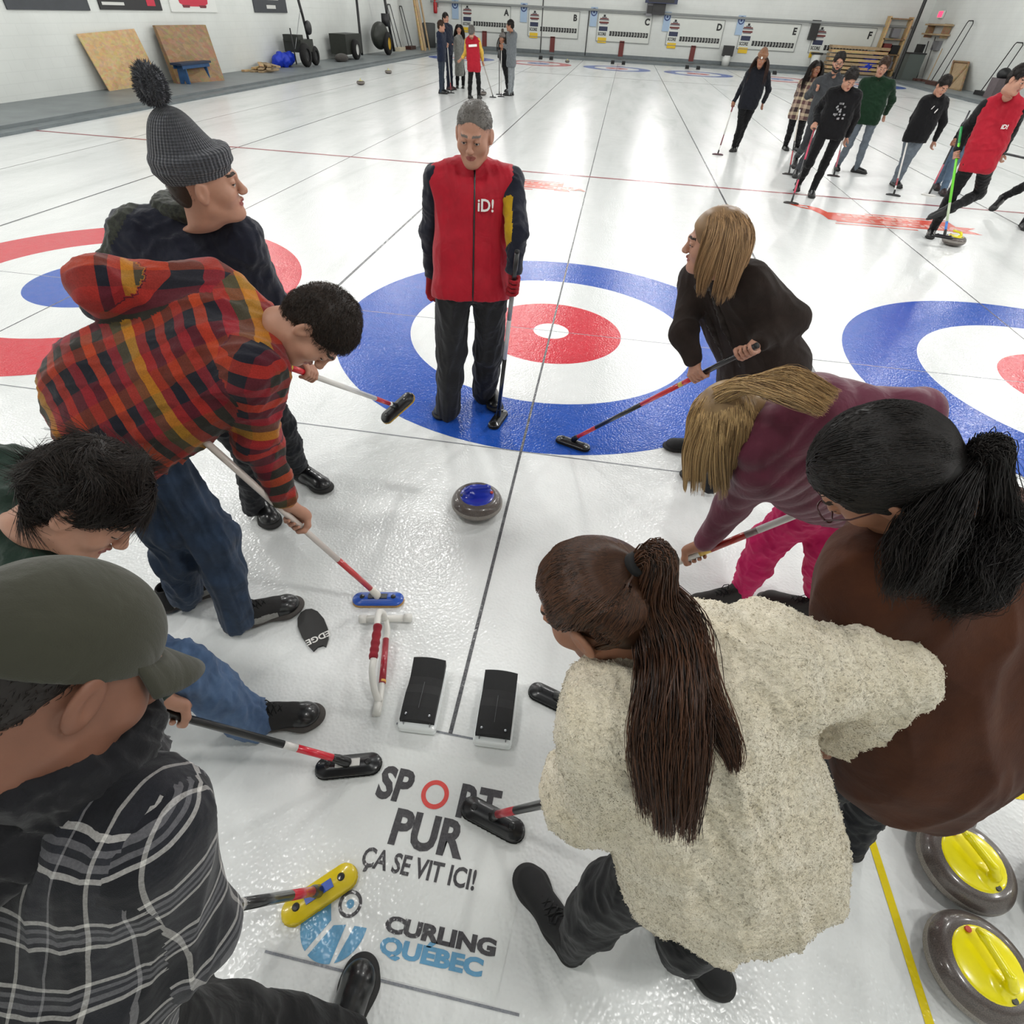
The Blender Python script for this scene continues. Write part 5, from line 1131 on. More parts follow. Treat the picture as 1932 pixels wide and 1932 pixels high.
# white pipe delivery stick frame lying on the ice
st = empty('delivery_aid', V3(*(-0.368,-3.485,0.000)), 'white plastic pipe delivery aid with dark red grip lying on the ice', 'curling delivery aid')
PV = WHP
b = MB(); b.tube([(-0.521,-3.278,0.025), (-0.296,-3.229,0.025)], .0155, PV, 16); b.tube([(-0.521,-3.278,0.025), (-0.489,-3.272,0.025)], .019, PV, 16); b.tube([(-0.329,-3.235,0.025), (-0.294,-3.228,0.025)], .019, PV, 16); b.build('cross_tube', st, True)
def smooth(P_, n=8):
    C = np.array([P_]); return [tuple(q) for q in crspline(np.array(P_, float)[None], n*(len(P_)-1))[0]]
b = MB(); b.tube(smooth([(-0.408,-3.254,0.030), (-0.377,-3.318,0.030), (-0.366,-3.382,0.025), (-0.335,-3.507,0.025), (-0.302,-3.629,0.025), (-0.292,-3.696,0.025)]), .0125, PV, 14)
b.tube([(-0.371,-3.359,0.026), (-0.317,-3.566,0.026)], .0140, plastic('a02030', .3), 14); b.tube([(-0.319,-3.552,0.026), (-0.317,-3.562,0.026)], .0144, plastic('e0a848', .3), 14); b.build('lower_tube', st, True)
b = MB(); b.tube(smooth([(-0.405,-3.263,0.035), (-0.401,-3.285,0.110), (-0.402,-3.322,0.150), (-0.380,-3.406,0.150), (-0.353,-3.518,0.140), (-0.345,-3.571,0.120), (-0.326,-3.618,0.070), (-0.301,-3.648,0.030)]), .0135, PV, 14); b.tube([(-0.306,-3.642,0.030), (-0.296,-3.699,0.022)], .0165, PV, 14); b.build('bow_tube', st, True)
b = MB(); b.tube(smooth([(-0.384,-3.380,0.151), (-0.366,-3.466,0.146), (-0.353,-3.530,0.140)], 12), [.0175+.0015*math.sin(k*1.3) for k in range(24)], fabric('dark_red_grip', '8c1a28', .7), 16); b.build('grip', st, True)

# ------------------------------------------------------------------ people farther up the ice
def far_person(J, label, hd_f, top, leg, sk=SKIN, fem=False, hair='short', hairm=None, topw=1., lay=None, group=None, ext=.0, shoem=None, hands=None, feet=None, hat=None, legw=1., low=.012, hup=(0, 0, 1), coatlen=None, tmat=None, sleeve_part=.92, sleevem=None, attr=False, nm='jacket', hc=None):
    hf = nrmz(hd_f); up = nrmz(V3(*hup)); c0 = V3(*(hc if hc is not None else J['hd']))
    hv = []
    for s, sd in (('l', -1), ('r', 1)):
        g = (hands or {}).get(s)
        hv.append(dict(w=J['w'+s], el=J['e'+s], side=sd, grip=g) if g else dict(w=J['w'+s], el=J['e'+s], side=sd, curl=.6, palm=tuple(-sd*V3(*np.cross(hf, (0, 0, 1)))*-1)))
    p, R, c = person(J, label, hf, up, sk, fem, hands=hv, hh=low*.6, bh=.025, hh2=.006, group=group, hc=tuple(c0))
    up_, r_, f_, mh, ms = tf(J); v = Vol(low)
    torso(v, J, .108*topw, .112*topw, .126*topw, .06, ext, .84, drop=(0, 0, -1), sh=.060*topw, tw=.42)
    if coatlen: v.cone(mh, mh+V3(0, 0, -coatlen), .15, .17, .06, sq=(f_, .85))
    if sleevem is None:
        for s in 'lr': sleeve(v, J, s, .064*topw, .052*topw, .040*topw, .04, part=sleeve_part, pid=1 if s == 'r' else 2)
    v.cut(mh-V3(0, 0, (coatlen or 0)+ext+.075), (0, 0, -1))
    v.chain([V3(*J['nk'])+r_*math.cos(t)*.060+f_*math.sin(t)*.060+up_*.02 for t in np.linspace(0, 6.283, 11)], .020, .03)
    at_ = pat_of(v, J, up_, r_, f_, mh) if attr else None
    o, V, Q = cloth(p, nm, v, top, .006, 9, int(abs(c0[0])*100) % 97, attr=at_)
    if sleevem is not None:
        for s in 'lr': v2 = Vol(low); sleeve(v2, J, s, .070, .062, .046, .04, part=sleeve_part); cloth(p, 'sleeve', v2, sleevem, .005, 9, 5)
    v = Vol(low); trousers(v, J, .088*legw, .064*legw, .050*legw, hip=.098*legw, cuff=.02); cloth(p, 'trousers', v, leg, .006, 10, 8)
    if hair == 'short': shorthair(p, c, R, hairm, 2200, .022, 1., .008, .008, crown=.012, fringe=.026, r=.0014, comb=.6, amp=.004)
    elif hair == 'long':
        Vc, Qc = cap_hair(c, R, 1., .008, .006); hA = fall_hair(c, R, 1., 1600, .42, (0, 0, -1), 12, 3, lambda d: (d[:, 1] < .5) & (d[:, 2] < (.1 if hat else 9)), (0, -.5, -.3), .6, .2); add_hair(p, [(hA, .0019)], hairm, base=(Vc, Qc))
    for k, s in enumerate('lr'):
        a = V3(*J['a'+s]); fy = (feet or {}).get(s); d = nrmz(fy) if fy is not None else hf*(1, 1, 0)
        z0 = max(0, a[2]-.10); shoe(p, (a+nrmz(d)*.045)*(1, 1, 0)+V3(0, 0, z0), math.atan2(-d[0], d[1]), shoem or SHB, SOLE, None, s=1., h=.009, pitch=(-.5 if z0 > .06 else 0))
    return p, R, c, o, V, Q
def far_broom(b, hdir, segs, label, shell='161617', pad='3a3a3c'): return broom(b[0], b[1], hdir, segs, pad, label, shell=shell, low=True, r=.0135)
BLU = fabric('navy_pullover', '1c2438', .9); BLU2 = fabric('dark_navy_shirt', '171d2e', .9); GREYC = fabric('grey_wool_coat', '7a7b76', .95, .4, 200, .3, 20, .2); SUIT = fabric('grey_suit', '6f7478', .85); BLKC = fabric('black_cotton', '0f0f12', .9)
JL = fabric('slate_jeans', '323c4a', .85); GJ = fabric('pale_grey_jeans', '6d7680', .85); HD = hair_mat('dark_hair', '0e0b0a', '2c221c', .5); HBW = hair_mat('mid_brown_hair', '2a1b12', '5a3f2b', .5)
YELV = fabric('yellow_sleeve', 'd8b04a', .8); REDV2 = fabric('crimson_vest', 'a81228', .7, .25, 200, .15, 12, b2=.3)
def rgt(J): return nrmz((V3(*J['sr'])-V3(*J['sl']))*(1, 1, 0))
# far group of six
J = dict(hd=(-5.209,16.720,1.636),nk=(-5.255,16.878,1.512),sr=(-5.296,16.711,1.464),sl=(-5.233,17.042,1.461),er=(-5.347,16.863,1.213),el=(-5.193,16.910,1.194),wr=(-5.158,17.042,1.242),wl=(-5.191,17.170,1.212),hl=(-5.262,16.931,0.875),hr=(-5.288,16.768,0.880),kl=(-5.349,17.141,0.508),kr=(-5.342,16.981,0.505),al=(-5.333,17.146,0.091),ar=(-5.341,16.902,0.082)); b = ((-5.1, 17.264, 0.04), (-5.134, 17.066, 1.223), (-5.134, 17.071, 1.193)); far_person(J, 'man in navy pullover and slate jeans leftmost of the far group', (1, -.1, -.05), BLU, JL, SKIN_PALE, hairm=HBW, hands=dict(r=(b[2], V3(*b[1])-V3(*b[0]), .014)))
far_broom(b, (1, .2, 0), [(.2, 'b04048'), (1, 'dddcd8')], 'white broom held by the man in navy pullover in the far group')
J = dict(hd=(-5.471,18.311,1.801),nk=(-5.420,18.152,1.652),sr=(-5.465,17.978,1.588),sl=(-5.322,18.307,1.591),er=(-5.418,18.088,1.294),el=(-5.305,18.418,1.305),wr=(-5.324,18.340,1.227),wl=(-5.248,18.169,1.196),hl=(-5.338,18.219,0.991),hr=(-5.384,18.048,0.995),kl=(-5.364,18.340,0.550),kr=(-5.392,18.159,0.544),al=(-5.343,18.346,0.100),ar=(-5.392,18.096,0.087)); b = ((-5.441, 18.898, 0.04), (-5.319, 18.381, 1.116), (-5.319, 18.379, 1.12)); far_person(J, 'tallest man in dark navy shirt behind the navy pullover man in the far group', (.8, -.5, -.05), BLU2, fabric('navy_trousers', '191e2c', .9), SKIN_PALE, hairm=HD, hands=dict(l=(b[2], V3(*b[1])-V3(*b[0]), .014)), shoem=mat('oxblood_shoe', '3a1a1c', .5))
far_broom(b, (1, .2, 0), [(1, '8a8480')], 'grey broom held by the tallest man in the far group')
J = dict(hd=(-5.168,18.839,1.541),nk=(-5.150,18.746,1.372),sr=(-5.228,18.614,1.305),sl=(-5.075,18.880,1.306),er=(-5.277,18.720,1.058),el=(-5.018,18.772,1.069),wr=(-5.279,18.857,0.862),wl=(-5.041,18.855,0.846),hl=(-5.099,18.784,0.791),hr=(-5.199,18.668,0.791),kl=(-5.059,18.903,0.422),kr=(-5.239,18.798,0.418),al=(-5.098,19.050,0.077),ar=(-5.282,18.945,0.075)); far_person(J, 'woman with long black hair in long grey coat in the far group', (.2, -1, -.05), GREYC, BLKC, SKIN_PALE, True, hair='long', hairm=HD, coatlen=.36, nm='coat')
J = dict(hd=(-4.075,15.732,1.581),nk=(-4.108,15.881,1.462),sr=(-3.927,15.908,1.389),sl=(-4.249,15.877,1.374),er=(-3.852,16.007,1.141),el=(-4.303,15.966,1.097),wr=(-3.818,16.085,0.910),wl=(-4.410,15.795,0.966),hr=(-3.952,15.879,0.790),hl=(-4.121,15.847,0.783),kr=(-3.942,16.071,0.430),kl=(-4.193,16.016,0.420),ar=(-3.968,16.240,0.079),al=(-4.245,16.170,0.069)); b = ((-3.651, 16.922, 0.04), (-3.809, 16.081, 0.882), (-3.805, 16.102, 0.861)); J2 = J
p, R, c, o, V, Q = far_person(J, 'grey haired man in red vest with yellow sleeves seen from behind in the far group', (.1, 1, -.05), REDV2, BLKC, SKIN_PALE, hairm=hair_mat('grey_hair2', '4a4744', '9a9690'), sleevem=[YELV], hands=dict(r=(b[2], V3(*b[1])-V3(*b[0]), .014)), ext=.03, nm='vest', sleeve_part=.75)
z = MB(); up_, r_, f_, mh, ms = tf(J); q = ms-up_*.09; d_ = V-q; k = np.where((np.abs(d_@r_) < .02) & (np.abs(d_@up_) < .02))[0]; bk = V[k[np.argmin(d_[k]@f_)]]-f_*.012 if len(k) else q-f_*.13
z.box(bk, (.24, .008, .055), WHL, np.stack([r_, f_, up_], 1)); z.build('back_lettering', o)
far_broom(b, (1, -.2, 0), [(1, 'a9a39c')], 'thin grey broom stretched sideways by the red vest man in the far group', shell='1a1a1b')
J = dict(hd=(-3.686,18.575,1.391),nk=(-3.613,18.484,1.226),sr=(-3.733,18.581,1.138),sl=(-3.470,18.375,1.157),er=(-3.791,18.743,0.940),el=(-3.442,18.569,0.965),wr=(-3.813,18.950,1.054),wl=(-3.628,18.723,0.990),hl=(-3.498,18.636,0.741),hr=(-3.586,18.524,0.742),kl=(-3.442,18.819,0.399),kr=(-3.515,18.711,0.402),al=(-3.423,19.010,0.070),ar=(-3.493,18.874,0.062)); b = ((-3.599, 17.799, 0.04), (-3.657, 17.95, 1.135), (-3.657, 17.95, 1.135)); p, R, c, o, V, Q = far_person(J, 'woman in striped bobble beanie behind the grey suit man', (-.3, -1, -.05), BLKC, BLKC, SKIN, True, hair='long', hat=1, hairm=HD)
beanie(p, c, R, knit('beanie_mixed_wool', '5a5450'), 1.04, .11, .02, (0, -.04, .19), h=.009)
far_broom(b, (1, .2, 0), [(1, '3a3a3c')], 'dark broom held in front of the bobble beanie woman of the far group')
J = dict(hd=(-3.232,17.295,1.731),nk=(-3.205,17.465,1.609),sr=(-3.304,17.587,1.517),sl=(-3.071,17.372,1.519),er=(-3.287,17.557,1.217),el=(-3.180,17.418,1.201),wr=(-3.514,17.692,1.278),wl=(-3.446,17.499,1.236),hl=(-3.164,17.510,0.865),hr=(-3.193,17.375,0.870),kl=(-3.165,17.734,0.481),kr=(-3.210,17.582,0.475),al=(-3.206,17.880,0.084),ar=(-3.243,17.675,0.070)); b = ((-3.438, 17.23, 0.04), (-3.545, 17.699, 1.14), (-3.548, 17.714, 1.174)); far_person(J, 'man in grey suit standing rightmost in the far group', (-1, -.1, -.05), SUIT, fabric('light_grey_trousers', '8f9498', .85), SKIN, hairm=HD, hands=dict(r=(b[2], V3(*b[1])-V3(*b[0]), .014)), ext=.04, nm='suit_jacket')
far_broom(b, (1, .3, 0), [(1, 'c8c6c2')], 'pale broom held by the man in grey suit')
# walking group on the right
J = dict(hd=(2.983,9.968,1.575),nk=(2.996,10.090,1.414),sr=(2.827,10.050,1.340),sl=(3.179,10.048,1.342),er=(2.779,10.195,1.097),el=(3.307,10.120,1.098),wr=(2.688,10.164,0.857),wl=(3.298,10.258,0.884),hr=(2.871,10.042,0.834),hl=(3.068,10.040,0.855),kr=(2.945,10.154,0.444),kl=(3.021,10.188,0.463),ar=(2.941,10.254,0.066),al=(3.002,10.314,0.081)); b = ((2.543, 9.602, 0.04), (2.733, 10.285, 1.007), (2.697, 10.155, 0.822)); dR = nrmz(V3(-.25, -1, -.25))
p, R, c, o, V, Q = far_person(J, 'woman in tan beanie and dark jacket walking alone ahead of the right group', dR, fabric('dark_navy_jacket', '15171f', .9), BLKC, SKIN, True, hair='long', hat=1, hairm=hair_mat('chestnut_hair', '24150f', '4c3024'), hup=nrmz(V3(.05, -.1, 1)), hands=dict(r=(b[2], V3(*b[1])-V3(*b[0]), .014)))
beanie(p, c, R, knit('tan_knit', '7a5236'), 1.05, .13, .022, None, h=.008); z = MB(); z.box(c+R@V3(0, .112, .055), (.028, .006, .034), WHL, R); z.build('hat_badge', p)
far_broom(b, (0.986,-0.142,0.088), [(.12, 'd8d6d2'), (.30, '6a2a38'), (.68, 'cfcdc8'), (1, '7a2c3a')], 'white and maroon broom held out by the woman in tan beanie', shell='57343e')
PLW = plaid_mat('cream_brown_plaid', [(0, '3a2b2c'), (.3, 'b8a48e'), (.55, '6a4c4a'), (.8, 'c8b89a')], [(0, '35282a'), (.35, 'b09a88'), (.6, '5a4040'), (.85, 'cabb9c')], .26, .22)
J = dict(hd=(4.207,10.548,1.460),nk=(4.221,10.653,1.301),sr=(4.062,10.736,1.208),sl=(4.276,10.507,1.209),er=(4.082,10.898,0.990),el=(4.384,10.607,0.969),wr=(4.152,10.713,0.846),wl=(4.468,10.761,0.796),hr=(4.080,10.620,0.722),hl=(4.267,10.572,0.720),kr=(4.144,10.804,0.382),kl=(4.342,10.744,0.364),ar=(4.185,10.978,0.054),al=(4.445,10.972,0.072)); b = ((3.677, 8.043, 0.04), (3.68, 8.72, 0.933), (3.68, 8.72, 0.933)); far_person(J, 'woman with long dark hair in cream and brown check jacket in the right group', nrmz(V3(.15, -1, -.1)), PLW, BLKC, SKIN_TAN, True, hair='long', hairm=HD, attr=True, ext=.04, topw=1.1)
far_broom(b, (0.944,-0.278,-0.175), [(.12, '1b1b1c'), (.34, 'b0404a'), (.5, '1c1c1e'), (1, 'd8d2c8')], 'white over black broom in front of the check jacket woman', shell='2b2523')
J = dict(hd=(3.950,8.265,1.654),nk=(3.981,8.369,1.477),sr=(3.768,8.420,1.367),sl=(4.157,8.328,1.372),er=(3.727,8.637,1.158),el=(4.279,8.434,1.114),wr=(3.760,8.391,1.256),wl=(4.242,8.610,0.914),hr=(3.887,8.336,0.834),hl=(4.110,8.267,0.840),kr=(3.909,8.467,0.417),kl=(3.936,8.149,0.406),ar=(3.926,8.815,0.183),al=(3.767,7.922,0.042)); far_person(J, 'bearded man with glasses in grey hoodie in the right group', nrmz(V3(-.15, -1, -.2)), fabric('mid_grey_hoodie', '3f4144', .95), fabric('grey_track_trousers', '3c3e42', .9), SKIN_PALE, hairm=HD, topw=1.12)
c = V3(*J['hd']); Rr = frame(nrmz(V3(-.15, -1, -.2)), (0, 0, 1)); P = hp(c, Rr)
bp = bpy.data.objects[[o.name for o in bpy.data.objects if o.name.startswith('person')][-1]]
bp = sorted([o for o in COL.objects if o.get('label', '').startswith('bearded man')], key=lambda o: o.name)[0]
v = Vol(.006); v.chain([P(-.062, .03, -.05), P(-.045, .07, -.085), P(0, .085, -.105), P(.045, .07, -.085), P(.062, .03, -.05)], .020, .02); v.cone(P(-.02, .10, -.046), P(.02, .10, -.046), .006, .006, .004); sub(bp, 'beard', v, hair_mat('beard_hair', '1a1412', '2c221c'), .003, 60)
z = MB()
for s_ in (-1, 1): z.tube([P(s_*.032+.023*math.cos(a), .106, .002+.018*math.sin(a)) for a in np.linspace(0, 6.283, 13)], .0025, BLK, 5)
z.tube([P(-.010, .108, .004), P(.010, .108, .004)], .0025, BLK, 5); z.build('glasses', bp)
J = dict(hd=(3.651,6.341,1.532),nk=(3.689,6.506,1.409),sr=(3.498,6.505,1.347),sl=(3.865,6.439,1.335),er=(3.433,6.689,1.134),el=(3.976,6.502,1.071),wr=(3.408,6.484,0.970),wl=(3.976,6.557,0.816),hr=(3.579,6.497,0.855),hl=(3.794,6.428,0.857),kr=(3.493,6.359,0.453),kl=(3.788,6.559,0.441),ar=(3.506,6.613,0.127),al=(3.687,6.361,0.089)); b = ((3.227, 5.666, 0.04), (3.413, 6.443, 0.935), (3.412, 6.442, 0.934)); p, R, c, o, V, Q = far_person(J, 'man in black hoodie with white chest print looking down at his broom', nrmz(V3(.12, -.85, -.65)), BLKC, BLKC, SKIN_PALE, hairm=HD, hup=nrmz(V3(0, -.5, .9)), hands=dict(r=(b[2], V3(*b[1])-V3(*b[0]), .014)), topw=1.08, feet=dict(l=(-.1, -1, 0), r=(-.2, -1, 0)), nm='hoodie')
up_, r_, f_, mh, ms = tf(J)
def on_front(V, x, zz, off=.004):
    q = V-mh; d = (q@r_-x)**2+(q@up_-zz)**2; f = q@f_; k = np.where(d < .0012)[0]
    i = k[np.argmax(f[k])] if len(k) else np.argmin(d); return V[i]+f_*off
z = MB(); GPR = mat('grey_print', '8e8e90', .7)
for i in range(4):
    for j in range(5): q_ = on_front(V, .07-.035*j, .36-.045*i, .018); w_ = .010+.004*((i*3+j) % 3); z.quad([q_+r_*w_-up_*.012, q_-r_*w_-up_*.012, q_-r_*w_+up_*.012, q_+r_*w_+up_*.012], GPR)
z.build('chest_print', o)
far_broom(b, (0.963,-0.259,0.070), [(.10, '161617'), (.28, 'c03a55'), (.55, '2a2a2c'), (.75, 'c84060'), (.95, '9a3848'), (1, '2a2a2c')], 'pink and black broom nearest the red hog line', shell='2c2422')
J = dict(hd=(4.789,8.549,1.619),nk=(4.819,8.668,1.444),sr=(4.625,8.707,1.379),sl=(5.044,8.582,1.388),er=(4.670,8.817,1.102),el=(5.209,8.695,1.160),wr=(4.604,8.774,0.837),wl=(5.244,8.859,0.948),hr=(4.756,8.618,0.864),hl=(4.970,8.554,0.884),kr=(4.792,8.783,0.455),kl=(5.030,8.675,0.461),ar=(4.786,8.965,0.074),al=(5.109,8.825,0.076)); b = ((4.55, 8.247, 0.04), (4.625, 8.943, 1.015), (4.606, 8.759, 0.757)); far_person(J, 'man in dark green hoodie and pale grey jeans in the right group', nrmz(V3(-.25, -.9, -.35)), fabric('forest_green_hoodie', '15301e', .95), GJ, SKIN_PALE, hairm=HBW, hands=dict(r=(b[2], V3(*b[1])-V3(*b[0]), .014)), topw=1.12, hup=nrmz(V3(0, -.3, .95)), feet=dict(l=(.8, -.5, 0), r=(-.1, -1, 0)), nm='hoodie')
far_broom(b, (0.948,-0.316,-0.026), [(.10, '161617'), (.35, 'c06070'), (1, 'c8c4c0')], 'broom held by the man in dark green hoodie', shell='33292a')
J = dict(hd=(5.402,7.394,1.471),nk=(5.452,7.522,1.334),sr=(5.277,7.503,1.262),sl=(5.601,7.581,1.253),er=(5.286,7.654,1.025),el=(5.725,7.557,0.990),wr=(5.254,7.534,0.815),wl=(5.736,7.594,0.740),hr=(5.300,7.519,0.782),hl=(5.471,7.504,0.772),kr=(5.434,7.679,0.434),kl=(5.475,7.667,0.414),ar=(5.485,7.818,0.076),al=(5.498,7.748,0.056)); b = ((5.194, 6.929, 0.04), (5.292, 7.672, 0.978), (5.269, 7.499, 0.76)); p, R, c, o, V, Q = far_person(J, 'woman in black sweater with white chest mark and grey jeans', nrmz(V3(.1, -.85, -.5)), BLKC, GJ, SKIN_PALE, True, hairm=HD, hands=dict(r=(b[2], V3(*b[1])-V3(*b[0]), .014)), topw=1.1, hup=nrmz(V3(.1, -.4, .9)), nm='sweater')
up_, r_, f_, mh, ms = tf(J); z = MB()
for k in range(3): put_text(z, '/', WHL, on_front(V, -.03+.03*k, .40, .015), -r_, up_, .06, bold=.004, italic=.2)
z.build('chest_mark', o)
far_broom(b, (0.923,-0.372,0.096), [(.1, 'dcdad6'), (.2, 'a04048'), (1, 'dedcd8')], 'white broom pushed by the woman in black sweater', shell='141415')
J = dict(hd=(6.412,7.216,1.293),nk=(6.355,7.357,1.193),sr=(6.167,7.346,1.162),sl=(6.475,7.437,1.121),er=(6.072,7.529,0.993),el=(6.455,7.646,0.966),wr=(5.980,7.433,0.800),wl=(6.442,7.531,0.757),hr=(6.151,7.589,0.790),hl=(6.341,7.616,0.776),kr=(6.180,7.697,0.427),kl=(6.180,7.531,0.415),ar=(6.219,7.823,0.078),al=(6.149,7.363,0.073)); b = ((5.866, 7.178, 0.04), (6.039, 7.542, 1.17), (5.974, 7.405, 0.744)); far_person(J, 'person in blue jeans mostly hidden behind the man in red vest on the right', nrmz(V3(-.1, -1, -.4)), BLKC, fabric('washed_blue_jeans', '5c7086', .85), SKIN, True, hairm=HD, hands=dict(r=(b[2], V3(*b[1])-V3(*b[0]), .014)), shoem=mat('maroon_shoe', '2c1a1c', .6))
far_broom(b, (0.907,-0.417,0.054), [(.12, '18181a'), (.36, 'c05a68'), (1, '20222a')], 'dark shafted broom with white head beside the right red vest man', shell='d8d6d2', pad='c9c5bd')
J = dict(hd=(4.744,4.028,1.717),nk=(4.794,4.181,1.587),sr=(4.630,4.248,1.471),sl=(4.962,4.104,1.479),er=(4.626,4.407,1.215),el=(5.060,4.252,1.235),wr=(4.573,4.250,1.011),wl=(5.156,4.370,1.015),hr=(4.730,4.133,0.888),hl=(4.904,4.076,0.909),kr=(4.777,4.276,0.470),kl=(5.108,4.295,0.572),ar=(4.841,4.434,0.087),al=(4.771,4.110,0.420)); b = ((4.726, 3.858, 0.17), (4.526, 4.335, 1.253), (4.577, 4.214, 0.977)); p, R, c, o, V, Q = far_person(J, 'young man in red vest and black trousers striding behind a yellow stone', nrmz(V3(.35, -.9, -.25)), REDV2, fabric('black_track_trousers', '121214', .85), SKIN_PALE, hairm=HD, sleevem=fabric('black_sleeve', '151517', .85), topw=.98, nm='vest', low=.010, ext=.0,
    hands=dict(r=(b[2], V3(*b[1])-V3(*b[0]), .015)), hup=nrmz(V3(.15, -.1, 1)), feet=dict(r=(-.35, -1, 0), l=(-.9, .3, 0)), hc=(4.617,3.795,1.740))
up_, r_, f_, mh, ms = tf(J); z = MB(); put_text(z, 'iD!', WHL, on_front(V, -.09, .42, .010), -r_, up_, .06, bold=.002, sx=.9); z.build('chest_lettering', o)
broom(b[0], b[1], (0.758,-0.260,0.599), [(.12, '3a78c8'), (.30, 'b8c6a8'), (.85, '6ad22c'), (1, '2a9a50')], '202022', 'bright green and blue broom guiding the yellow stone', shell='161617', low=False, r=.015)
J = dict(hd=(6.713,5.563,1.720),nk=(6.584,5.451,1.583),sr=(6.418,5.496,1.485),sl=(6.709,5.436,1.394),er=(6.440,5.686,1.262),el=(6.792,5.505,1.095),wr=(6.339,5.716,0.909),wl=(6.876,5.616,0.865),hr=(6.434,5.460,0.828),hl=(6.613,5.364,0.793),kr=(6.498,5.750,0.516),kl=(6.691,5.552,0.398),ar=(6.411,6.050,0.256),al=(6.500,5.364,0.088)); far_person(J, 'person in black leggings and shoes cut off by the right edge of the picture', nrmz(V3(-.2, -1, -.2)), BLKC, BLKC, SKIN, hairm=HD, feet=dict(r=(-.7, -.7, 0), l=(-.2, -1, 0)))
b9 = ((6.544,5.183,0.800), (5.127,4.288,1.020)); z_ = V3(*b9[0]); broom(z_, V3(*b9[1]), (0, 1, .2), [(1, '15151a')], '202022', 'black broom carried level at the right edge of the picture', shell='161617', low=True)

# ------------------------------------------------------------------ things along the walls
FZ = .10
def thing(name, at, label, cat, group=None): return empty(name, V3(*at), label, cat, group)
def slab4(mb, C, th, m, n=None):
    """four corners (bottom left, bottom right, top right, top left) thickened along the back normal"""
    C = [V3(*c) for c in C]; n = nrmz(np.cross(C[1]-C[0], C[3]-C[0])) if n is None else n
    mb.add(C+[c-n*th for c in C], [(0,1,2,3),(7,6,5,4),(0,4,5,1),(1,5,6,2),(2,6,7,3),(3,7,4,0)], m)
def osb(name, a, b, sc=9):
    m = bpy.data.materials.new(name); t = NT(m); tc = t.n('ShaderNodeTexCoord').outputs['Object']
    v = t.n('ShaderNodeTexVoronoi', {'Scale': float(sc), 'Vector': t.n('ShaderNodeMapping', {'Vector': tc, 'Scale': (1, 1, 2.2)}).outputs[0]}).outputs['Color']
    n = t.noise(5, 5, .7, tc).outputs[0]; c = t.ramp(n, [(.3, hexc(a)), (.7, hexc(b))], 'LINEAR')
    t.l(t.mix(.22, c, v, 'SOFT_LIGHT'), t.b.inputs['Base Color']); t.b.inputs['Roughness'].default_value = .75; return m
OSB1 = osb('osb_light', 'ccae80', 'b8976a'); OSB2 = osb('plywood_brown', '9c8060', '82674a', 6); WOODL = mat('pale_timber', 'b39a78', .75, .25, 6, .2, 80)
GRN = mat('machine_green_black', '23261f', .5, .3, 12); DKM = mat('dark_metal', '1c1c1e', .5, .2, 20); YRIM = mat('yellow_rim', 'c9a02c', .5); WRIM = mat('white_rim', 'cfcfcb', .5); TYRE = mat('tyre_rubber', '161515', .85, .3, 40)
# posters on the left wall
def poster(u0, u1, vb, h, col, label, deco=None, ub=None):
    a = V3(*deco_at(u0, vb)); b = V3(*deco_at(u1, vb)); a[2] = b[2] = (a[2]+b[2])/2
    o = thing('poster', (XWL, (a[1]+b[1])/2, a[2]), label, 'poster'); m = MB(); y0, y1 = a[1], b[1]
    m.box((XWL+.02, (y0+y1)/2, a[2]+h/2), (.03, y1-y0, h), col); p_ = m.build('panel', o)
    d = MB()
    if deco: deco(d, y0, y1, a[2]); d.build('print', p_)
    return o
PX = {(14, 19): (-12.930,9.490,1.617), (170, 19): (-12.930,11.978,1.636), (190, 19): (-12.930,12.353,1.639), (306, 19): (-12.930,14.864,1.659), (324, 23): (-12.930,15.286,1.616), (410, 23): (-12.930,17.721,1.630), (481, 24): (-12.930,20.169,1.630), (542, 24): (-12.930,22.710,1.643)}
def deco_at(u, v): return PX[(u, v)]
PGREY = mat('poster_grey', '3e4146', .6, .15, 4); PBLK = mat('poster_black', '1b1a1d', .5); PWHT = mat('poster_white', 'dcdeda', .5); TXT = mat('poster_text', 'cfcfcb', .6); REDC = mat('poster_red', 'c01e3c', .4)
poster(14, 170, 19, 1.3, PGREY, 'plain dark grey banner high on the left wall')
def d2(d, y0, y1, z):
    for k in range(3): d.box((XWL+.038, y0+.10+.42+.05*k, z+.12+.15*k), (.004, .84+.1*k, .06), TXT)
    d.box((XWL+.038, y1-.45, z+.22), (.004, .36, .26), REDC)
poster(190, 306, 19, 1.3, PBLK, 'black poster with white lines of print on the left wall', d2)
def d3(d, y0, y1, z):
    ym = (y0+y1)/2; w = (y1-y0)*.33
    pts = [(-w, .40), (-w*.92, .2), (-w*.6, .13), (w*.6, .13), (w*.92, .2), (w, .40), (w, 1.1), (-w, 1.1)]
    d.prism(pts, .0, .004, REDC, ((XWL+.036, ym, z), (0, 1, 0), (0, 0, 1), (1, 0, 0)))
    for s in (-1, 1): d.prism([(s*w*.55-.16, .10), (s*w*.55+.16, .10), (s*w*.55+.2, .16), (s*w*.55-.2, .16)], .004, .008, mat('poster_dark_red', '6a1020', .5), ((XWL+.036, ym, z), (0, 1, 0), (0, 0, 1), (1, 0, 0)))
poster(324, 410, 23, 1.3, PWHT, 'white poster with a red shape cut by the top of the frame', d3)
def d4(d, y0, y1, z):
    for k in range(2): d.box((XWL+.038, (y0+y1)/2, z+.16+.24*k), (.004, .7+.6*k, .10), TXT)
poster(481, 542, 24, 1.3, PGREY, 'dark poster with pale lettering farthest along the left wall', d4)
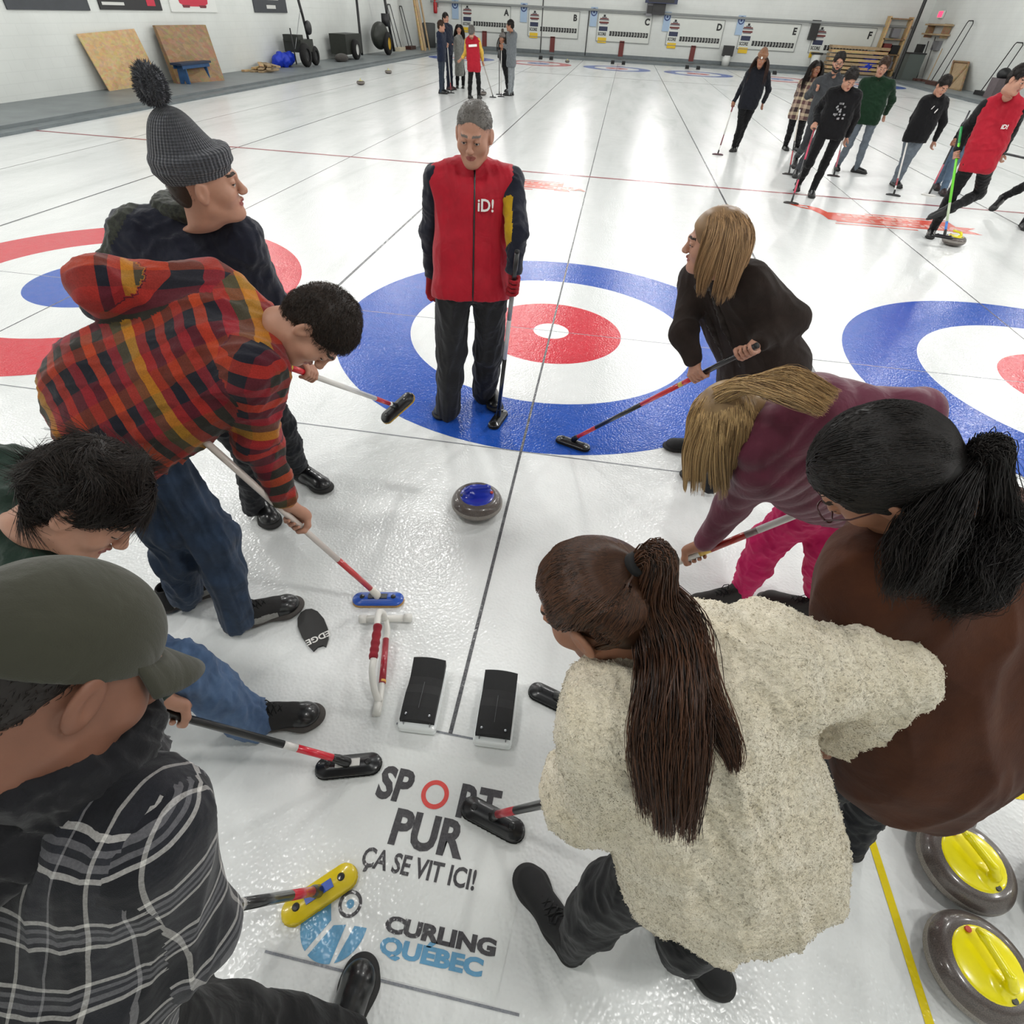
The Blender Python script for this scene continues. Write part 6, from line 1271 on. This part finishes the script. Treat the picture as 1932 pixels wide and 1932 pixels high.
# sheets of board leaning on the left wall
o = thing('board_sheet', (-12.629,12.305,0.100), 'pale chipboard sheet leaning alone against the left wall', 'board'); m = MB()
slab4(m, [(-12.622,11.281,0.100), (-12.724,13.550,0.100), (-12.850,13.294,1.279), (-12.850,11.148,1.205)], .02, OSB1); m.build('sheet', o)
f0, f1, f2, f3 = [V3(*q) for q in ((-12.292,13.715,0.100), (-11.757,15.254,0.100), (-12.720,16.531,1.338), (-12.720,14.025,1.344))]; sh = (V3(*(-12.672,13.768,0.100))-f0)
for k in range(7):
    o = thing('board_sheet', f0+sh*(k/6), 'brown board sheet facing out at the front of the leaning stack' if k == 0 else ('second', 'third', 'fourth', 'fifth', 'sixth', 'hindmost')[k-1]+' brown board sheet counted from the front of the leaning stack', 'board', None if k == 0 else 'board sheets stacked behind the blue bench'); m = MB()
    dxy = V3(-.028*k, 0, 0)+sh*(k/6)*V3(0, 1, 0); slab4(m, [f0+dxy, f1+dxy, f2+dxy*V3(.6, 1, 1), f3+dxy*V3(.6, 1, 1)], .018, OSB2); m.build('sheet', o)
# blue bench
BLB = mat('blue_bench_paint', '24507f', .55, .25, 10); BLT = mat('dark_blue_top', '1b2c46', .6, .2, 10)
q0, q1 = V3(*(-11.988,13.779,0.100)), V3(*(-11.567,14.832,0.100)); q1 = V3(q0[0], q1[1], .1); L_ = q1[1]-q0[1]
o = thing('bench', (q0+q1)/2, 'blue painted wooden bench in front of the leaning board stack', 'bench'); ym = (q0[1]+q1[1])/2; xb = q0[0]-.12
m = MB(); m.box((xb, ym, .555), (.34, L_+.45, .05), BLT); m.build('seat', o)
m = MB(); m.box((xb+.13, ym, .49), (.025, L_+.30, .09), BLB); m.box((xb-.13, ym, .49), (.025, L_+.30, .09), BLB); m.build('apron', o)
for y in (q0[1], q1[1]):
    m = MB(); m.prism([(-.15, .0), (-.05, .0), (0, .10), (.05, .0), (.15, .0), (.13, .43), (-.13, .43)], -.02, .02, BLB, ((xb, y, .10), (1, 0, 0), (0, 0, 1), (0, 1, 0))); m.build('leg', o)
# pile of planks and blue crate
c = V3(*(-12.567,18.922,0.100))
for k in range(9):
    o = thing('plank', c+V3(-.1*(k % 3), .0, 0), ('lowest', 'middle', 'topmost')[k//3]+' '+('edge', 'centre', 'wall side')[k % 3]+' plank of the low pile beside the blue tarpaulin', 'plank', 'planks piled by the left wall'); m = MB()
    a = -.25+.13*k; dx, dy = math.sin(.1*a), 1; m.box((c[0]+.05+.20*(k % 3), c[1]-.1+.12*(k//3), .13+.07*(k//3)), (.15, 1.5-.1*(k % 4), .05), WOODL if k % 3 else OSB1, np.array([[math.cos(a), -math.sin(a), 0], [math.sin(a), math.cos(a), 0], [0, 0, 1]])); m.build('board', o)
c = V3(*(-12.616,20.918,0.100)); v = Vol(.03)
for k in range(7): v.ell(c+V3(.0+.1*(k % 3), -.38+.13*k, .20+.06*(k % 2)), (.2, .2, .20), k=.05)
v.cut(c, (0, 0, -1)); V, Q = v.skin(); V = folds(V, Q, .03, 3, 4); o = mk('tarpaulin', V, Q, mat('bright_blue_tarp', '1238c4', .5, .2, 8), loc=c); tag(o, 'crumpled bright blue tarpaulin on the floor by the left wall', 'tarpaulin')
def wheel(o, c, r, w, rim, ax=(1, 0, 0)):
    m = MB(); c = V3(*c); a = V3(*ax)
    m.lathe([(r*.55, -w/2), (r*.9, -w/2), (r, -w*.3), (r, w*.3), (r*.9, w/2), (r*.55, w/2)], TYRE, c, 28, a); t = m.build('wheel', o, True)
    m = MB(); m.lathe([(0, -w*.3), (r*.22, -w*.35), (r*.5, -w*.2), (r*.57, -w*.42), (r*.57, w*.42), (r*.5, w*.2), (r*.22, w*.35), (0, w*.3)], rim, c, 20, a); m.build('rim', t, True)
# ice resurfacing machines on the left
c = V3(*(-12.352,21.833,0.100)); c[0] = -11.95; o = thing('ice_machine', c, 'black ice scraper machine with tall steering column and fat tyres by the left wall', 'ice machine')
wheel(o, c+V3(.05, -.30, .36), .36, .20, DKM); wheel(o, c+V3(-.05, .75, .30), .30, .16, DKM)
m = MB(); m.box(c+V3(-.35, .1, .62), (.7, 1.1, .38), GRN); m.box(c+V3(-.35, -.3, .85), (.6, .45, .2), GRN); m.build('housing', o)
m = MB(); m.tube([c+V3(-.1, .55, .3), c+V3(-.1, .45, .95), c+V3(-.1, .3, 1.5), c+V3(-.1, .1, 2.05)], .05, DKM, 8); m.tube([c+V3(-.3, .1, 2.05), c+V3(.15, .1, 2.05)], .03, DKM, 8); m.build('column', o, True)
m = MB(); m.lathe([(0, -.06), (.20, -.05), (.22, 0), (.20, .05), (0, .06)], DKM, c+V3(0, .42, 1.15), 20, (1, 0, 0)); m.build('drum', o, True)
m = MB(); m.tube([c+V3(-.1, -.9, .1), c+V3(-.1, -.95, 1.15)], .025, DKM, 8); m.tube([c+V3(-.1, -.8, .55), c+V3(-.1, .15, 1.65)], .01, STEEL, 6); m.build('rod', o, True)
c = V3(*(-11.653,26.789,0.100)); c[0] = -11.95; o = thing('ice_machine', c, 'low dark green two wheeled cart with white rim in the middle of the left wall', 'ice machine')
wheel(o, c+V3(.1, -.05, .36), .36, .2, WRIM); m = MB(); m.box(c+V3(-.35, .0, .55), (.75, 1.9, .7), GRN); m.build('housing', o)
m = MB(); m.tube([c+V3(-.1, 1.2, .1), c+V3(-.1, 1.25, 2.15)], .06, DKM, 8); m.tube([c+V3(-.1, 1.25, 2.1), c+V3(.1, 1.6, 2.1)], .03, DKM, 8); m.build('column', o, True); v = Vol(.03); v.ell(c+V3(0, -1.6, .12), (.25, .5, .16)); V, Q = v.skin(); mk('brush', V, Q, fabric('grey_bristle', '4b4744'), o)
c = V3(*(-12.152,31.150,0.100)); c[0] = -11.95; o = thing('ice_machine', c, 'dark machine with yellow wheel rim and slanting column on the left', 'ice machine')
wheel(o, c+V3(.15, .0, .46), .46, .22, YRIM); v = Vol(.03); v.ell(c+V3(-.2, -.1, .75), (.35, .9, .55)); v.cut(c+V3(0, 0, .2), (0, 0, -1)); V, Q = v.skin(); mk('housing', V, Q, GRN, o)
m = MB(); m.tube([c+V3(-.1, 1.7, .1), c+V3(-.1, 1.1, 1.3), c+V3(-.1, .7, 2.55)], .07, DKM, 8); m.tube([c+V3(-.3, .7, 2.55), c+V3(.2, .5, 2.55)], .04, DKM, 8); m.box(c+V3(-.1, .75, 1.35), (.3, .5, .5), DKM); m.build('column', o, True)
def scraper(base, tilt, w, h, label, bm, lean=(-1, 0)):
    b = V3(*base); o = thing('ice_scraper', b, label, 'ice scraper'); l = V3(lean[0], lean[1], 0)*tilt; t = V3(-lean[1], lean[0], 0); t = t*w/2
    m = MB(); m.tube([b-t*1.3+V3(0,0,.1), b-t+l+V3(0, 0, h*.96), b-t*.7+l+V3(0, 0, h), b+t*.7+l+V3(0, 0, h), b+t+l+V3(0, 0, h*.96), b+t*1.3+V3(0,0,.1)], .022, DKM, 8); m.build('handle', o, True)
    m = MB(); m.box(b+V3(0, 0, .08), (.35+abs(t[0])*3, .3+abs(t[1])*3, .16), bm); m.build('blade', o)
BRB = fabric('brown_bristle', '4f2f26'); CRB = mat('cream_felt', 'c9bfa8', .9)
scraper(V3(*(-12.450,35.117,0.264))*(1,1,0)+(0,0,.1), .45, .55, 1.95, 'tall ice scraper with cream pad leaning on the left wall', CRB); scraper(V3(*(-12.450,37.259,0.102))*(1,1,0)+(0,0,.1), .45, .5, 1.9, 'tall ice scraper with brown bristles leaning on the left wall', BRB)
c = V3(*(-11.654,37.001,0.100)); 
for k, (dy, hh) in enumerate(((0, 4.2), (.35, 3.6), (.7, 3.9), (-.4, 2.6))):
    o = thing('timber', c+V3(0, dy, 0), ('thickest pale timber', 'longer thin timber', 'middle thin timber', 'shortest thin timber')[k]+' leaning in the far left corner', 'timber', 'timbers in the far left corner'); m = MB(); m.tube([c+V3(.1*k, dy*1.2, 0), c+V3(-.5+.12*k, dy*.5-.4, hh)], .055 if k else .10, WOODL if k else OSB1, 4); m.build('beam', o)
c = V3(-12.2, 40.6, .1); o = thing('bin', c, 'dark grey bin in the far left corner', 'bin'); m = MB(); m.lathe([(0, 0), (.38, 0), (.42, 1.15), (.36, 1.2), (0, 1.18)], mat('grey_bin', '4a4c4c', .7), c, 20); m.build('tub', o, True)
c = V3(-12.0, 41.8, 1.75); o = thing('fire_extinguisher', c, 'red fire extinguisher in the far left corner', 'fire extinguisher'); m = MB(); m.lathe([(0, 0), (.11, .01), (.12, .1), (.12, .6), (.07, .72), (.03, .74), (.03, .85), (0, .86)], mat('signal_red', 'b01c22', .4), c-V3(0, .14, 0), 16); m.build('cylinder', o, True); m = MB(); m.tube([c+V3(.02, -.14, .82), c+V3(.2, -.14, .78), c+V3(.16, -.14, .3)], .02, DKM, 6); m.build('hose', o, True)

# score boards on the back wall
YB = YWALL-.03
BRDM = mat('board_white', 'd5d8d2', .5, .05, 2); NAV = mat('board_navy', '1e2748', .5); YLW = mat('board_yellow', 'e2bb1c', .5); BKK = mat('board_black', '141414', .5); GRY = mat('board_grey', '77777a', .6); PLQ = mat('plaque_brown', '6d2c28', .6); BSG = mat('sign_blue', '9fb6cf', .5); DBL = mat('sign_dark_blue', '2a3d74', .5); FRM = mat('frame_grey', '8f9290', .6)
def score_board(let, tl, br):
    tl, br = V3(*tl), V3(*br); W_ = br[0]-tl[0]; x0, z1 = tl[0], tl[2]; H_ = tl[2]-br[2]; s = W_/4.05
    o = thing('score_board', (x0+W_/2, YB, z1-H_), 'white score board with number row and the letter %s' % let, 'score board')
    m = MB(); m.box((x0+W_/2, YB, z1-H_/2), (W_, .05, H_), BRDM); f = .02
    m.build('panel', o); b = MB()
    for q in ((x0, z1-H_/2, .03, H_), (x0+W_, z1-H_/2, .03, H_), (x0+W_/2, z1, W_, .03), (x0+W_/2, z1-H_, W_, .03)): b.box((q[0], YB-.03, q[1]), (q[2], .03, q[3]), FRM)
    b.build('frame', o); P = lambda x, z: (x0+x*s, YB-.032, z1-z*s)
    b = MB(); y = YB-.03
    def rect(xa, xb, za, zb, mt, yy=0): xa += .05; xb += .05; b.quad([(x0+xa*s, y-yy, z1-zb*s), (x0+xb*s, y-yy, z1-zb*s), (x0+xb*s, y-yy, z1-za*s), (x0+xa*s, y-yy, z1-za*s)], mt)
    rect(.08, .74, .78, 1.04, NAV); rect(.08, .74, 1.42, 1.74, YLW)
    for (xa, xb, za, zb, mt) in ((.10, .74, .30, .36, PLQ), (.06, .78, .36, .44, GRY), (.06, .78, .44, .50, BRDM), (.06, .78, .50, .60, PLQ), (.14, .70, .60, .66, GRY), (.24, .60, .22, .30, GRY), (.34, .50, .10, .22, BKK)): rect(xa, xb, za, zb, mt)
    put_text(b, 'SCORE', BKK, P(.41, 1.22), (1, 0, 0), (0, 0, 1), .26*s, bold=.008, sx=.78); b.build('side_panel', o)
    b = MB()
    for k in range(14):
        xa = .92+.213*k; rect(xa, xa+.175, 1.02, 1.30, BKK)
        put_text(b, str(k+1), TXT, (x0+(xa+.0875)*s, YB-.036, z1-1.16*s), (1, 0, 0), (0, 0, 1), .2*s, sx=.55)
    b.build('number_row', o); b = MB(); put_text(b, let, BKK, P(3.72, .40), (1, 0, 0), (0, 0, 1), .52*s, bold=.02); b.build('letter', o)
for let, tl, br in (('A', (-10.328,41.870,2.278), (-7.172,41.870,0.998)), ('B', (-5.990,41.870,2.224), (-2.791,41.870,0.930)), ('C', (-1.614,41.870,2.238), (1.700,41.870,0.899)), ('D', (2.757,41.870,2.194), (6.102,41.870,0.906)), ('E', (7.145,41.870,2.217), (10.586,41.870,0.948)), ('F', (11.431,41.870,2.239), (14.942,41.870,0.962))): score_board(let, tl, br)
sgn = (('first', (-10.646,41.800,1.990)), ('B', (-6.221,41.800,2.029)), ('C', (-1.810,41.800,2.021)), ('D', (2.702,41.800,1.997)), ('E', (7.133,41.800,2.023)), ('F', (11.478,41.800,2.002)))
for k, (nm_, c) in enumerate(sgn):
    c = V3(*c)-V3(.10, 0, 0); c[1] = YWALL-.04; o = thing('hanging_sign', c, ('small pale blue sign with a ring mark hung left of board %s' if k < 5 else 'small dark speaker box hung left of board %s') % 'ABCDEF'[k], 'sign')
    if k < 5:
        m = MB(); m.box(c, (.42, .09, .90), BSG); p_ = m.build('plate', o); m = MB(); m.lathe([(.19, 0), (.19, .01), (.13, .01), (.13, 0)], DBL, c+V3(0, -.045, .22), 20, (0, -1, 0)); m.lathe([(0, .01), (.06, .01), (.06, 0)], DBL, c+V3(0, -.045, .22), 16, (0, -1, 0)); m.build('ring_mark', p_)
    else:
        m = MB(); m.box(c-V3(0,.11,0), (.45, .3, .9), BKK); m.build('box', o)
for k, c in enumerate(((-8.836,41.850,0.661), (-4.378,41.850,0.596), (0.052,41.850,0.588), (4.522,41.850,0.574))):
    c = V3(*c); m = MB(); m.box(c, (.30, .05, .76), PLQ); o = m.build('plaque'); tag(o, 'narrow dark red plaque under score board %s' % 'ABCD'[k], 'plaque')
m = MB(); m.tube([(-12.290,41.600,2.317), (-5.911,41.600,2.335), (1.938,41.600,2.352), (8.555,41.600,2.351), (16.904,41.600,2.368)], .055, mat('pipe_grey', '8c8f8e', .5), 8)
o = m.build('conduit'); tag(o, 'long grey conduit running above the score boards', 'pipe')
for k, (c, w, h, lb, mt) in enumerate((((1.999,41.500,2.640), .75, .75, 'dark projector box above board C', DKM), ((1.458,41.600,2.499), .4, .6, 'grey electrical box beside the projector above board C', GRY), ((2.057,41.200,2.897), 1.9, .22, 'dark unit cut by the top of the frame above board C', NAV))):
    c = V3(*c); m = MB(); m.box(c, (w, .4, h), mt); m.box(c+V3(0, -.21, 0), (w*.8, .03, h*.6), BKK); o = m.build('electrical_box'); tag(o, lb, 'wall box')
for k, (c, lb) in enumerate((((-7.196,45.275,0.100), 'black and white bin behind the grey suit man'), ((6.614,43.086,0.100), 'black bin on white base below board D'), ((11.885,43.671,0.100), 'white bucket with black lid below board E'))):
    c = V3(*c); c[1] = min(c[1], 41.4); o = thing('bin', c, lb, 'bin'); m = MB(); m.lathe([(0, 0), (.22, 0), (.27, .5 if k < 2 else .8), (0, .5 if k < 2 else .8)], PWHT, c, 16); m.build('tub', o, True); m = MB(); m.box(c+V3(0, 0, .72 if k < 2 else .85), (.62, .4, .5 if k < 2 else .1), BKK); m.build('lid', o)
for k, (u0, w) in enumerate((((-5.126,41.800,0.523), 3.1), ((-2.210,41.800,1.303), 2.2))):
    c = V3(*u0); m = MB(); m.tube([(c[0], YB-.02, .15), (c[0], YB-.02, .15+w)], .03, DKM, 6); o = m.build('conduit'); tag(o, ('thin black upright pipe in front of board B', 'thin upright pipe between boards B and C')[k], 'pipe')
# far right corner
m = MB(); a_ = V3(*(15.770,38.496,0.100)); m.tube([a_, a_+V3(0, 0, 5.2)], .09, BKK, 10); o = m.build('pipe'); tag(o, 'thick black upright pipe in the far right corner', 'pipe')
c = V3(*(17.287,44.381,0.100)); c[0] = 15.9; c[1] = 41.5; o = thing('shelf_rack', c, 'wooden shelf rack full of dark boxes in the far right corner', 'shelf'); m = MB()
for x in (-.6, .6): m.box(c+V3(x, 0, 1.35), (.12, .5, 2.7), OSB1)
for z_ in (.3, 1.0, 1.7, 2.6): m.box(c+V3(0, 0, z_), (1.2, .5, .06), OSB2)
m.build('frame', o); m = MB()
for k, (x, z_) in enumerate(((-.25, .55), (.25, .5), (-.2, 1.3), (.28, 1.25), (0, 1.98))): m.box(c+V3(x, -.02, z_), (.42, .4, .4), (DKM, GRY, PLQ)[k % 3])
m.build('boxes', o)
c = V3(*(14.072,43.786,0.100)); c[1] = 41.0; o = thing('pallet', c, 'stack of brown timber pallets behind the walking group', 'pallet'); m = MB()
for k in range(7): m.box(c+V3(0, 0, .10+.19*k), (3.3-.1*(k % 2), .7, .13), OSB1 if k % 2 else WOODL)
m.build('boards', o)
c = V3(*(14.846,41.000,0.320)); c[2] = .1; v = Vol(.04); v.ell(c+V3(0, 0, .45), (.5, .35, .42)).ell(c+V3(.3, 0, .75), (.25, .25, .25), k=.1); V, Q = v.skin(); V = folds(V, Q, .04, 2.5, 3); o = mk('bag', V, Q, mat('bright_blue_tarp', '1238c4', .5), loc=c); tag(o, 'bright blue bag lying by the timber stack at the back wall', 'bag')
# right wall
RX = XWR-.08
c = V3(*(16.718,33.405,0.100)); y0 = c[1]; o = thing('crate_panel', c, 'pale wooden crate panel with diagonal brace leaning on the right wall', 'crate'); m = MB()
b0, b1, t1, t0 = [V3(*q) for q in ((16.900,34.033,0.041), (16.900,32.471,0.118), (17.450,34.136,1.103), (17.450,35.922,1.106))]
slab4(m, [b0, b1, t1, t0], .03, WOODL); m.build('panel', o); m = MB()
for a_, b_ in ((b0, b1), (b1, t1), (t1, t0), (t0, b0), (b0, t1)): m.tube([a_+V3(-.03, 0, .03), b_+V3(-.03, 0, 0)], .05, OSB2, 4)
m.build('battens', o)
scraper(V3(*(17.000,30.311,0.271))*(1,1,0)+(0,0,.1), .4, .7, 1.9, 'tall ice scraper standing against the right wall near the red vest man', DKM, (1, 0)); scraper(V3(*(16.900,35.830,0.176))*(1,1,0)+(0,0,.1), .45, .7, 2.6, 'tall ice scraper leaning on the right wall by the crate panel', BRB, (1, 0))
c = V3(*(16.600,39.055,0.108)); c[2] = .1; o = thing('bin', c, 'large grey bin near the far right corner', 'bin'); m = MB(); m.prism([(-.42, -.35), (.42, -.35), (.42, .35), (-.42, .35)], 0, 1.15, mat('grey_green_bin', '555d59', .6), (c, V3(1,0,0), V3(0,1,0), V3(0,0,1))); m.build('tub', o); m = MB(); m.box(c+V3(0, 0, 1.18), (.9, .75, .06), DKM); m.build('rim', o)
c = V3(*(16.900,29.286,0.346)); c[2] = .1; o = thing('floor_machine', c, 'small grey floor machine with dark top beside the tall scraper on the right', 'machine'); m = MB(); m.box(c+V3(0, 0, .35), (.5, .7, .7), mat('machine_grey', '6f6467', .6, .2, 9)); m.build('body', o)
v = Vol(.03); v.ell(c+V3(0, 0, .85), (.25, .3, .22)); V, Q = v.skin(); mk('motor', V, Q, DKM, o)
c = V3(*(17.300,39.351,2.518)); o = thing('shelf', c, 'wooden wall shelf high up under the exit sign', 'shelf'); m = MB(); m.box(c, (.5, 2.6, .07), WOODL); m.box(c+V3(0, 0, -.4), (.5, 2.6, .07), WOODL); m.build('boards', o); m = MB()
for y in (-1.1, 1.1): m.box(c+V3(.05, y, -.25), (.4, .06, .6), OSB2)
m.build('brackets', o)
c = V3(*(17.520,40.237,2.968)); o = thing('exit_sign', c, 'glowing red exit sign high on the right wall', 'exit sign'); m = MB(); m.box(c, (.10, .62, .32), PWHT); m.build('case', o); m = MB(); m.box(c+V3(-.055, 0, 0), (.01, .54, .24), mat('sign_glow', 'ff3050', .5, emit=3)); m.build('lit_face', o)
for k, (c, h, lb) in enumerate((((17.500,41.206,1.382), .55, 'dark box mounted on the right wall by the corner'), ((17.500,39.053,1.659), .4, 'small dark box on the right wall above the scraper'))):
    c = V3(*c); m = MB(); m.box(c, (.2, .8, h), GRY if k else DKM); o = m.build('electrical_box'); tag(o, lb, 'wall box')
for k, (a_, b_) in enumerate((((17.000,38.552,0.115), (17.500,40.376,1.809)), ((17.000,37.806,0.140), (17.500,39.675,2.008)), ((17.000,37.057,0.144), (17.500,38.123,1.552)))):
    m = MB(); m.tube([a_, b_], .025, (DKM, STEEL, WOODL)[k], 6); m.box(V3(*a_)+V3(-.05, 0, .05), (.2, .5, .1), BRB); o = m.build('push_broom', loc=V3(*a_)*1.); tag(o, ('dark', 'bare metal', 'pale wooden')[k]+' handled push broom leaning on the right wall', 'broom')
# pairs of black footholds at the far end of each sheet
for i, cx in enumerate(XS[1:5]):
    for s_ in (-1, 1):
        c = V3(cx+s_*.32, YF+3.75, 0); m = MB(); m.prism([(-.15, 0), (.15, 0), (.15, .16), (-.05, .12), (-.15, .05)], -.10, .10, RUB, (c, V3(0,1,0), V3(0,0,1), V3(1,0,0))); o = m.build('starting_hack', loc=c)
        tag(o, '%s black foothold at the far end of the sheet below score board %s' % (('left', 'right')[s_ > 0], 'BCDE'[i]), 'curling hack')
